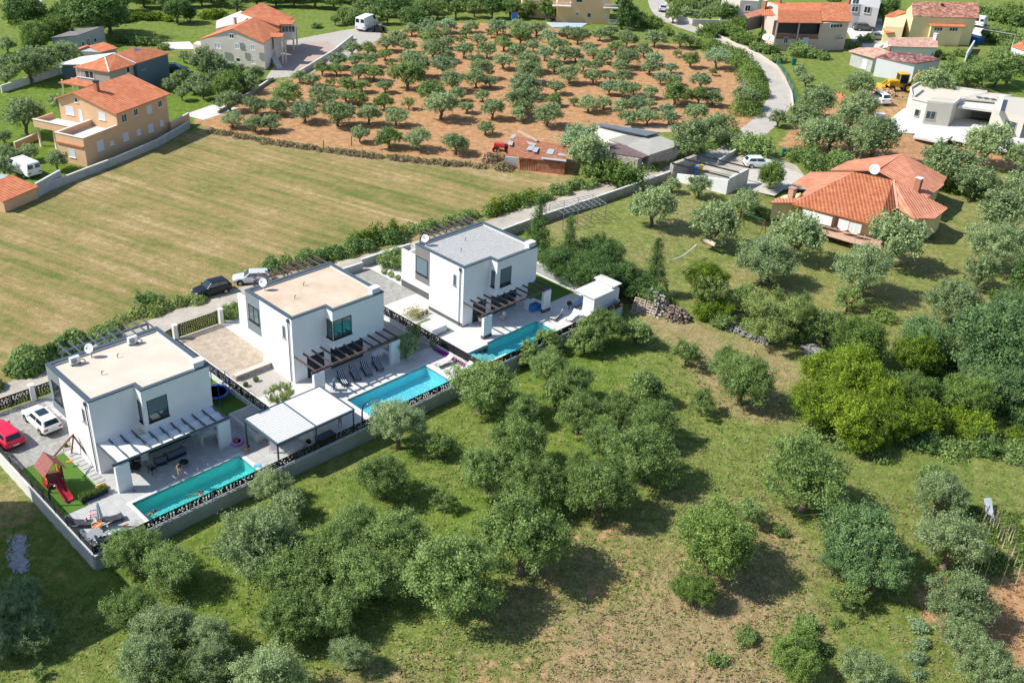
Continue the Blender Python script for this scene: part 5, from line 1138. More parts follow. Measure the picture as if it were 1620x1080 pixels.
def autolabel(px, py, w, kind, hint=None):
    size = 'very large' if w > 130 else 'large' if w > 85 else 'medium' if w > 48 else 'small'
    if hint: cands = [hint]
    else: cands = []
    near = sorted(LANDM, key=lambda q: (q[0][0]-px)**2+(q[0][1]-py)**2)[:6]
    def ph(q):
        a = math.atan2(py-q[0][1], px-q[0][0]); d = math.hypot(px-q[0][0], py-q[0][1]); k = int(round(a/(math.pi/4))) % 8
        return ('just ' if d < 70 else 'well ' if d > 170 else '')+DIRS[k], q[1]
    for q in near: dr, nm = ph(q); cands.append(f'{size} {kind} {dr} {nm}')
    for i in range(3):
        for j in range(i+1, 5):
            (d1, n1), (d2, n2) = ph(near[i]), ph(near[j]); cands.append(f'{size} {kind} {d1} {n1}, {d2} {n2}')
    for c in cands:
        if c not in USED and len(c.split()) <= 16: USED.add(c); return c
    base = cands[1 if len(cands) > 1 else 0]
    for wd in ('leafier', 'rounder', 'wider', 'flatter', 'denser', 'paler', 'lower', 'taller', 'rougher'):
        c = wd+' '+base
        if c not in USED and len(c.split()) <= 16: USED.add(c); return c
    return base
def tree(px, py, w, code='o', label=None, group=None, hmul=1.0):
    shape = protos(code, 0)[1] if (code, 0) in PROTO else None
    w = w*(.94 if py > 560 and w > 60 else 1)
    hi = 2 if (w > 62 and py > 380) else 1 if w > 34 else 0
    pr, shape = protos(code, hi)
    zc = 0.0; p = G(px, py); g = gh(p[0], p[1])
    for _ in range(5):
        q = np.array(P(px, py, g+zc)); dist = (q-CC)@CF; R = w/2*dist/FPX/ (0.92 if shape in ('olive', 'sparse') else .9 if shape != 'column' else .5); zc = ZC[shape]*R*hmul; g = gh(q[0], q[1])
    cm, tm = pr[rT.randrange(len(pr))]
    nm = NAMES[code]; t = bpy.data.objects.new(nm[0], None); COL.objects.link(t); t.empty_display_size = .3
    t.location = (q[0], q[1], g-.02); t.rotation_euler = (0, 0, rT.uniform(0, 6.28)); s = R; t.scale = (s*rT.uniform(.94, 1.06), s*rT.uniform(.94, 1.06), s*hmul*rT.uniform(.92, 1.06))
    lab = label or autolabel(px, py, w, nm[1])
    t['label'] = lab; t['category'] = 'shrub' if nm[0] == 'shrub' else 'tree'
    if group: t['group'] = group
    c = bpy.data.objects.new('crown', cm); COL.objects.link(c); c.parent = t
    k = bpy.data.objects.new('trunk' if shape != 'shrub' else 'stems', tm); COL.objects.link(k); k.parent = t
    TREES.append((px, py, w)); return t
# --- the olive orchard, digitised tile by tile
tA = [(1060,295,170),(1230,300,170),(1430,240,190),(1410,360,150),(900,420,190),(1100,420,150),(1250,420,170),(1470,470,110),(740,510,170),(890,520,160),(1130,550,190),(1290,560,190),(500,600,150),(640,630,150),(830,665,110),(1010,680,190),(1160,690,170),(1410,700,160),(370,770,280),(750,800,280),(990,800,170),(1120,820,200),(1400,850,220),(550,960,260),(900,970,330),(1240,1000,240),(1530,1020,230),(1550,190,150)]
tB = [(210,100,150),(380,60,190),(400,130,180),(590,50,180),(580,125,130),(840,60,150),(790,130,130),(1130,70,190),(1360,90,220),(1550,90,170),(70,180,180),(410,190,200),(920,200,160),(1060,140,120),(1200,240,190),(1380,170,200),(180,270,170),(440,300,250),(600,230,160),(730,210,120),(770,310,190),(1020,310,200),(1350,330,200),(1510,270,150),(190,370,130),(590,380,150),(230,460,300),(900,410,150),(950,510,230),(1190,430,200),(1470,430,250),(1480,540,270),(550,480,240),(160,580,320),(650,630,260),(900,620,220),(1050,660,140),(1440,670,310),(420,750,270),(690,780,170),(970,800,150),(180,890,150),(530,900,330),(800,930,140),(1080,940,240),(1410,840,340),(1360,1000,170)]
tC = [(190,170,170),(390,130,150),(500,160,210),(740,150,150),(850,110,170),(1030,190,210),(1330,190,200),(260,250,180),(380,250,120),(150,350,180),(370,360,200),(480,370,160),(620,290,160),(670,350,140),(790,380,180),(910,290,170),(1210,310,180),(1040,390,240),(1330,400,180),(250,480,180),(420,560,240),(560,480,140),(700,480,160),(950,490,180),(1270,500,190),(1500,510,130),(670,590,190),(850,600,130),(980,600,170),(1390,620,150),(1530,620,150),(270,710,170),(840,720,170),(980,720,220),(1100,730,150),(1280,760,160),(460,870,120),(620,880,220),(780,880,160),(980,910,200),(1140,890,220),(1270,890,130),(250,850,150),(180,1000,280),(1450,950,170),(1060,1030,200),(1250,1020,220),(1480,1040,170)]
tD = [(250,210,180),(360,220,150),(210,360,100),(360,420,180),(640,400,240),(590,555,100),(470,640,200),(200,760,280),(450,800,220),(600,820,200),(950,810,260),(420,970,250),(40,180,110)]
tE = [(420,240,260),(690,290,240),(930,300,220),(450,440,210),(690,490,210),(860,470,220)]
tF = [(330,610,190),(640,620,280),(940,650,260),(1360,690,270)]
tG = [(190,540,170)]
orch = []
for lst, ox_, oy_ in ((tA, 400, 30), (tB, 620, 30), (tC, 840, 30), (tD, 1040, 30), (tE, 300, 120), (tF, 520, 120), (tG, 740, 120)):
    orch += [(ox_+x*.14815, oy_+y*.14815, w_*.14815) for x, y, w_ in lst]
orch.sort(key=lambda q: -q[1]-.02*q[0]*0)
rows = []
for q in orch:      # group into image rows, front to back
    for rw in rows:
        if abs(rw[0][1]-q[1]) < 8.5: rw.append(q); break
    else: rows.append([q])
ORD = ['', 'first', 'second', 'third', 'fourth', 'fifth', 'sixth', 'seventh', 'eighth', 'ninth', 'tenth', 'eleventh', 'twelfth', 'thirteenth', 'fourteenth', 'fifteenth', 'sixteenth', 'seventeenth', 'eighteenth', 'nineteenth', 'twentieth', 'twenty-first', 'twenty-second']
for ri, rw in enumerate(rows):
    rw.sort()
    for k, q in enumerate(rw):
        cc = 'o' if rT.random() < .6 else ('b' if rT.random() < .6 else 'O')
        if q[2] < 19 or (abs(q[0]-646) < 6 and abs(q[1]-162) < 5): cc = 'v'
        rk = 'front' if ri == 0 else ORD[min(ri+1, 22)]
        sz = 'broad' if q[2] > 36 else 'middling' if q[2] > 25 else 'small'
        tree(q[0], q[1]+.5, q[2]*1.12, cc, f'{sz} olive tree, {ORD[min(k+1, 22)]} from left in the {rk} orchard row on red soil', 'olive trees of the orchard', .82)
T2 = '''o:1035,320,80 1064,290,32 1108,290,46 1177,316,56 1132,350,86 1262,368,96 1212,404,98 1417,372,104 1372,420,106 1222,412,70 1511,476,96 1554,426,66 1577,384,98 1592,330,98 1548,282,70 1565,220,86 1505,252,96 1616,248,60 1610,295,60 1387,212,78 1366,222,60 1362,163,58 1293,156,58 1275,182,62 1347,184,56 1290,208,66 1318,207,64 1232,184,34 1359,132,48 1275,113,0 1480,130,62 1265,112,24 1276,124,24
v:1344,468,50 1226,262,20
w:1225,500,92 1254,486,80 1205,478,60 1119,462,60
a:1119,440,66 1308,585,92 1350,592,108 1384,618,92 1300,640,92 1345,655,104 1405,655,88 1365,690,66 1451,560,80 1425,663,72 1470,655,60
A:1128,490,66 1532,671,84 1380,690,60 1612,690,40
O:480,880,78 430,866,84 280,1065,70 820,765,70 1180,594,98 1150,575,66 1180,466,50 1310,514,60 1022,608,64 1008,521,52 1283,742,150   1482,751,58 953,769,116 920,745,70 824,700,104 771,738,90 829,840,158 851,760,100 713,905,150   607,748,92 698,703,44 762,604,108 824,640,66 918,649,84 984,640,70 1024,613,52 1033,662,84 1020,711,118 958,690,74 870,572,66 905,600,84 840,556,44 866,536,42 952,512,72 926,530,54 880,620,56
e:266,899,92 211,872,90 460,917,116 460,972,104 518,965,96 518,872,104 567,831,86 629,849,104 567,911,114 611,907,86 204,958,80
o2:408,850,138 629,667,92 259,989,90 228,1041,104 328,1000,70 328,1041,80 20,958,80 48,1000,72 10,1010,60 30,935,60 429,767,66 457,795,54 422,1069,114 555,1033,66 1490,778,88 1509,852,110 1520,944,112 1527,1007,80 1568,1052,98 1376,1063,86
v2:700,791,38 1088,553,54 1111,636,46 1187,804,54 1342,937,56 62,1062,30
g:1127,850,150 1098,930,72 1261,1041,86 1221,277,46 1363,537,90 1448,617,72 1532,625,84 1270,1010,50
t:1364,850,146 1390,900,110 1340,880,90 1582,545,156 1600,600,100 1560,600,90 1600,490,80 1470,537,104
d:887,412,80 950,400,86 937,432,92 982,440,66 912,425,66 1031,466,52 1000,452,60 860,400,40 1155,18,34
S:1509,579,46 1515,560,40 1057,480,26 1515,295,44 1400,500,40 1580,468,34 1592,490,40
D:1555,303,56 1590,640,50 1500,650,50 1470,700,50 1560,700,60 1610,660,50 1575,305,40
s:1145,505,44 1260,522,56 1195,520,46 1218,338,36 1200,330,24 1196,232,70 1170,228,40 1272,242,56 1300,262,60 1325,252,50 1235,840,30 1276,990,46 1180,1007,40 1135,1041,34 1301,1026,32 1324,985,24 1199,330,26
B:1453,989,32 1455,1015,30 1453,1040,36 1457,1068,28
c:852,358,56 901,381,46 1037,424,56
o3:37,180,60 60,310,0 88,250,34 44,238,30 12,242,36 5,262,34 95,160,34 8,120,30 5,215,24 328,95,52 343,103,40 287,121,32 306,130,32 320,138,34 374,108,28 405,114,26 357,120,30 290,87,20 298,90,18 287,147,22 315,126,30 340,122,26 385,125,30 265,133,22 360,135,34 395,130,30 45,100,56 60,95,50 101,83,42 65,88,40 10,70,26 8,95,24 6,115,34
g3:358,137,44 370,128,36 56,52,50 88,44,46 52,65,40 70,38,40 1210,58,20 1320,0,24 1110,40,0
d3:42,22,64 152,12,92 170,20,60 120,12,50 100,28,44 60,30,40 279,14,42 300,22,26 990,14,38 1000,30,26 1405,14,44 655,27,42 968,8,0
A3:92,18,24 205,28,26 220,26,24 235,27,24 250,26,26 265,30,20 330,24,28 345,22,26 195,32,20 1050,46,14 362,30,20
s3:200,62,34 222,63,34 243,66,26 260,74,20 1010,24,26 1370,62,28 1352,72,24 1245,64,38 1262,80,40 1217,78,34 1197,74,30 1232,92,30 1280,84,30 1300,88,26 500,40,20 548,35,20 1480,86,30 1500,88,26 1520,84,24 1590,58,60 1600,75,40 1582,86,38 1610,30,40 1575,44,22 1565,20,46 1595,28,50
O3:1535,118,50 1560,110,50 1580,112,44 1600,104,50 1510,108,44 1545,104,36 542,22,24 530,30,18 560,26,20
S3:1138,44,44 1158,48,46 1178,60,42 1168,36,36 1192,50,0 835,22,28 870,18,20 1032,36,40 1120,50,36 1610,20,50 1052,50,26
y:985,14,16 994,20,14
y2:1613,437,22'''
for line in T2.split('\n'):
    code, rest = line.split(':'); cd = code[0]
    for it in rest.split():
        x, y, w_ = map(float, it.split(','))
        if w_ > 0: tree(x, y, w_*(.88 if cd == 'o' and x > 1000 and 180 < y < 500 else .9 if cd in 'dt' and y > 380 else 1), cd, hmul=.8 if cd == 'd' and y > 350 else 1.0)
# far groves at the top of the photograph
def grove(x0, x1, dx, ys, w_, cds, grp, nm):
    n_ = 0
    for r_, y in enumerate(ys):
        x = x0+(r_ % 2)*dx/2; 
        while x < x1:
            n_ += 1; k = rT.choice(cds)
            tree(x+rT.uniform(-3, 3), y+rT.uniform(-2, 2), w_*rT.uniform(.85, 1.15), k, f'{nm}, {ORD[min(22, int((x-x0)//dx)+1)]} from left, {["back", "middle", "front"][3-len(ys)+r_] if len(ys) > 1 else "single"} row', grp); x += dx
grove(575, 870, 29, (-14, 0, 12), 31, 'OOOd', 'trees of the far olive grove', 'olive tree in the far grove above the orchard')
grove(560, 660, 26, (22,), 26, 'O', 'trees beside the large white van', 'dark olive tree beyond the large white van')
grove(1066, 1180, 19, (-4, 8, 20), 24, 'OOo', 'olive trees above the curved pale wall', 'olive tree above the curved pale wall')
grove(180, 560, 30, (-16, -6), 34, 'dddgO', 'trees along the top edge', 'dark green tree along the top edge')
# --- masses of undergrowth nobody could count
def undergrowth(name, pts, width, height, n, mcode, size=.34, seed=1, hseed=None, clump=1.0):
    """leafy bank along a line of photograph points: width and height in metres"""
    rs = np.random.RandomState(seed); c = [G(*p) for p in pts]; seg = [np.linalg.norm(c[i+1][:2]-c[i][:2]) for i in range(len(c)-1)]; L = sum(seg)
    nl = max(6, int(L/(width*.45))); V = []
    lob = []
    for i in range(nl*2):
        t = rs.rand()*L; k = 0
        while k < len(seg)-1 and t > seg[k]: t -= seg[k]; k += 1
        a, b = c[k], c[k+1]; q = a+(b-a)*t/seg[k]; d = (b-a)/seg[k]; nrm = np.array([-d[1], d[0], 0]); r = rs.uniform(.28, .55)*width*clump
        q = q+nrm*rs.uniform(-.5, .5)*(width-r); lob.append((q[0], q[1], gh(q[0], q[1]), r, rs.uniform(.45, 1.1)*height))
    lob = np.array(lob); w8 = lob[:, 3]*lob[:, 4]; idx = rs.choice(len(lob), n, p=w8/w8.sum()); D = rs.normal(size=(n, 3)); D[:, 2] = np.abs(D[:, 2]); D /= np.linalg.norm(D, axis=1)[:, None]
    rad_ = 1-np.abs(rs.normal(size=n))*.18; C = np.stack([lob[idx, 0]+D[:, 0]*lob[idx, 3]*rad_, lob[idx, 1]+D[:, 1]*lob[idx, 3]*rad_, lob[idx, 2]+D[:, 2]*lob[idx, 4]*rad_], 1)
    Nn = D+rs.normal(size=(n, 3))*.6; Nn /= np.linalg.norm(Nn, axis=1)[:, None]; U = rs.normal(size=(n, 3))+np.array([0, 0, .6]); U -= Nn*(U*Nn).sum(1)[:, None]; U /= np.linalg.norm(U, axis=1)[:, None]
    ln = size*rs.uniform(.6, 1.4, n); m_ = quadmesh(name, quads(C, Nn, U, ln, ln*.5), LM[mcode]); o = bpy.data.objects.new(name, m_); COL.objects.link(o); o['kind'] = 'stuff'; return o
def ug(name, label, *a, **k):
    o = undergrowth(name, *a, **k); o['label'] = label; o['category'] = name.replace('_', ' ')
ug('undergrowth', 'green bushy bank between the mown field and the lane at left', [(-40, 612), (40, 580), (110, 550), (180, 520)], 4.0, 1.7, 12000, 'O', seed=3, clump=.8)
ug('undergrowth', 'weedy bank along the lane behind the first villa', [(150, 530), (225, 497), (290, 480), (330, 466)], 2.6, 1.0, 7000, 'w', seed=4, size=.28)
ug('undergrowth', 'dark leafy bushes in the bank below the field', [(10, 600), (60, 580), (110, 560)], 2.6, 2.0, 6000, 'd', seed=14)
ug('undergrowth', 'ivy covered hedge left of the farthest villa', [(430, 428), (480, 418), (540, 403), (590, 388), (632, 378)], 2.6, 1.8, 11000, 'd', seed=5, size=.28)
ug('undergrowth', 'yellowish shrubs on top of the ivy hedge', [(560, 392), (600, 380), (640, 370)], 2.2, 2.4, 3500, 'a', seed=6, size=.28)
ug('undergrowth', 'hedge bank between the field and the lane above the farthest villa', [(650, 368), (720, 352), (790, 334), (850, 316), (905, 300), (940, 290)], 2.8, 1.5, 11000, 'O', seed=7, clump=.8, size=.3)
ug('undergrowth', 'yellow-green bushes in the bank along the lane', [(770, 340), (800, 330), (870, 315)], 2.4, 2.4, 3500, 'a', seed=8, size=.28)
ug('hedge', 'tall bright green hedge with white blossom along the inside of the road bend', [(1105, 72), (1140, 84), (1168, 96), (1185, 118), (1192, 148), (1186, 172), (1168, 186)], 5.5, 3.2, 19000, 'g', seed=9, size=.36)
ug('dry_weeds', 'dry brown weeds along the fence between field and orchard', [(330, 208), (420, 226), (520, 240), (620, 252), (720, 262), (800, 268)], 1.7, .75, 8500, 'r', seed=10, size=.3)
ug('undergrowth', 'low green weeds among the dry fence line of the orchard', [(335, 207), (450, 228), (560, 242), (680, 256), (790, 266)], 1.8, .5, 4500, 'O', seed=18, size=.26)
ug('dry_weeds', 'tall straw weeds left of the rusty shed', [(770, 256), (800, 250), (812, 262), (795, 270)], 2.6, 1.3, 3500, 'r', seed=11, size=.32)
ug('undergrowth', 'green scrub in front of the stone barn beside the lane', [(1010, 275), (1080, 252), (1140, 228), (1165, 205)], 2.2, 1.2, 5000, 'g', seed=12, size=.28)
ug('undergrowth', 'scrub around the foot of the yellow-green trees', [(1290, 690), (1380, 712), (1460, 700), (1540, 718), (1620, 715)], 4.0, 1.1, 9000, 'O', seed=13, size=.26)
ug('undergrowth', 'tangled green scrub at the right edge of the grove', [(1420, 620), (1480, 600), (1540, 610), (1620, 620)], 6.0, 1.8, 12000, 'd', seed=15, size=.28)
ug('vegetable_bed', 'climbing bean plants between the wooden stakes at the right edge', [(1535, 815), (1560, 860), (1590, 910)], 4.0, 1.0, 6500, 'g', seed=16, size=.24)
ug('vegetable_bed', 'low bright green vegetable row at the right edge', [(1600, 810), (1615, 860), (1630, 905)], 2.0, .5, 3500, 'g', seed=17, size=.22)
tree(440, 624, 46, 'w', 'loose light green bush beside the ribbed shelter roof'); tree(641, 542, 46, 'o', 'young olive tree on the gravel bed right of the second villa'); tree(655, 530, 30, 'v', 'thin sapling on the gravel bed beside the perforated fence')
tree(368, 492, 44, 's', 'loose green bush right of the brown sliding gate'); tree(626, 410, 54, 's', 'clipped shrubs by the lane at the farthest villa drive'); tree(913, 450, 20, 'v', 'small potted tree at the white wall of the farthest garden'); tree(236, 474, 46, 'D', 'dark bush at the field edge above the first villa roof')
bush = tree(974, 272, 88, 'S', 'large glossy green round bush between the rusty shed and the stone barn')
bush = tree(918, 216, 66, 'b', 'wide grey olive tree between the rusty shed and the stone barn'); tree(930, 240, 64, 'o', 'broad olive tree overhanging the right end of the rusty shed')
tree(1092, 213, 66, 'o', 'wide olive tree behind the right end of the stone barn'); tree(1138, 196, 58, 'o', 'wide olive tree beside the road junction')
# grass and weed tufts: strewn over the near meadow
def tufts(name, label, poly, n, mcode, size, seed, h=.22):
    rs = np.random.RandomState(seed); xs = [p[0] for p in poly]; ys = [p[1] for p in poly]; pts = []
    x = rs.uniform(min(xs), max(xs), n*4); y = rs.uniform(min(ys), max(ys), n*4); k = inpoly(x, y, poly); x, y = x[k][:n], y[k][:n]
    nz = (np.sin(x*.05+seed)+np.sin(y*.07+2*seed)+np.sin((x+y)*.023))/3; k = rs.rand(len(x)) < .55+.5*nz; x, y = x[k], y[k]
    w3 = np.array([G(a, b) for a, b in zip(x, y)]); m_ = 5; C = np.repeat(w3, m_, 0); N = len(C); C = C+np.concatenate([rs.normal(size=(N, 2))*.11, np.full((N, 1), .06)], 1)
    ang = rs.uniform(0, 6.28, N); Nn = np.stack([np.cos(ang), np.sin(ang), rs.uniform(.2, .9, N)], 1); Nn /= np.linalg.norm(Nn, axis=1)[:, None]
    U = np.stack([rs.normal(size=N)*.5, rs.normal(size=N)*.5, np.ones(N)], 1); U -= Nn*(U*Nn).sum(1)[:, None]; U /= np.linalg.norm(U, axis=1)[:, None]; ln = size*rs.uniform(.5, 1.5, N)
    me_ = quadmesh(name, quads(C+U*ln[:, None]*.3, Nn, U, ln, ln*.45), LM[mcode]); o = bpy.data.objects.new(name, me_); COL.objects.link(o); o['kind'] = 'stuff'; o['label'] = label; o['category'] = 'grass'
tufts('grass', 'short green grass tufts of the near olive grove', [(170, 930), (560, 740), (800, 600), (1000, 500), (1100, 560), (1250, 700), (1300, 1080), (0, 1080), (0, 960)], 8000, 'w', .19, 21)
tufts('grass', 'darker weeds scattered through the near grove', [(170, 930), (560, 740), (800, 600), (1000, 500), (1250, 560), (1620, 700), (1620, 1080), (0, 1080), (0, 960)], 2400, 'O', .18, 22)
tufts('dry_grass', 'dry straw tufts on the meadow', [(600, 1080), (900, 820), (1060, 560), (1250, 600), (1480, 760), (1620, 760), (1620, 1080)], 6000, 'r', .18, 23)
# ------------------------------------------------------------------ movable things
M_tyre = mat('tyre_rubber', (.02, .02, .02), .85); M_rim = mat('alloy_rim', (.45, .46, .48), .3, metal=.8); M_carglass = glassm('car_glass', (.012, .03, .045), .04)
M_redl = mat('red_tail_light', (.45, .01, .02), .25, spec=.6); M_headl = mat('clear_headlight', (.7, .72, .74), .15, spec=.8); M_plate = mat('number_plate', (.75, .75, .75), .5)
def heading(p0, p1): a = P(*p0); b = P(*p1); return math.atan2(b[1]-a[1], b[0]-a[0])
def place(px, py, z=0.0): q = P(px, py, z); return (q[0], q[1], 0.0)
def car(label, px, py, rot, col, kind='hatch', L=4.3, Wd=1.78, H=1.47, sc=1.0, roofglass=False, name='parked_car', extra=None, dark=False):
    t = thing(name, label, 'van' if kind == 'van' else 'car', (0, 0, 0)); pm = paint('paint_'+col[0], col[1]) if col[0] != 'black' else mat('paint_black', col[1], rough=.28, spec=.35); h2 = Wd/2
    if kind == 'van': prof = [(-L/2, .5, H*.62, .93), (-L/2+.08, .3, H*.66, 1), (L*.18, .3, H*.66, 1), (L*.33, .3, H*.60, .99), (L*.44, .3, H*.50, .95), (L/2-.06, .35, H*.40, .88), (L/2, .45, H*.34, .8)]
    elif kind == 'saloon': prof = [(-L/2, .5, .86, .84), (-L/2+.12, .32, .95, .95), (-L*.30, .26, .98, 1), (0, .26, .95, 1), (L*.2, .26, .94, 1), (L*.38, .28, .82, .96), (L/2-.1, .32, .70, .88), (L/2, .42, .60, .78)]
    else: prof = [(-L/2, .5, .90, .86), (-L/2+.1, .32, 1.0, .96), (-L*.3, .26, 1.0, 1), (0, .26, .96, 1), (L*.2, .26, .95, 1), (L*.38, .28, .86, .96), (L/2-.1, .32, .74, .9), (L/2, .42, .62, .8)]
    k = H/1.47 if kind != 'van' else 1
    o = MB(); V_ = []; n = 10
    for (x, zl, zh, w) in prof:
        w *= h2; zh *= k; zm = (zl+zh)/2
        V_ += [(x, -w*.86, zl), (x, -w, zl+.14), (x, -w*1.0, zm+.03), (x, -w*.94, zh-.05), (x, -w*.80, zh), (x, w*.80, zh), (x, w*.94, zh-.05), (x, w, zm+.03), (x, w, zl+.14), (x, w*.86, zl)]
    F_ = [(i*n+j, i*n+(j+1) % n, (i+1)*n+(j+1) % n, (i+1)*n+j) for i in range(len(prof)-1) for j in range(n)]+[tuple(range(n))[::-1], tuple((len(prof)-1)*n+j for j in range(n))]
    o.add(V_, F_); body = o.build('body', pm, t, bev=.03)
    # greenhouse
    if kind == 'van': A = (L*.34, H*.58, L*.19, H, -L/2+.05, H*.985, -L/2, H*.6); wb, wt = h2*.95, h2*.86
    elif kind == 'saloon': A = (L*.20, .93*k, L*.02, H, -L*.25, H*.985, -L*.38, .96*k); wb, wt = h2*.9, h2*.68
    elif kind == 'wagon': A = (L*.21, .94*k, L*.06, H, -L*.40, H*.97, -L*.475, .98*k); wb, wt = h2*.9, h2*.7
    else: A = (L*.21, .94*k, L*.05, H, -L*.38, H*.97, -L*.47, .98*k); wb, wt = h2*.9, h2*.7
    xf, zf, xr, zr, xq, zq, xb, zb = A
    g = MB(); g.add([(xf, -wb, zf), (xr, -wt, zr), (xq, -wt, zq), (xb, -wb, zb), (xf, wb, zf), (xr, wt, zr), (xq, wt, zq), (xb, wb, zb)], [(0, 1, 2, 3), (7, 6, 5, 4), (0, 4, 5, 1), (1, 5, 6, 2), (2, 6, 7, 3), (3, 7, 4, 0)])
    g.build('cabin', pm, t, bev=.07)
    def lerp(a, b, s): return tuple(a[i]+(b[i]-a[i])*s for i in range(3))
    def pane(q, off, nm='window', m=M_carglass, sub=None):
        c = Vector(q[1])-Vector(q[0]); d = Vector(q[3])-Vector(q[0]); nn = c.cross(d).normalized(); 
        if nn.dot(Vector(off)) < 0: nn = -nn
        cc = sum((Vector(p) for p in q), Vector((0, 0, 0)))/4; q2 = [cc+(Vector(p)-cc)*1.0+nn*.012 for p in q]; p_ = MB(); p_.add(q2, [(0, 1, 2, 3)]); return p_.build(nm, m, t)
    wf = [(xf, -wb, zf), (xf, wb, zf), (xr, wt, zr), (xr, -wt, zr)]
    def inset(q, a, b): 
        p0, p1, p2, p3 = q; e = lambda u, v: lerp(lerp(p0, p1, u), lerp(p3, p2, u), v); return [e(a, b), e(1-a, b), e(1-a, 1-b), e(a, 1-b)]
    pane(inset(wf, .07, .08), (1, 0, .5), 'windscreen')
    if kind != 'van': pane(inset([(xb, -wb, zb), (xb, wb, zb), (xq, wt, zq), (xq, -wt, zq)], .1, .1), (-1, 0, .3), 'rear_window')
    else: 
        for y in (-.5, .5): pane([(xb-.01, (y-.36)*wb, H*.64), (xb-.01, (y+.36)*wb, H*.64), (xb+.03, (y+.34)*wb, H*.88), (xb+.03, (y-.34)*wb, H*.88)], (-1, 0, 0), 'rear_window')
    for s in (-1, 1):
        lo = lambda u: (xb+(xf-xb)*u, s*wb, zb+(zf-zb)*u); up = lambda u: (xq+(xr-xq)*u, s*wt, zq+(zr-zq)*u)
        segs = ((.10, .47), (.51, .93)) if kind != 'van' else ((.80, .97),)
        for u0, u1 in segs:
            q = [lerp(lo(u0), up(u0), .12), lerp(lo(u1), up(u1), .12), lerp(lo(u1), up(min(1, u1+.03)), .86), lerp(lo(u0), up(u0), .86)]; pane(q, (0, s, .2), 'side_window')
    if roofglass: p_ = MB(); p_.add([(xr-.1, -wt*.72, zr+.012), (xr-.1, wt*.72, zr+.012), (xr-1.15, wt*.72, zr+.006), (xr-1.15, -wt*.72, zr+.006)], [(0, 1, 2, 3)]); p_.build('roof_glass', M_carglass, t)
    for x in (-L*.30, L*.31):
        for s in (-1, 1):
            w = MB(); yo = s*(h2-.1); w.tube([(x, yo-s*.11, .32), (x, yo+s*.115, .32)], .33, 18); wo = w.build('wheel', M_tyre, t)
            r = MB(); r.tube([(x, yo+s*.10, .32), (x, yo+s*.125, .32)], .21, 14); r.build('rim', M_rim, wo)
            a = MB(); a.tube([(x, yo+s*.02, .34), (x, yo+s*.095, .34)], .40, 18); a.build('wheel_arch', M_black, t)
    for s in (-1, 1):
        l_ = MB(); l_.box(L/2-.22, L/2-.02, min(s*h2*.5, s*h2*.82), max(s*h2*.5, s*h2*.82), .58*k, .70*k); l_.build('headlight', M_headl, t)
        l_ = MB(); l_.box(-L/2-.012, -L/2+.10, min(s*h2*.52, s*h2*.88), max(s*h2*.52, s*h2*.88), .70*k, .86*k); l_.build('tail_light', M_redl, t)
        m_ = MB(); m_.box(xf-.25, xf-.08, min(s*h2*.95, s*h2*1.12), max(s*h2*.95, s*h2*1.12), zf, zf+.12); m_.build('wing_mirror', pm, t)
    pl = MB(); pl.box(-L/2-.02, -L/2+.01, -.26, .26, .52, .63); pl.build('number_plate', M_plate, t)
    bp = MB(); bp.box(-L/2-.015, -L/2+.05, -h2*.8, h2*.8, .30, .44); bp.build('bumper', M_black, t)
    q = place(px, py, .55*sc); t.location = q; t.rotation_euler = (0, 0, rot); t.scale = (sc, sc, sc); return t
car('bright red estate car parked beside the white car at the left edge', 6, 686, heading((25, 712), (-14, 678)), ('red', (.62, .008, .05)), 'wagon', 4.6, 1.8, 1.5)
car('white estate car with dark panoramic roof parked in the first villa driveway', 66, 663, heading((84, 682), (48, 650)), ('white', (.78, .79, .8)), 'wagon', 4.6, 1.82, 1.5, roofglass=True)
car('black small suv parked on the verge between field and lane', 335, 457, heading((366, 452), (306, 468)), ('black', (.010, .014, .022)), 'hatch', 4.2, 1.8, 1.62)
car('silver estate car parked behind the second villa pergola', 399, 439, heading((424, 438), (370, 441)), ('silver', (.52, .56, .60)), 'wagon', 4.4, 1.75, 1.45)
car('white hatchback parked in the gravel yard left of the bungalow', 1201, 258, heading((1180, 258), (1224, 259)), ('white', (.78, .79, .8)), 'hatch', 4.3, 1.8, 1.5, 1.16)
car('white panel van parked between the garage and the orange house', 37, 268, heading((52, 277), (20, 264)), ('white', (.78, .79, .8)), 'van', 4.9, 1.9, 2.0, 1.15, name='parked_van')
car('tall white panel van parked at the end of the gravel court above the orchard', 581, 41, rad(72), ('white', (.78, .79, .8)), 'van', 6.0, 2.1, 2.6, 1.2, name='parked_van')
car('silver car standing on the road at the top edge', 1049, 13, rad(84), ('silver', (.52, .56, .60)), 'hatch', 4.2, 1.75, 1.45, 1.25)
car('dark grey car parked between the pinkish and the yellow house', 1367, 44, rad(8), ('darkgrey', (.07, .08, .10)), 'wagon', 4.5, 1.8, 1.5, 1.25)
car('grey green car in the shade left of the yellow house', 1389, 59, rad(-5), ('greygreen', (.14, .17, .16)), 'saloon', 4.5, 1.8, 1.45, 1.2)
car('white van partly hidden behind the right end of the yellow house', 1551, 37, rad(60), ('white', (.78, .79, .8)), 'van', 4.6, 1.9, 2.0, 1.3, name='parked_van')
car('dark car in the shadow behind the blue and grey house', 277, 109, rad(10), ('black', (.010, .014, .022)), 'saloon', 4.4, 1.8, 1.45, 1.15)
car('white off-road car with spare rack beside the yellow digger', 1391, 157, heading((1402, 163), (1378, 150)), ('white', (.78, .79, .8)), 'wagon', 4.3, 1.8, 1.8, 1.25)
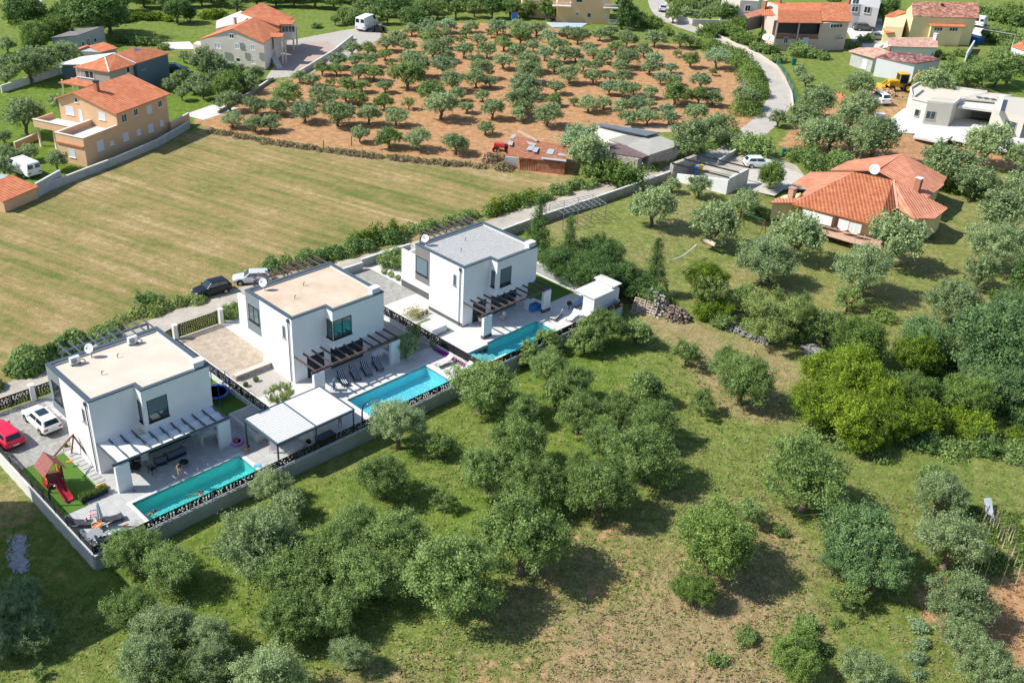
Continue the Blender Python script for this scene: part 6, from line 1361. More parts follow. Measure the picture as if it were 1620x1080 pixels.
# --- yellow backhoe
M_dy = paint('digger_yellow', (.72, .42, .02), .3, .45)
t = thing('digger', 'yellow backhoe digger with raised rear arm beside the white barn', 'digger', (0, 0, 0))
o = MB(); o.box(-1.6, 1.7, -.5, .5, .7, 1.35); o.box(.3, 1.8, -.45, .45, 1.35, 1.75); o.build('chassis', M_dy, t, bev=.05)
o = MB(); o.box(-1.0, .35, -.7, .7, 1.35, 2.7); c_ = o.build('cab', M_carglass, t, bev=.05)
o = MB(); o.box(-1.1, .45, -.8, .8, 2.7, 2.86); o.build('cab_roof', M_dy, c_, bev=.04)
for x, y in ((-1.02, -.72), (.36, -.72), (-1.02, .72), (.36, .72)): o = MB(); o.bar((x, y, 1.3), (x, y, 2.75), .09, .09); o.build('cab_post', M_dy, c_)
for x, r in ((-1.15, .72), (1.35, .5)):
    for s in (-1, 1):
        w = MB(); w.tube([(x, s*.62, r), (x, s*1.02, r)], r, 16); wo = w.build('wheel', M_tyre, t); w = MB(); w.tube([(x, s*1.0, r), (x, s*1.05, r)], r*.5, 12); w.build('rim', M_dy, wo)
o = MB()
for s in (-.55, .55): o.bar((.2, s, 1.7), (1.9, s, 1.5), .14, .2); o.bar((1.9, s, 1.5), (2.7, s, .7), .14, .2)
o.build('loader_arm', M_dy, t); o = MB(); o.box(2.5, 3.2, -1.1, 1.1, .25, .9); o.build('loader_bucket', M_dy, t, bev=.1)
o = MB(); o.bar((-1.7, 0, 1.1), (-2.6, 0, 2.7), .26, .34); o.bar((-2.6, 0, 2.7), (-3.5, 0, 3.1), .22, .3); o.bar((-3.5, 0, 3.1), (-3.3, 0, 2.0), .2, .26); o.build('rear_arm', M_dy, t); o = MB(); o.box(-3.6, -3.0, -.35, .35, 1.5, 2.1); o.build('rear_bucket', M_black, t)
t.location = place(1420, 144, 0); t.rotation_euler = (0, 0, rad(185)); t.scale = (1.3,)*3
def tractor(label, px, py, rot, col, sc):
    t = thing('tractor', label, 'tractor', (0, 0, 0)); m = paint('tractor_'+col[0], col[1])
    o = MB(); o.box(-.2, 1.4, -.35, .35, .6, 1.15); o.build('bonnet', m, t, bev=.06); o = MB(); o.box(-1.1, -.2, -.5, .5, .6, .95); o.build('seat_platform', M_black, t)
    o = MB(); o.box(-.9, -.5, -.25, .25, .95, 1.35); o.build('seat', M_black, t); o = MB(); o.bar((-1, -.4, .9), (-1, -.4, 1.9), .06, .06); o.bar((-1, .4, .9), (-1, .4, 1.9), .06, .06); o.bar((-1, -.4, 1.9), (-1, .4, 1.9), .06, .06); o.build('roll_bar', M_black, t)
    for x, r in ((-.8, .6), (1.1, .38)):
        for s in (-1, 1):
            w = MB(); w.tube([(x, s*.5, r), (x, s*.8, r)], r, 14); wo = w.build('wheel', M_tyre, t); w = MB(); w.tube([(x, s*.79, r), (x, s*.82, r)], r*.5, 10); w.build('rim', m, wo)
    t.location = place(px, py); t.rotation_euler = (0, 0, rot); t.scale = (sc,)*3
tractor('red and black tractor half hidden by weeds left of the rusty shed', 797, 240, rad(170), ('red', (.5, .03, .03)), 1.15)
tractor('small red tractor on the drive right of the yellow house', 1566, 58, rad(20), ('red', (.5, .03, .03)), 1.5)
tractor('small grey tractor beside the tall white van', 599, 50, rad(80), ('grey', (.25, .2, .18)), 1.2)
# --- roof equipment
def dish(label, x, y, z, rot=rad(200), r=.5, tilt=rad(60), name='satellite_dish'):
    t = thing(name, label, 'satellite dish', (0, 0, 0)); M = Matrix.Rotation(tilt, 4, 'Y')
    f_ = lambda a, b, c: tuple(M @ Vector((a, b, c))+Vector((0, 0, .75)))
    o = MB(); o.lathe((0, 0, 0), [(0.001, .0), (r*.5, .04), (r*.85, .12), (r, .17), (r*1.01, .15), (r*.5, .0), (0.001, -.04)], 20, M=f_); o.build('dish', mat('dish_white', (.72, .74, .76), .5), t)
    o = MB(); o.tube([(0, 0, 0), (0, 0, .75)], .035, 8); o.tube([(-.25, -.25, 0), (.25, .25, 0)], .03, 6); o.build('mast', M_conc, t); o = MB(); o.tube([f_(0, 0, .02), f_(0, 0, r*.9)], .02, 6); o.ball(f_(0, 0, r*.95), .07, .07, .07, 8, 6); o.build('receiver', M_black, t)
    t.location = (x, y, z); t.rotation_euler = (0, 0, rot); return t
for i, (a, b, lab) in enumerate(((3.6, 7.0, 'white satellite dish between the two air conditioners on the first villa roof'), (1.7, 7.1, 'large white satellite dish on the second villa roof corner'), (1.0, 7.3, 'white satellite dish on the pale gravel roof of the farthest villa'))):
    q = VO[i](a, b, 6.95); dish(lab, *q, rot=rad(250), r=.44)
def ac(label, K, a, b):
    t = thing('air_conditioner', label, 'air conditioner', K(a, b, 6.93)); q = lambda x, y, z: K(a+x, b+y, 6.93+z)
    o = MB(); o.box(-.42, .42, -.17, .17, .12, .75, M=q); bo = o.build('casing', M_white, t, bev=.02); o = MB(); o.tube([q(-.1, -.17, .43), q(-.1, -.19, .43)], .24, 20); o.build('fan_grille', mat('grille_grey', (.3, .32, .34), .6), t)
    for s in (-.35, .35): o = MB(); o.box(s-.04, s+.04, -.2, .2, 0, .12, M=q); o.build('foot', M_black, t)
    o = MB(); o.tube([q(.42, 0, .3), q(.7, .1, .2), q(.9, .3, 0)], .04, 6); o.build('pipe', M_black, t)
ac('white air conditioner unit on the left of the first villa roof', VO[0], 2.0, 6.6); ac('white air conditioner unit near the far roof corner of the first villa', VO[0], 7.3, 6.7)
# --- carport shelter between the first two villas
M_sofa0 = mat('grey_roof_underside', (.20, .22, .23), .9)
t = thing('garden_shelter', 'flat shelter with white ribbed roof panels and dark posts beside the teal pool', 'shelter', Lw(11.5, -9, 0))
SH = lambda x, y, z: Lw(11.45+x, -9.1+y, z)
fr_ = MB()
for a, b in (((0, 0), (8.1, 0)), ((8.1, 0), (8.1, 5.1)), ((8.1, 5.1), (0, 5.1)), ((0, 5.1), (0, 0)), ((4.0, 0), (4.0, 5.1))): fr_.bar(SH(*a, 2.5), SH(*b, 2.5), .16, .2)
fo = fr_.build('roof_frame', M_anth, t); M_ribs = mat('white_roof_panel', (.74, .745, .73), .5, var=.04, scale=1.5)
for x0, x1, n_, gap in ((.1, 3.92, 15, .10), (4.08, 8.0, 22, .035)):
    w_ = (5.0-.02)/n_; sl_ = MB()
    for k in range(n_):
        y0 = .06+k*w_; sl_.add([SH(x0, y0, 2.56), SH(x1, y0, 2.56), SH(x1, y0+w_-gap, 2.60 if gap > .05 else 2.585), SH(x0, y0+w_-gap, 2.60 if gap > .05 else 2.585), SH(x0, y0+w_-gap, 2.54), SH(x1, y0+w_-gap, 2.54)], [(0, 1, 2, 3), (3, 2, 5, 4)])
    sl_.build('roof_panel', M_ribs, fo)
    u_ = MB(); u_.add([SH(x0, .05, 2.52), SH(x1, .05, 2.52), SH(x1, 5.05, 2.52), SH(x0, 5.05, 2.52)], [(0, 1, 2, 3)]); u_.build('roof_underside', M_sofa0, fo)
for x, y in ((0.05, .05), (0.05, 5.0), (8.05, 0.05), (8.05, 5.0), (4.0, .05)): o = MB(); o.bar(SH(x, y, 0), SH(x, y, 2.45), .13, .13); o.build('post', M_anth, t)
tw = thing('partition_wall', 'white partition walls standing under the ribbed shelter roof', 'wall', SH(4, 1, 0)); o = MB(); o.box(3.8, 4.0, .6, 5.0, 0, 2.2, M=SH); o.build('wall', M_white, tw)
t = thing('concrete_block', 'large raised concrete block bed beside the trampoline lawn', 'planter', Lw(12, -4)); o = MB(); o.box(12.1, 14.7, -4.7, -.2, 0, .85, M=Lw); o.build('block', M_concw, t, bev=.02); o = MB(); o.box(12.3, 14.5, -4.5, -.4, .85, .88, M=Lw); o.build('gravel_top', M_grav, t)
t = thing('concrete_block', 'white rendered block bench beside the flower pots of the farthest villa', 'planter', VO[2](-3.9, .5, 0)); o = MB(); o.box(-3.95, -1.85, .45, 2.3, 0, .78, M=VO[2]); o.build('block', M_white, t, bev=.02); o = MB(); o.box(-4.0, -1.8, .4, 2.35, .78, .84, M=VO[2]); o.build('top_slab', M_concw, t)
t = thing('kerb_wall', 'low rubble stone edge at the end of the beige cobbled driveway', 'wall', Lw(16.4, 5.5)); o = MB(); o.box(16.3, 20.4, 5.3, 5.85, 0, .55, M=Lw); o.build('wall', M_stone, t); o = MB(); o.box(16.25, 20.45, 5.25, 5.9, .55, .6, M=Lw); o.build('coping', mat('pebble_top', (.55, .5, .42), .9, var=.2, scale=8), t)
# --- outdoor kitchen house of the third villa
K = VO[2]; t = thing('garden_kitchen', 'small white outdoor kitchen building with stepped slab roof at the right end', 'outbuilding', K(12.7, -6, 0))
o = MB(); o.box(12.9, 13.15, -7.7, -6.1, 0, 2.3, M=K); o.box(13.15, 17.3, -7.7, -7.45, 0, 2.3, M=K); o.box(16.2, 17.3, -7.45, -5.0, 0, 2.75, M=K); o.build('wall', M_white, t)
o = MB(); o.box(12.7, 16.15, -7.85, -4.9, 2.3, 2.42, M=K); o.box(16.1, 17.45, -7.85, -4.8, 2.75, 2.88, M=K); o.build('roof', M_concw, t); o = MB(); o.box(13.4, 16.2, -7.4, -6.8, .8, .9, M=K); o.build('counter', M_conc, t)
# --- play tower
t = thing('play_tower', 'colourful wooden play tower with brown gable roof, red slide and swing', 'play tower', Lw(-3.5, 0))
TW = lambda x, y, z: Lw(-3.55+x, .9+y, z); M_pred = paint('play_red', (.42, .012, .03), .2, .5); M_pyel = paint('play_yellow', (.66, .42, .02), .2, .5); M_pbr = mat('play_brown_wood', (.17, .05, .035), .6, var=.15, scale=4); M_por = paint('play_orange', (.72, .22, .03), .2, .5)
for x in (-.6, .6):
    for y in (-.65, .65): o = MB(); o.bar(TW(x, y, 0), TW(x, y, 2.3), .1, .1); o.build('post', M_pyel if y > 0 else M_pbr, t)
o = MB(); o.box(-.65, .65, -.7, .7, 1.0, 1.1, M=TW); o.build('deck', M_pbr, t)
o = MB(); o.slab([TW(-.95, 1.0, 1.9), TW(-.95, -.95, 1.9), TW(0, -.95, 2.95), TW(0, 1.0, 2.95)], .05); o.slab([TW(.95, 1.0, 1.9), TW(.95, -.95, 1.9), TW(0, -.95, 2.95), TW(0, 1.0, 2.95)], .05); o.build('roof', mat('play_roof_brown', (.27, .10, .085), .8, var=.1, scale=3), t)
for k in range(5): o = MB(); y = -.5+k*.25; o.box(.6, .66, y-.09, y+.09, 1.1, 1.65, M=TW); o.build('railing_board', (M_pyel, M_pred, M_pyel, M_por, M_pyel)[k], t)
for k in range(5): o = MB(); y = -.5+k*.25; o.box(-.66, -.6, y-.09, y+.09, 1.1, 1.65, M=TW); o.build('railing_board', (M_por, M_pyel, M_pred, M_pyel, M_por)[k], t)
o = MB(); o.add([TW(-.3, -.7, 1.1), TW(.35, -.7, 1.1), TW(.35, -1.6, .55), TW(.35, -2.4, .2), TW(.35, -2.75, .14), TW(-.3, -2.75, .14), TW(-.3, -2.4, .2), TW(-.3, -1.6, .55)], [(0, 1, 2, 7), (7, 2, 3, 6), (6, 3, 4, 5)])
for x in (-.3, .35):
    for q in (((-.7, 1.2), (-1.6, .65)), ((-1.6, .65), (-2.75, .24))): o.bar(TW(x, *q[0]), TW(x, *q[1]), .05, .22)
o.build('slide', M_pred, t)
o = MB(); o.box(-.62, .62, -.1, .66, .08, .5, M=TW); o.build('sand_box', M_pred, t)
sw = MB(); sw.bar(TW(.6, .9, 2.1), TW(3.3, 2.9, 2.15), .1, .12); so_ = sw.build('swing_beam', M_pbr, t)
for q in ((3.0, 1.5), (3.75, -.7+.2)): o = MB(); o.bar(TW(3.3, 2.9, 2.15) if False else TW(3.2, 2.7, 2.15), TW(q[0], q[1]+ (1.6 if q[0] > 3.5 else 1.9), 0), .1, .1); o.build('swing_leg', M_pbr, so_)
o = MB(); a = Vector(TW(1.9, 1.85, 0)); o.bar(a+Vector((0, 0, .5)), a+Vector((0.45, .3, .5)), .2, .04); o.tube([a+Vector((0, 0, .5)), a+Vector((0, 0, 2.1))], .015, 4); o.tube([a+Vector((.45, .3, .5)), a+Vector((.45, .3, 2.1))], .015, 4); o.build('swing_seat', M_por, so_)
t = thing('planter_hedge', 'dark planter box with clipped green hedge beside the play turf', 'planter', Lw(-2, -2.4)); o = MB(); o.box(-2.9, -.7, -2.75, -2.2, 0, .4, M=Lw); o.build('box', M_black, t)
rs = np.random.RandomState(8); n_ = 1500; q_ = np.stack([rs.uniform(-2.95, -.65, n_), rs.uniform(-2.8, -2.15, n_), rs.uniform(.38, .72, n_)], 1); Cw = np.array([Lw(*v) for v in q_]); Nn = rs.normal(size=(n_, 3)); Nn /= np.linalg.norm(Nn, axis=1)[:, None]; U = np.cross(Nn, rs.normal(size=(n_, 3))); U /= np.linalg.norm(U, axis=1)[:, None]
m_ = quadmesh('foliage', quads(Cw-np.array(Lw(-2, -2.4)), Nn, U, rs.uniform(.08, .16, n_), rs.uniform(.05, .09, n_)), LM['g']); o = bpy.data.objects.new('foliage', m_); COL.objects.link(o); o.parent = t
# --- trampoline
M_blue = paint('trampoline_blue', (.015, .08, .36), .2, .5); c = Lw(13.3, 4.0); t = thing('trampoline', 'round trampoline with blue rim and net poles between the villas', 'trampoline', c)
o = MB(); o.lathe((c[0], c[1], .72), [(1.02, .0), (1.30, .02), (1.31, -.04), (1.02, -.05)], 32, cap=False); o.build('rim_pad', M_blue, t); o = MB(); o.lathe((c[0], c[1], .71), [(.001, 0), (1.03, 0)], 32); o.build('mat', M_black, t)
for k in range(6):
    a = k*math.pi/3; o = MB(); o.tube([(c[0]+1.32*math.cos(a), c[1]+1.32*math.sin(a), 0), (c[0]+1.36*math.cos(a), c[1]+1.36*math.sin(a), 2.3)], .045, 8); o.build('net_pole', M_blue, t)
o = MB(); o.torus((c[0], c[1], 2.28), 1.35, .02, 30, 6); o.build('top_ring', M_blue, t)
# --- curved outdoor showers
def shower(label, px, py, h=2.1, d=(1, .3)):
    c = place(px, py); t = thing('garden_shower', label, 'garden shower', c); dx, dy = d
    o = MB(); o.tube([(c[0], c[1], 0), (c[0]+.02*dx, c[1], h*.6), (c[0]+.12*dx, c[1]+.12*dy, h*.88), (c[0]+.32*dx, c[1]+.32*dy, h), (c[0]+.55*dx, c[1]+.5*dy, h*.97)], [.07, .075, .065, .05, .04], 10); o.build('column', M_black, t)
    o = MB(); o.lathe((c[0]+.57*dx, c[1]+.52*dy, h*.93), [(.12, 0), (.11, .05), (.001, .06)], 14); o.build('shower_head', M_rim, t)
shower('curved black garden shower beside the red slide', 81, 800); shower('curved black garden shower at the light blue pool corner', 573, 668)
# --- furniture
def lounger(label, x, y, rot, fabric, frame, stripes=False, group=None, name='sun_lounger'):
    t = thing(name, label, 'sun lounger', (0, 0, 0), group=group); W2 = .33
    prof = [(-.95, .80), (-.35, .42), (.15, .36), (.62, .30), (1.0, .36)]
    def strip(y0, y1, m, nm, lift):
        o = MB(); V_ = [];
        for (px_, pz) in prof: V_ += [(px_, y0, pz+lift), (px_, y1, pz+lift), (px_, y1, pz+lift-.04), (px_, y0, pz+lift-.04)]
        F_ = [(4*i, 4*i+4, 4*i+5, 4*i+1) for i in range(4)]+[(4*i+2, 4*i+6, 4*i+7, 4*i+3) for i in range(4)]+[(4*i+1, 4*i+5, 4*i+6, 4*i+2) for i in range(4)]+[(4*i+3, 4*i+7, 4*i+4, 4*i) for i in range(4)]+[(0, 1, 2, 3), (19, 18, 17, 16)]
        o.add(V_, F_); return o.build(nm, m, t)
    c_ = strip(-W2, W2, fabric, 'cushion', .04)
    if stripes:
        for k, yy in enumerate((-.2, -.02, .16)): strip(yy, yy+.07, mat('pale_stripe', (.60, .63, .66), .85), 'stripe', .052)
    for s in (-1, 1):
        o = MB(); o.bar((-.95, s*W2, .22), (1.0, s*W2, .22), .05, .06); o.build('side_rail', frame, t)
        for x_ in (-.7, .8): o = MB(); o.bar((x_, s*W2, 0), (x_, s*W2, .25), .05, .05); o.build('leg', frame, t)
    t.location = (x, y, .0); t.rotation_euler = (0, 0, rot); return t
def at2(px, py, z=.3): q = P(px, py, z); return q[0], q[1]
M_navy = mat('navy_canvas', (.018, .035, .07), .85); rl = heading((535, 589), (548, 613))
LB = ['navy striped lounger at the left end of the row, pale towel on its foot', 'second navy striped lounger from the left in front of the dark sliding doors', 'third navy striped lounger from the left in the pergola row', 'navy striped lounger at the right end of the row beside the white pier']
for (px, py), lb in zip(((542, 600), (561, 592), (579, 585), (597, 577)), LB): lounger(lb, *at2(px, py), rl+rad(2), M_navy, M_black, True, 'navy striped loungers under the brown pergola')
M_lgrey = mat('light_grey_cushion', (.50, .49, .47), .85); M_wcush = mat('white_cushion', (.72, .72, .70), .85); M_dkb = mat('brown_frame', (.16, .09, .06), .6)
rw = heading((712, 567), (688, 577))
lounger('grey lounger with raised back beside the purple flower strip', *at2(703, 573), rw, M_lgrey, M_black); lounger('pale lounger half hidden by trees at the light blue pool corner', *at2(735, 584), rw, M_wcush, M_black)
rv = heading((888, 495), (872, 508)); lounger('grey white lounger nearer the kitchen wall of the farthest pool', *at2(880, 499), rv, M_lgrey, M_dkb); lounger('bright white sunlit lounger at the right corner of the farthest pool', *at2(906, 501), heading((912, 494), (896, 508)), M_wcush, M_dkb); lounger('pale blue shaded lounger in front of the white garden kitchen', *at2(915, 479), heading((925, 474), (903, 486)), mat('pale_blue_cushion', (.25, .40, .58), .8), M_dkb)
lounger('dark lounger behind the closed parasol in the near terrace corner', *at2(174, 822), rad(40), mat('dark_mesh', (.05, .055, .065), .8), M_black); lounger('dark lounger near the left wall of the near terrace corner', *at2(125, 827), rad(10), mat('dark_mesh', (.05, .055, .065), .8), M_black); lounger('dark lounger with white towel at the front edge of the terrace corner', *at2(172, 852), rad(35), mat('dark_mesh', (.05, .055, .065), .8), M_black)
def chair(label, px, py, rot, seat_m, frame_m, name='garden_chair'):
    t = thing(name, label, 'chair', (0, 0, 0))
    o = MB(); o.box(-.25, .25, -.25, .25, .42, .48); o.build('seat', seat_m, t, bev=.015); o = MB(); o.add([(-.25, -.24, .48), (-.25, .24, .48), (-.36, .24, .95), (-.36, -.24, .95), (-.29, -.24, .47), (-.29, .24, .47), (-.40, .24, .95), (-.40, -.24, .95)], [(0, 1, 2, 3), (7, 6, 5, 4), (0, 3, 7, 4), (1, 5, 6, 2), (3, 2, 6, 7), (0, 4, 5, 1)]); o.build('backrest', seat_m, t)
    for x in (-.23, .23):
        for y in (-.23, .23): o = MB(); o.bar((x, y, 0), (x, y, .44), .04, .04); o.build('leg', frame_m, t)
    for y in (-.27, .27): o = MB(); o.bar((-.3, y, .66), (.22, y, .66), .05, .03); o.bar((.2, y, .44), (.2, y, .66), .03, .03); o.build('armrest', frame_m, t)
    t.location = (*at2(px, py, .3), 0); t.rotation_euler = (0, 0, rot)
M_wdl = mat('light_teak', (.42, .22, .10), .6, var=.15, scale=6)
chair('white cushioned teak armchair under the dark pergola, right of the white pier', 794, 503, rad(230), M_wcush, M_wdl); chair('teak armchair with grey cushion left of the white pier', 762, 509, rad(60), M_lgrey, M_wdl); chair('dark folding chair at the near edge of the shaded terrace', 241, 743, rad(60), M_black, M_black); chair('white high chair under the white awnings', 229, 727, rad(300), M_wcush, M_wframe); chair('dark chair behind the round table under the awnings', 216, 735, rad(0), M_black, M_black)
chair('chair with orange seat at the octagonal table in the terrace corner', 153, 834, rad(240), M_por, M_wframe); chair('chair with pink towel behind the closed parasol', 148, 816, rad(200), mat('pink_towel', (.62, .35, .38), .9), M_black)
def table(label, px, py, r, h, m, name='garden_table', n=16, cloth=None):
    c = place(px, py, h*.5); t = thing(name, label, 'table', c); o = MB(); o.lathe((c[0], c[1], h-.05), [(.001, 0), (r, 0), (r, .05), (.001, .05)], n, smooth=False); o.build('tabletop', m, t)
    for k in range(3): a = 2.1*k; o = MB(); o.bar((c[0]+r*.7*math.cos(a), c[1]+r*.7*math.sin(a), 0), (c[0]+r*.5*math.cos(a), c[1]+r*.5*math.sin(a), h-.05), .04, .04); o.build('leg', M_black, t)
table('octagonal glass table beside the closed parasol', 151, 849, .62, .7, mat('smoked_glass', (.28, .30, .31), .2), n=8); table('dark round table under the awnings of the first villa', 214, 741, .5, .5, M_black); table('small round dark table beside the grey garden sofa', 291, 733, .38, .45, M_black); table('dark dining table behind the white pier of the farthest villa', 757, 501, .75, .74, M_wdl, n=4)
def sofa(label, px, py, rot, L_, m):
    t = thing('garden_sofa', label, 'sofa', (0, 0, 0)); o = MB(); o.box(-L_/2, L_/2, -.4, .4, .05, .35); o.build('base', M_black, t, bev=.03); o = MB(); o.box(-L_/2+.12, L_/2-.12, -.38, .25, .35, .5); o.build('seat_cushion', m, t, bev=.05); o = MB(); o.box(-L_/2, L_/2, .25, .42, .35, .85); o.build('backrest', m, t, bev=.05)
    for s in (-1, 1): o = MB(); o.box(min(s*L_/2, s*(L_/2-.12)), max(s*L_/2, s*(L_/2-.12)), -.38, .25, .35, .65); o.build('armrest', m, t, bev=.03)
    t.location = (*at2(px, py, .4), 0); t.rotation_euler = (0, 0, rot)
M_sofa = mat('slate_wicker', (.10, .13, .16), .85, var=.15, scale=12, bump=.3); sofa('slate grey wicker sofa in the shade under the awnings', 277, 716, rad(47+180), 1.7, M_sofa); sofa('slate grey round armchair left of the wicker sofa', 253, 727, rad(47+170), .95, M_sofa)
def parasol(label, px, py, h, col, sh=0):
    c = place(px, py); t = thing('closed_parasol', label, 'parasol', c); o = MB(); o.tube([(c[0], c[1], 0), (c[0], c[1], h)], .03, 8); o.build('pole', M_rim, t); V_ = []; n = 16
    o = MB(); prof = [(.04, h*.99), (.10, h*.93), (.16, h*.7), (.24, h*.45), (.2, h*.36), (.03, h*.37)]
    for r, z in prof:
        for k in range(n): a = 2*math.pi*k/n; rr = r*(1 if k % 2 else .6); V_.append((c[0]+rr*math.cos(a), c[1]+rr*math.sin(a), z))
    o.add(V_, [(i*n+k, i*n+(k+1) % n, (i+1)*n+(k+1) % n, (i+1)*n+k) for i in range(len(prof)-1) for k in range(n)]); o.build('canopy', col, t); o = MB(); o.lathe((c[0], c[1], 0), [(.001, .08), (.28, .08), (.3, 0)], 16); o.build('foot', M_conc, t)
parasol('closed pale blue white parasol in the near terrace corner', 161, 834, 2.5, mat('pale_parasol', (.62, .68, .72), .9)); parasol('closed grey parasol behind the wall of the farthest villa garden', 935, 464, 2.4, mat('grey_parasol', (.40, .42, .46), .9))
def ring(label, px, py, R, r, m, z=0, inner=None, name='swim_ring', cat='swim ring'):
    c = place(px, py, z); t = thing(name, label, cat, (c[0], c[1], z)); o = MB(); o.torus((c[0], c[1], z+r), R, r, 26, 10); o.build('ring', m, t); 
    if inner: o = MB(); o.lathe((c[0], c[1], z+.04), [(.001, .0), (R, 0)], 20); o.build('floor', inner, t)
    return t
ring('yellow inflatable swim ring lying on the sunny terrace', 161, 773, .34, .15, paint('ring_yellow', (.80, .40, .04), .3, .4), inner=M_por); ring('pink round paddling pool with a small child in it', 375, 700, .48, .13, paint('pool_pink', (.50, .18, .46), .3, .4), inner=mat('paddling_water', (.25, .25, .5), .2), name='paddling_pool', cat='paddling pool')
def towel(label, px, py, rot, dx, dy, m, z=.03, name='towel'):
    c = place(px, py, z); t = MB(); n = 6; V_ = []
    for i in range(n+1):
        for j in range(n+1): x, y = (i/n-.5)*dx, (j/n-.5)*dy; V_.append((x*math.cos(rot)-y*math.sin(rot), x*math.sin(rot)+y*math.cos(rot), .012+.02*abs(math.sin(i*1.7+j*2.3))))
    o = MB(); o.add(V_, [(i*(n+1)+j, (i+1)*(n+1)+j, (i+1)*(n+1)+j+1, i*(n+1)+j+1) for i in range(n) for j in range(n)], True); o = o.build(name, m); o.location = (c[0], c[1], z); tag(o, label, name.replace('_', ' ')); return o
towel('crumpled turquoise towel on the pool edge near the shelter', 407, 737, rad(20), .6, .45, mat('turquoise_towel', (.08, .42, .55), .9)); towel('blue and white towel at the front edge of the terrace corner', 184, 841, rad(50), 1.3, .5, mat('bluewhite_towel', (.25, .38, .62), .9, col2=(.75, .78, .8), scale=4)); towel('white towel spread at the terrace edge beside the garden wall', 178, 855, rad(48), 1.5, .4, M_wcush)
towel('orange pool toy lying on the terrace tiles', 198, 830, rad(60), .5, .16, M_por, name='pool_toy'); towel('small pink toy beside the first white pier', 212, 776, rad(10), .25, .2, mat('pink_toy', (.6, .08, .2), .7), name='pool_toy'); towel('small white paper left of the standing person', 252, 758, rad(30), .35, .15, M_wcush, name='paper')
t = thing('drying_rack', 'folding drying rack hung with pale towels under the shelter', 'drying rack', place(434, 716)); c = place(434, 716); o = MB(); o.bar((c[0]-.4, c[1], 0), (c[0]-.4, c[1], 1.2), .04, .04); o.bar((c[0]+.4, c[1], 0), (c[0]+.4, c[1], 1.2), .04, .04); o.bar((c[0]-.4, c[1], 1.2), (c[0]+.4, c[1], 1.2), .03, .03); o.build('frame', M_rim, t); o = MB(); o.box(c[0]-.3, c[0]+.3, c[1]-.06, c[1]+.06, .25, 1.22); o.build('hanging_towel', mat('lilac_towel', (.60, .55, .60), .9), t)
t = thing('table', 'rectangular table with white cloth under the ribbed shelter', 'table', place(463, 716)); c = place(463, 716); o = MB(); mk = lambda x, y, z: (c[0]+x*UU[0]-y*UU[1], c[1]+x*UU[1]+y*UU[0], z)
o.box(-.8, .8, -.42, .42, .7, .75, M=mk); o.build('tabletop', M_wframe, t); o = MB(); o.box(-.84, .84, -.46, .46, .755, .77, M=mk); o.box(-.84, .84, -.47, -.46, .4, .77, M=mk); o.build('tablecloth', M_wcush, t)
for x in (-.7, .7):
    for y in (-.35, .35): o = MB(); o.bar(mk(x, y, 0), mk(x, y, .7), .05, .05); o.build('leg', M_rim, t)
t = thing('storage_box', 'dark storage chest in the right bay of the shelter', 'storage box', place(515, 697)); c = place(515, 697); o = MB(); mk = lambda x, y, z: (c[0]+x*UU[0]-y*UU[1], c[1]+x*UU[1]+y*UU[0], z); o.box(-.85, .85, -.4, .4, 0, .6, M=mk); o.build('chest', M_black, t, bev=.03); o = MB(); o.box(-.88, .88, -.43, .43, .6, .66, M=mk); o.build('lid', M_sofa, t, bev=.02)
c = place(489, 708); t = thing('kettle_barbecue', 'round black kettle barbecue beside the white partition wall', 'barbecue', c); o = MB(); o.ball((c[0], c[1], .7), .28, .28, .22); o.build('bowl', M_black, t)
for k in range(3): o = MB(); a = 2.1*k; o.bar((c[0]+.3*math.cos(a), c[1]+.3*math.sin(a), 0), (c[0]+.12*math.cos(a), c[1]+.12*math.sin(a), .6), .03, .03); o.build('leg', M_rim, t)
c = place(900, 489); t = thing('patio_heater', 'black round barbecue on a stand by the third pool terrace', 'barbecue', c); o = MB(); o.ball((c[0], c[1], .75), .32, .32, .28); o.build('bowl', M_black, t); o = MB(); o.bar((c[0], c[1], 0), (c[0], c[1], .6), .1, .1); o.build('stand', M_black, t)
c = place(845, 489); t = thing('covered_table', 'low table under a bright blue cover beneath the dark pergola', 'table', c); mk = lambda x, y, z: (c[0]+x*UU[0]-y*UU[1], c[1]+x*UU[1]+y*UU[0], z); o = MB(); o.add([mk(-.75, -.5, 0.05), mk(.75, -.5, .02), mk(.75, .5, .04), mk(-.75, .5, .0), mk(-.62, -.38, .72), mk(.62, -.38, .74), mk(.62, .38, .72), mk(-.62, .38, .74)], [(0, 1, 5, 4), (1, 2, 6, 5), (2, 3, 7, 6), (3, 0, 4, 7), (4, 5, 6, 7)]); o.build('cover', mat('blue_tarpaulin', (.03, .22, .62), .6), t, bev=.05); o = MB(); o.box(-.5, .5, -.3, .3, .74, .80, M=mk); o.build('board', M_dkb, t)
c = place(528, 617); t = thing('towel_ladder', 'folded blue and white sun shade beside the pergola pier', 'folding frame', c); o = MB(); o.bar((c[0]-.25, c[1]-.3, 0), (c[0], c[1], 1.3), .04, .04); o.bar((c[0]+.25, c[1]+.3, 0), (c[0], c[1], 1.3), .04, .04); o.build('frame', M_rim, t); o = MB(); o.box(c[0]-.03, c[0]+.12, c[1]-.25, c[1]+.25, .15, 1.2); o.build('cloth', mat('blue_cloth', (.10, .22, .42), .9), t)
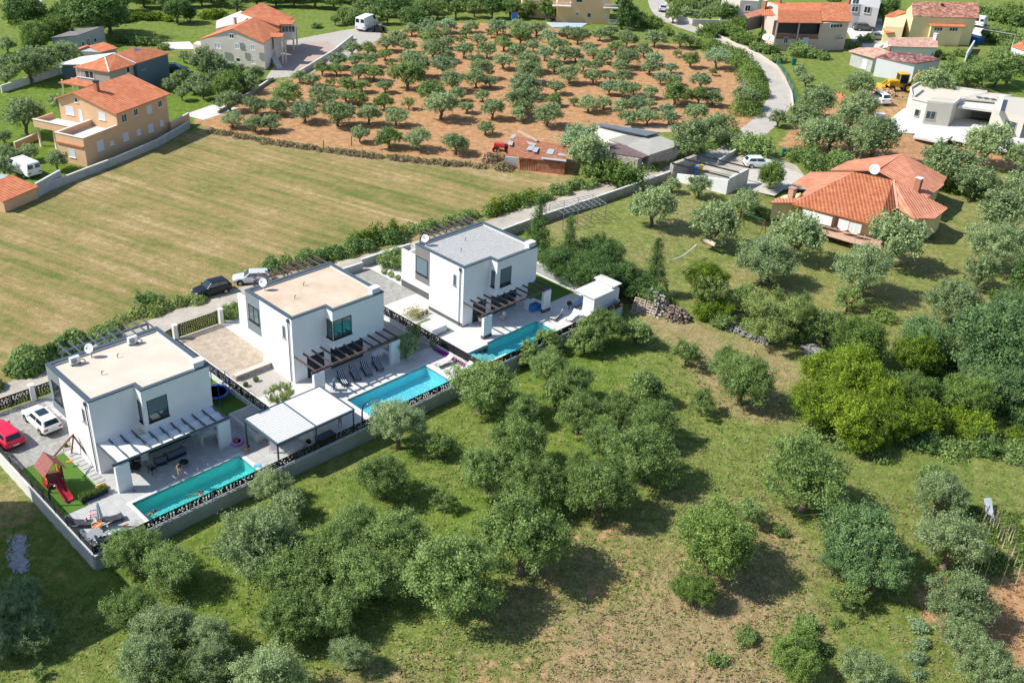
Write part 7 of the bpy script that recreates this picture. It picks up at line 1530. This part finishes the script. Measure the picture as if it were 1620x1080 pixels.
# --- purple flower strip, pots
rs = np.random.RandomState(9)
def leafblob(name, pts_fn, n_, m, parent, size=.12):
    C_ = np.array([pts_fn(rs) for _ in range(n_)]); off = np.array(WL.get(parent.name, (0, 0, 0))); Nn = rs.normal(size=(n_, 3))+[0, 0, .6]; Nn /= np.linalg.norm(Nn, axis=1)[:, None]; U = np.cross(Nn, rs.normal(size=(n_, 3))); U /= np.linalg.norm(U, axis=1)[:, None]
    ln = rs.uniform(.6, 1.3, n_)*size; me_ = quadmesh(name, quads(C_-off, Nn, U, ln, ln*.6), m); o = bpy.data.objects.new(name, me_); COL.objects.link(o); o.parent = parent; WL[o.name] = tuple(off); return o
M_purple = mat('purple_blossom', (.42, .03, .42), .8, var=.3, scale=6)
def line_pts(a0, b0, a1, b1, w, z1): 
    def f_(r): s = r.rand(); q = Lw(a0+(a1-a0)*s+r.uniform(-w, w), b0+(b1-b0)*s+r.uniform(-w, w)); return (q[0], q[1], abs(r.normal())*z1*.5+.05)
    return f_
fb = P(688, 553); fe = P(742, 582); A0, Bq0 = ab(fb[0], fb[1]); A1, Bq1 = ab(fe[0], fe[1])
t = thing('flower_strip', 'low carpet of vivid purple flowers beside the grey loungers', 'flowers', (fb[0], fb[1], 0)); leafblob('blossom', line_pts(A0, Bq0, A1, Bq1, .28, .18), 2600, M_purple, t, .1); leafblob('leaf', line_pts(A0, Bq0, A1, Bq1, .3, .1), 700, LM['g'], t, .1)
fc = P(655, 502); t = thing('flower_bush', 'flowering bush with pink and cream blossoms at the farthest villa path', 'flowers', (fc[0], fc[1], 0)); sph = lambda c_, r, z: (lambda r_: (c_[0]+r_.normal()*r, c_[1]+r_.normal()*r, z*abs(r_.normal())*.5+z*.35))
leafblob('leaf', sph(fc, .55, .8), 1300, LM['w'], t, .13); leafblob('blossom', sph(fc, .6, .95), 420, mat('pink_blossom', (.70, .25, .25), .8, col2=(.85, .6, .35), scale=9), t, .12)
for k, (px, py) in enumerate(((663, 503), (669, 499), (675, 496))):
    c = place(px, py); t = thing('flower_pot', ['terracotta grey pot nearest the flowering bush', 'middle pot of three right of the flowering bush', 'pot farthest right of the flowering bush'][k], 'flower pot', c, group='pots beside the flowering bush'); o = MB(); o.lathe((c[0], c[1], 0), [(.14, 0), (.2, .38), (.17, .36)], 14); o.build('pot', M_plinth, t); leafblob('plant', sph(c, .16, .5), 160, LM['O'], t, .1)
for (px, py, r, lab, code) in ((686, 549, .42, 'small round yellow-green bush at the end of the purple flower strip', 'w'), (405, 603, .26, 'small round box bush on the gravel bed', 'O'), (389, 611, .24, 'small round box bush beside the black fence', 'O'), (608, 433, .35, 'bright round bush nearest the lane at the farthest villa', 'a'), (619, 438, .35, 'middle bright round bush at the farthest villa drive', 'a'), (630, 443, .32, 'last bright round bush at the farthest villa drive', 'a'), (104, 706, .16, 'small potted plant beside the first villa wall', 'a')):
    c = place(px, py); t = thing('round_bush', lab, 'bush', c); f_ = (lambda c_, r_0: (lambda r_: (lambda d: (c_[0]+d[0]*r_0, c_[1]+d[1]*r_0, r_0+d[2]*r_0))((lambda v: v/np.linalg.norm(v))(r_.normal(size=3)))))(c, r); leafblob('foliage', f_, 700, LM[code], t, .1); o = MB(); o.tube([(c[0], c[1], 0), (c[0], c[1], r)], .03, 6); o.build('stem', M_bark, t)
# --- people
M_skin = mat('skin', (.52, .30, .20), .6); M_hair = mat('dark_hair', (.03, .02, .016), .7); M_hair2 = mat('brown_hair', (.10, .06, .035), .7)
POSE = {
 'stand': dict(pel=(0, 0, .93), chest=(0.02, 0, 1.28), neck=(.02, 0, 1.47), head=(.03, 0, 1.60), top=(.03, 0, 1.70), kL=(.05, .11, .50), aL=(0, .13, .08), tL=(.17, .15, .03), kR=(.10, -.13, .50), aR=(.06, -.20, .08), tR=(.22, -.22, .03), eL=(.05, .25, 1.12), wL=(.22, .14, 1.08), eR=(.03, -.27, 1.12), wR=(.20, -.12, 1.06)),
 'sit': dict(pel=(0, 0, .14), chest=(-.03, 0, .48), neck=(.03, 0, .66), head=(.09, 0, .78), top=(.12, 0, .87), kL=(.42, .14, .22), aL=(.80, .16, .09), tL=(.84, .17, .2), kR=(.38, -.14, .34), aR=(.60, -.16, .08), tR=(.74, -.17, .04), eL=(-.10, .26, .32), wL=(-.2, .24, .08), eR=(.14, -.25, .38), wR=(.30, -.18, .30)),
 'swim': dict(pel=(-.1, 0, -.16), chest=(.22, 0, -.05), neck=(.40, 0, .02), head=(.50, 0, .08), top=(.56, 0, .17), kL=(-.48, .13, -.25), aL=(-.85, .18, -.32), tL=(-.98, .19, -.36), kR=(-.46, -.16, -.28), aR=(-.80, -.22, -.4), tR=(-.93, -.24, -.44), eL=(.42, .34, -.06), wL=(.64, .42, -.08), eR=(.36, -.36, -.08), wR=(.60, -.44, -.06)),
}
def skinmesh(name, pts, edges, radii, m, parent, root=0, sub=1):
    me_ = bpy.data.meshes.new(name); me_.from_pydata(pts, edges, []); me_.materials.append(m); o = bpy.data.objects.new(name, me_); COL.objects.link(o); o.parent = parent
    sk = o.modifiers.new('skin', 'SKIN'); 
    if not me_.skin_vertices: me_.attributes
    sv = me_.skin_vertices[0].data if me_.skin_vertices else None
    if sv is not None:
        for k, r in enumerate(radii): sv[k].radius = (r, r) if not isinstance(r, tuple) else r; sv[k].use_root = (k == root)
    ss = o.modifiers.new('sub', 'SUBSURF'); ss.levels = sub; ss.render_levels = sub; return o
def person(label, x, y, z, rot, pose, suit, hair=M_hair, sc=1.0, two=True):
    J = POSE[pose]; t = thing('person', label, 'person', (0, 0, 0)); b_ = []; e_ = []; r_ = []
    def add(p, r, par=None): b_.append(tuple(p)); r_.append(r); i = len(b_)-1; (e_.append((par, i)) if par is not None else None); return i
    V = Vector; pel = add(J['pel'], (.15, .11)); mid = V(J['pel'])*.55+V(J['chest'])*.45; w_ = add(mid, (.115, .09), pel); ch = add(J['chest'], (.15, .11), w_); nk = add(J['neck'], .05, ch); hd = add(J['head'], (.078, .09), nk); add(J['top'], .06, hd)
    fwd = (V(J['head'])-V(J['neck'])); f2 = V((1, 0, 0)); add(V(J['head'])+f2*.10+V((0, 0, -.01)), .016, hd)
    for s, kk in ((1, 'L'), (-1, 'R')):
        hip = add(V(J['pel'])+V((0, s*.10, -.05)), .09, pel); kn = add(J['k'+kk], .058, hip); an = add(J['a'+kk], .038, kn); add(J['t'+kk], .03, an)
        sh = add(V(J['chest'])+V((0, s*.17, .08)), .052, ch); el = add(J['e'+kk], .036, sh); wr = add(J['w'+kk], .026, el)
        d = (V(J['w'+kk])-V(J['e'+kk])).normalized(); side = V((0, 0, 1)).cross(d).normalized(); pm_ = add(V(J['w'+kk])+d*.07, .03, wr)
        for q in range(4): tip = V(J['w'+kk])+d*(.14+(.02 if q in (1, 2) else 0))+side*(q-1.5)*.024+V((0, 0, -.02)); add(tip, .009, pm_)
        add(V(J['w'+kk])+d*.07+side*s*.055, .010, wr)
    skinmesh('body', b_, e_, r_, M_skin, t)
    if suit:
        p, c = V(J['pel']), V(J['chest']); skinmesh('swimwear', [tuple(p+(c-p)*-.05), tuple(p+(c-p)*.22), tuple(p+V((0, .09, -.07))), tuple(p+V((0, -.09, -.07)))], [(0, 1), (0, 2), (0, 3)], [(.165, .125), (.15, .11), .10, .10], suit, t)
        if two: skinmesh('swim_top', [tuple(c+V((.0, .10, .02))), tuple(c+V((0, 0, .02))), tuple(c+V((0, -.10, .02)))], [(0, 1), (1, 2)], [.09, .125, .09], suit, t, 1)
    h_ = MB(); hv = Vector(J['head']); h_.ball((hv.x-.03, hv.y, hv.z+.05), .105, .10, .11); h_.ball((hv.x-.09, hv.y, hv.z-.04), .05, .07, .12); h_.build('hair', hair, t)
    t.location = (x, y, z); t.rotation_euler = (0, 0, rot); t.scale = (sc,)*3; return t
M_sw1 = mat('dark_swimwear', (.02, .02, .03), .8); M_sw2 = mat('blue_white_top', (.2, .3, .5), .8); M_sw3 = mat('coral_swimwear', (.5, .1, .08), .8)
q = P(285, 756); person('person in dark swimwear walking on the shaded terrace beside the teal pool', q[0], q[1], 0, rad(-40), 'stand', M_sw1)
q = P(538, 677); person('person standing in the right bay under the shelter roof', q[0], q[1], 0, rad(120), 'stand', M_sw1)
q = P(392, 713); person('person with dark hair sitting on the terrace beside the paddling pool', q[0], q[1], 0, rad(150), 'sit', M_sw1)
q = P(311, 779, -.1); person('adult swimming in the middle of the teal pool beside a child', q[0], q[1], -.10, rad(10), 'swim', M_sw1, M_hair2)
q = P(317, 785, -.1); person('child with pink armbands floating beside the adult in the teal pool', q[0], q[1], -.08, rad(60), 'swim', M_sw3, M_hair2, .62)
q = P(236, 811, -.1); person('dark haired person swimming at the near left corner of the teal pool', q[0], q[1], -.10, rad(20), 'swim', M_sw1)
q = P(375, 700); person('small child sitting inside the pink paddling pool', q[0], q[1], .05, rad(200), 'sit', M_sw3, M_hair2, .6)
q = P(138, 829); person('child in pink sitting among the loungers in the terrace corner', q[0], q[1], .0, rad(-30), 'sit', mat('pink_clothes', (.6, .3, .35), .9), M_hair, .7)
# --- garden bits on the right
t = thing('pergola_frame', 'bare metal garden pergola frame on the lawn behind the farthest villa', 'pergola', place(900, 360)); c0 = [Vector(P(*q)) for q in ((890, 364), (957, 347), (936, 333), (868, 348))]
for s in (0, .33, .66, 1): 
    for e0, e1 in ((c0[0], c0[1]), (c0[3], c0[2])): b = e0+(e1-e0)*s; o = MB(); o.bar((b.x, b.y, 0), (b.x, b.y, 2.3), .08, .08); o.build('post', mat('grey_post', (.25, .27, .3), .5), t)
o = MB(); 
for s in np.linspace(0, 1, 9): a, b = c0[0]+(c0[1]-c0[0])*s, c0[3]+(c0[2]-c0[3])*s; o.bar((a.x, a.y, 2.32), (b.x, b.y, 2.32), .05, .05)
for s in np.linspace(0, 1, 6): a, b = c0[0]+(c0[3]-c0[0])*s, c0[1]+(c0[2]-c0[1])*s; o.bar((a.x, a.y, 2.36), (b.x, b.y, 2.36), .05, .04)
o.build('roof_lattice', mat('grey_post', (.25, .27, .3), .5), t)
t = thing('log', 'pale felled log lying on the lawn under an olive tree', 'log', place(1122, 384)); a, b = P(1113, 381, .3), P(1132, 387, .3); o = MB(); o.tube([tuple(a), tuple((a+b)/2+[0, 0, .02]), tuple(b)], [.36, .34, .32], 14); o.build('bark', mat('pale_log', (.50, .43, .33), .9, var=.15, scale=3), t)
o = MB(); q = P(1142, 383, .15); o.ball(tuple(q), .16, .16, .16); o = o.build('ball', M_wcush); tag(o, 'white ball on the grass beside the pale log', 'ball')
t = thing('rope_net', 'drooping white badminton net strung across the lawn', 'net', place(1059, 416)); a, b = P(1059, 412, .9), P(1102, 387, .9); o = MB(); o.tube([tuple(a+(b-a)*s-np.array([0, 0, .45*math.sin(math.pi*s)])) for s in np.linspace(0, 1, 12)], .06, 6); o.build('net_band', M_wcush, t)
for q in (a, b): o = MB(); o.bar((q[0], q[1], -.3), (q[0], q[1], .95), .05, .05); o.build('pole', M_rim, t)
t = thing('swing_frame', 'green and brown garden swing frame between the olive trees', 'swing', place(1172, 365)); o = MB(); a, b = Vector(P(1172, 360, 0)), Vector(P(1206, 372, 0))
for q in (a, b):
    for sg_ in (-1, 1): o = MB(); o.bar(q+Vector((sg_*.5, sg_*.4, 0)), q+Vector((0, 0, 2.2)), .08, .08); o.build('leg', mat('swing_brown', (.16, .08, .04), .6), t)
o = MB(); o.bar(a+Vector((0, 0, 2.2)), b+Vector((0, 0, 2.2)), .08, .08); o.build('beam', mat('swing_green', (.03, .15, .08), .6), t)
def boxthing(name, label, cat, px, py, dx, dy, dz, m, rot=0, lid=None, bev=.05):
    c = place(px, py); t = thing(name, label, cat, c); o = MB(); mk = lambda x, y, z: (c[0]+x*math.cos(rot)-y*math.sin(rot), c[1]+x*math.sin(rot)+y*math.cos(rot), z); o.add([mk(-dx*.44, -dy*.44, 0), mk(dx*.44, -dy*.44, 0), mk(dx*.44, dy*.44, 0), mk(-dx*.44, dy*.44, 0), mk(-dx/2, -dy/2, dz), mk(dx/2, -dy/2, dz), mk(dx/2, dy/2, dz), mk(-dx/2, dy/2, dz)], [(3, 2, 1, 0), (4, 5, 6, 7), (0, 1, 5, 4), (1, 2, 6, 5), (2, 3, 7, 6), (3, 0, 4, 7)]); o.build('body', m, t, bev=bev)
    o = MB(); o.box(-dx*.53, dx*.53, -dy*.53, dy*.53, dz, dz+.08, M=mk); o.build('lid', lid or m, t); return t
M_bgreen = paint('bin_green', (.01, .14, .10), .2, .5); M_bblue = paint('bin_blue', (.01, .12, .42), .2, .5)
boxthing('wheelie_bin', 'green waste bin standing by the bushes beside the white hatchback', 'bin', 1240, 247, .8, .8, 1.2, M_bgreen); boxthing('wheelie_bin', 'blue waste bin inside the beamed carport', 'bin', 1100, 276, .7, .7, 1.2, M_bblue); boxthing('wheelie_bin', 'yellow waste bin inside the beamed carport', 'bin', 1108, 273, .6, .6, 1.2, M_pyel); boxthing('wheelie_bin', 'green waste bin at the garden corner left of the low outbuilding', 'bin', 1255, 103, .9, .9, 1.3, M_bgreen)
boxthing('toy_car', 'small blue ride-on toy left on the lawn under the olives', 'toy', 1206, 384, 1.1, .6, .5, paint('toy_blue', (.05, .16, .35), .2, .5), .6); boxthing('garden_box', 'grey covered heap lying under the olive tree before the veranda', 'box', 1254, 400, 1.6, .8, .45, M_conc, .3); boxthing('playhouse', 'small red and blue plastic playhouse above the orchard', 'playhouse', 813, 32, 1.6, 1.4, 2.0, paint('toy_blue2', (.05, .2, .6), .2, .5), .2, M_pred); boxthing('utility_box', 'white meter box at the corner of the modern house terrace', 'meter box', 1391, 190, 1.7, 1.2, 1.1, M_white, .1); boxthing('trailer', 'pale blue covered trailer at the top of the olive orchard', 'trailer', 664, 24, 3.0, 1.8, 1.2, mat('pale_blue_sheet', (.45, .52, .60), .5)); boxthing('rubbish_skip', 'bright blue covered car in the shade right of the yellow house', 'covered car', 1540, 68, 2.2, 4.0, 1.6, M_bblue, .5)
# pallets, rubble, stones
t = thing('pallet_stack', 'leaning wooden pallets at the foot of the rubble heap', 'pallet', tuple(G(1012, 498))); M_pal = mat('weathered_pallet', (.48, .38, .30), .9, var=.2, scale=4); c = Vector(G(1010, 498)); ux = Vector((.75, -.3, -.05)).normalized(); uy = Vector((.25, .65, .75)).normalized()
for k, dx in enumerate((-.95, .55)):
    o = MB(); b = c+ux*dx
    for j in range(7): o.bar(b+uy*(.1+j*.3), b+uy*(.1+j*.3)+ux*1.35, .13, .05, up=ux.cross(uy))
    for j in range(3): o.bar(b+ux*(j*.64+.03)-ux.cross(uy)*.08, b+ux*(j*.64+.03)+uy*2.0-ux.cross(uy)*.08, .1, .09, up=ux.cross(uy))
    o.build('pallet', M_pal, t)
def rubble(name, label, pts, w, h, n_, m, s0, s1, seed, cat):
    rn = random.Random(seed); c = [Vector(G(*p)) for p in pts]; o = MB()
    for i in range(n_):
        s = rn.random()*(len(c)-1); k = int(s); q = c[k]+(c[min(k+1, len(c)-1)]-c[k])*(s-k); r = rn.uniform(s0, s1); a = rn.gauss(0, .45); off = Vector((rn.gauss(0, 1), rn.gauss(0, 1), 0))*w*.35; hh = h*math.exp(-(off.length/w)**2*2)*rn.random()
        p = q+off+Vector((0, 0, hh+r*.3)); M_ = Matrix.Rotation(rn.uniform(0, 6), 3, 'Z') @ Matrix.Rotation(rn.uniform(0, 3), 3, 'X'); f_ = lambda x, y, z: tuple(p+M_ @ Vector((x, y, z)))
        o.box(-r, r, -r*rn.uniform(.5, .8), r*.7, -r*.4, r*rn.uniform(.3, .6), M=f_)
    o = o.build(name, m); o['kind'] = 'stuff'; o['label'] = label; o['category'] = cat
M_rub = mat('pale_rubble', (.42, .37, .33), .95, var=.3, scale=1.5); M_rub2 = mat('dark_rubble', (.22, .17, .14), .95, var=.35, scale=1.5); M_rub3 = mat('grey_field_stone', (.25, .245, .24), .95, var=.3, scale=1.5)
rubble('rubble_heap', 'heap of pale broken masonry behind the leaning pallets', [(1024, 484), (1040, 492)], 2.0, 2.3, 620, M_rub, .07, .24, 1, 'rubble'); rubble('rubble_heap', 'heap of dark broken roof tiles right of the pallets', [(1058, 500), (1078, 506)], 1.5, 1.5, 460, M_rub2, .06, .2, 2, 'rubble'); rubble('stone_row', 'grey dry stone wall remains under the pale walnut tree', [(1150, 517), (1180, 530), (1215, 542)], 1.0, .5, 260, M_rub3, .07, .2, 3, 'stones'); rubble('stone_row', 'grey stone heap left of the big yellow-green tree', [(1280, 555), (1302, 568)], 1.3, .8, 220, M_rub3, .08, .28, 4, 'stones')
sheet('gravel_patch', [P(x, y, -1.08) for x, y in ((24, 848), (33, 845), (42, 852), (37, 862), (42, 870), (36, 879), (46, 888), (40, 894), (43, 902), (33, 906), (24, 899), (16, 898), (22, 887), (19, 880), (28, 872), (25, 863), (29, 856))], -1.06, mat('white_rubble', (.46, .47, .48), .9, var=.25, scale=3, bump=.6, bscale=9))
rubble('stone_heap', 'small white stones strewn over the shaded gravel patch at the left edge', [(28, 850), (30, 866), (26, 884), (36, 900)], .9, .03, 520, mat('white_rubble', (.4, .4, .4), .9), .03, .10, 5, 'stones')
rubble('stone_heap', 'heap of grey brushwood and stones inside the road hedge', [(1178, 122), (1182, 140)], 1.6, 1.2, 260, mat('grey_brush', (.33, .28, .26), .95, var=.3, scale=2), .1, .3, 6, 'stones'); rubble('earth_heap', 'orange earth heap between the olive trees and the digger', [(1325, 150), (1335, 165)], 1.8, .5, 200, mat('orange_earth', (.50, .24, .13), .95, var=.2, scale=2), .1, .35, 7, 'earth'); rubble('earth_heap', 'long earth heap in front of the white barn', [(1392, 146), (1410, 152), (1385, 150)], 1.8, 1.0, 260, mat('brown_earth', (.42, .27, .17), .95, var=.2, scale=2), .1, .35, 8, 'earth')
# wooden stakes of the vegetable bed
SK = [(1549,826),(1553,832),(1556,828),(1568,838),(1572,838),(1575,842),(1564,832),(1553,848),(1560,852),(1577,856),(1581,862),(1585,868),(1592,848),(1595,856),(1598,862),(1561,894),(1566,892),(1573,884),(1588,890),(1592,896),(1598,888),(1604,896),(1610,910),(1546,912),(1556,916),(1584,922),(1606,926),(1600,880)]
for k, (px, py) in enumerate(SK):
    c = G(px, py); o = MB(); o.tube([(0, 0, -.1), (.05, .1, 1.9)], .04, 5); o = o.build('wooden_stake', mat('grey_stake', (.42, .34, .27), .9)); o.location = tuple(c)
    r_ = 'upper' if py < 850 else 'middle' if py < 885 else 'lower'; tag(o, f'thin wooden bean stake, {ORD[k+1] if k < 22 else ["twenty-third","twenty-fourth","twenty-fifth","twenty-sixth","twenty-seventh","twenty-eighth"][k-22]} in the bed, {r_} part', 'stake', 'wooden stakes of the vegetable bed')
c = G(1552, 800); o = MB(); o.slab([(0, 0, .9), (.7, .1, .9), (.3, -2.2, .2), (-.4, -2.3, .2)], .05); o = o.build('sheet_metal', M_zinc); o.location = tuple(c); tag(o, 'grey metal sheet leaning above the bean stakes', 'metal sheet')
for (px, py, lab) in ((512, 238, 'leaning wooden post at the orchard fence, left one'), (556, 231, 'leaning wooden post at the orchard fence, right one')): c = P(px, py); o = MB(); o.bar((0, 0, -.1), (.05, 0, 1.6), .12, .12); o = o.build('fence_post', M_wood); o.location = tuple(c); tag(o, lab, 'post')
q = [P(*p) for p in ((1228, 106), (1242, 128), (1252, 150), (1258, 168))]; t = thing('mesh_fence', 'green mesh fence on the low wall along the road', 'fence', tuple(q[0])); M_mesh = mat('green_mesh', (.02, .16, .10), .7)
for a, b in zip(q[:-1], q[1:]):
    o = MB(); L_ = np.linalg.norm(b-a)
    for z in np.linspace(.6, 1.8, 7): o.bar((a[0], a[1], z), (b[0], b[1], z), .03, .03)
    for s in np.linspace(0, 1, int(L_/.25)): w_ = a+(b-a)*s; o.bar((w_[0], w_[1], .6), (w_[0], w_[1], 1.8), .02, .02)
    o.build('mesh_panel', M_mesh, t); o = MB(); o.bar((a[0], a[1], 0), (a[0], a[1], 2.0), .1, .1); o.build('post', M_conc, t)
q = P(1596, 92); t = thing('utility_pole', 'pale concrete pole at the right edge below the yellow house', 'pole', tuple(q)); o = MB(); o.tube([(q[0], q[1], 0), (q[0], q[1], 5.5)], [.16, .1], 8); o.build('shaft', M_concw, t); o = MB(); o.bar((q[0], q[1], 5.4), (q[0]-6.5, q[1]+3, 5.6), .08, .08); o.build('cable', M_concw, t)
o = P(1405, 8, 0)
for lab, px, py, hz in (('white satellite dish on the left gable of the pinkish house', 1211, 62, 3.4), ('second white satellite dish beside the balcony of the pinkish house', 1219, 63, 3.4), ('white satellite dish on the ridge of the bungalow roof', 1383, 272, 4.7)):
    q = P(px, py, hz); dish(lab, q[0], q[1], hz-.4, rot=rad(250), r=.75)
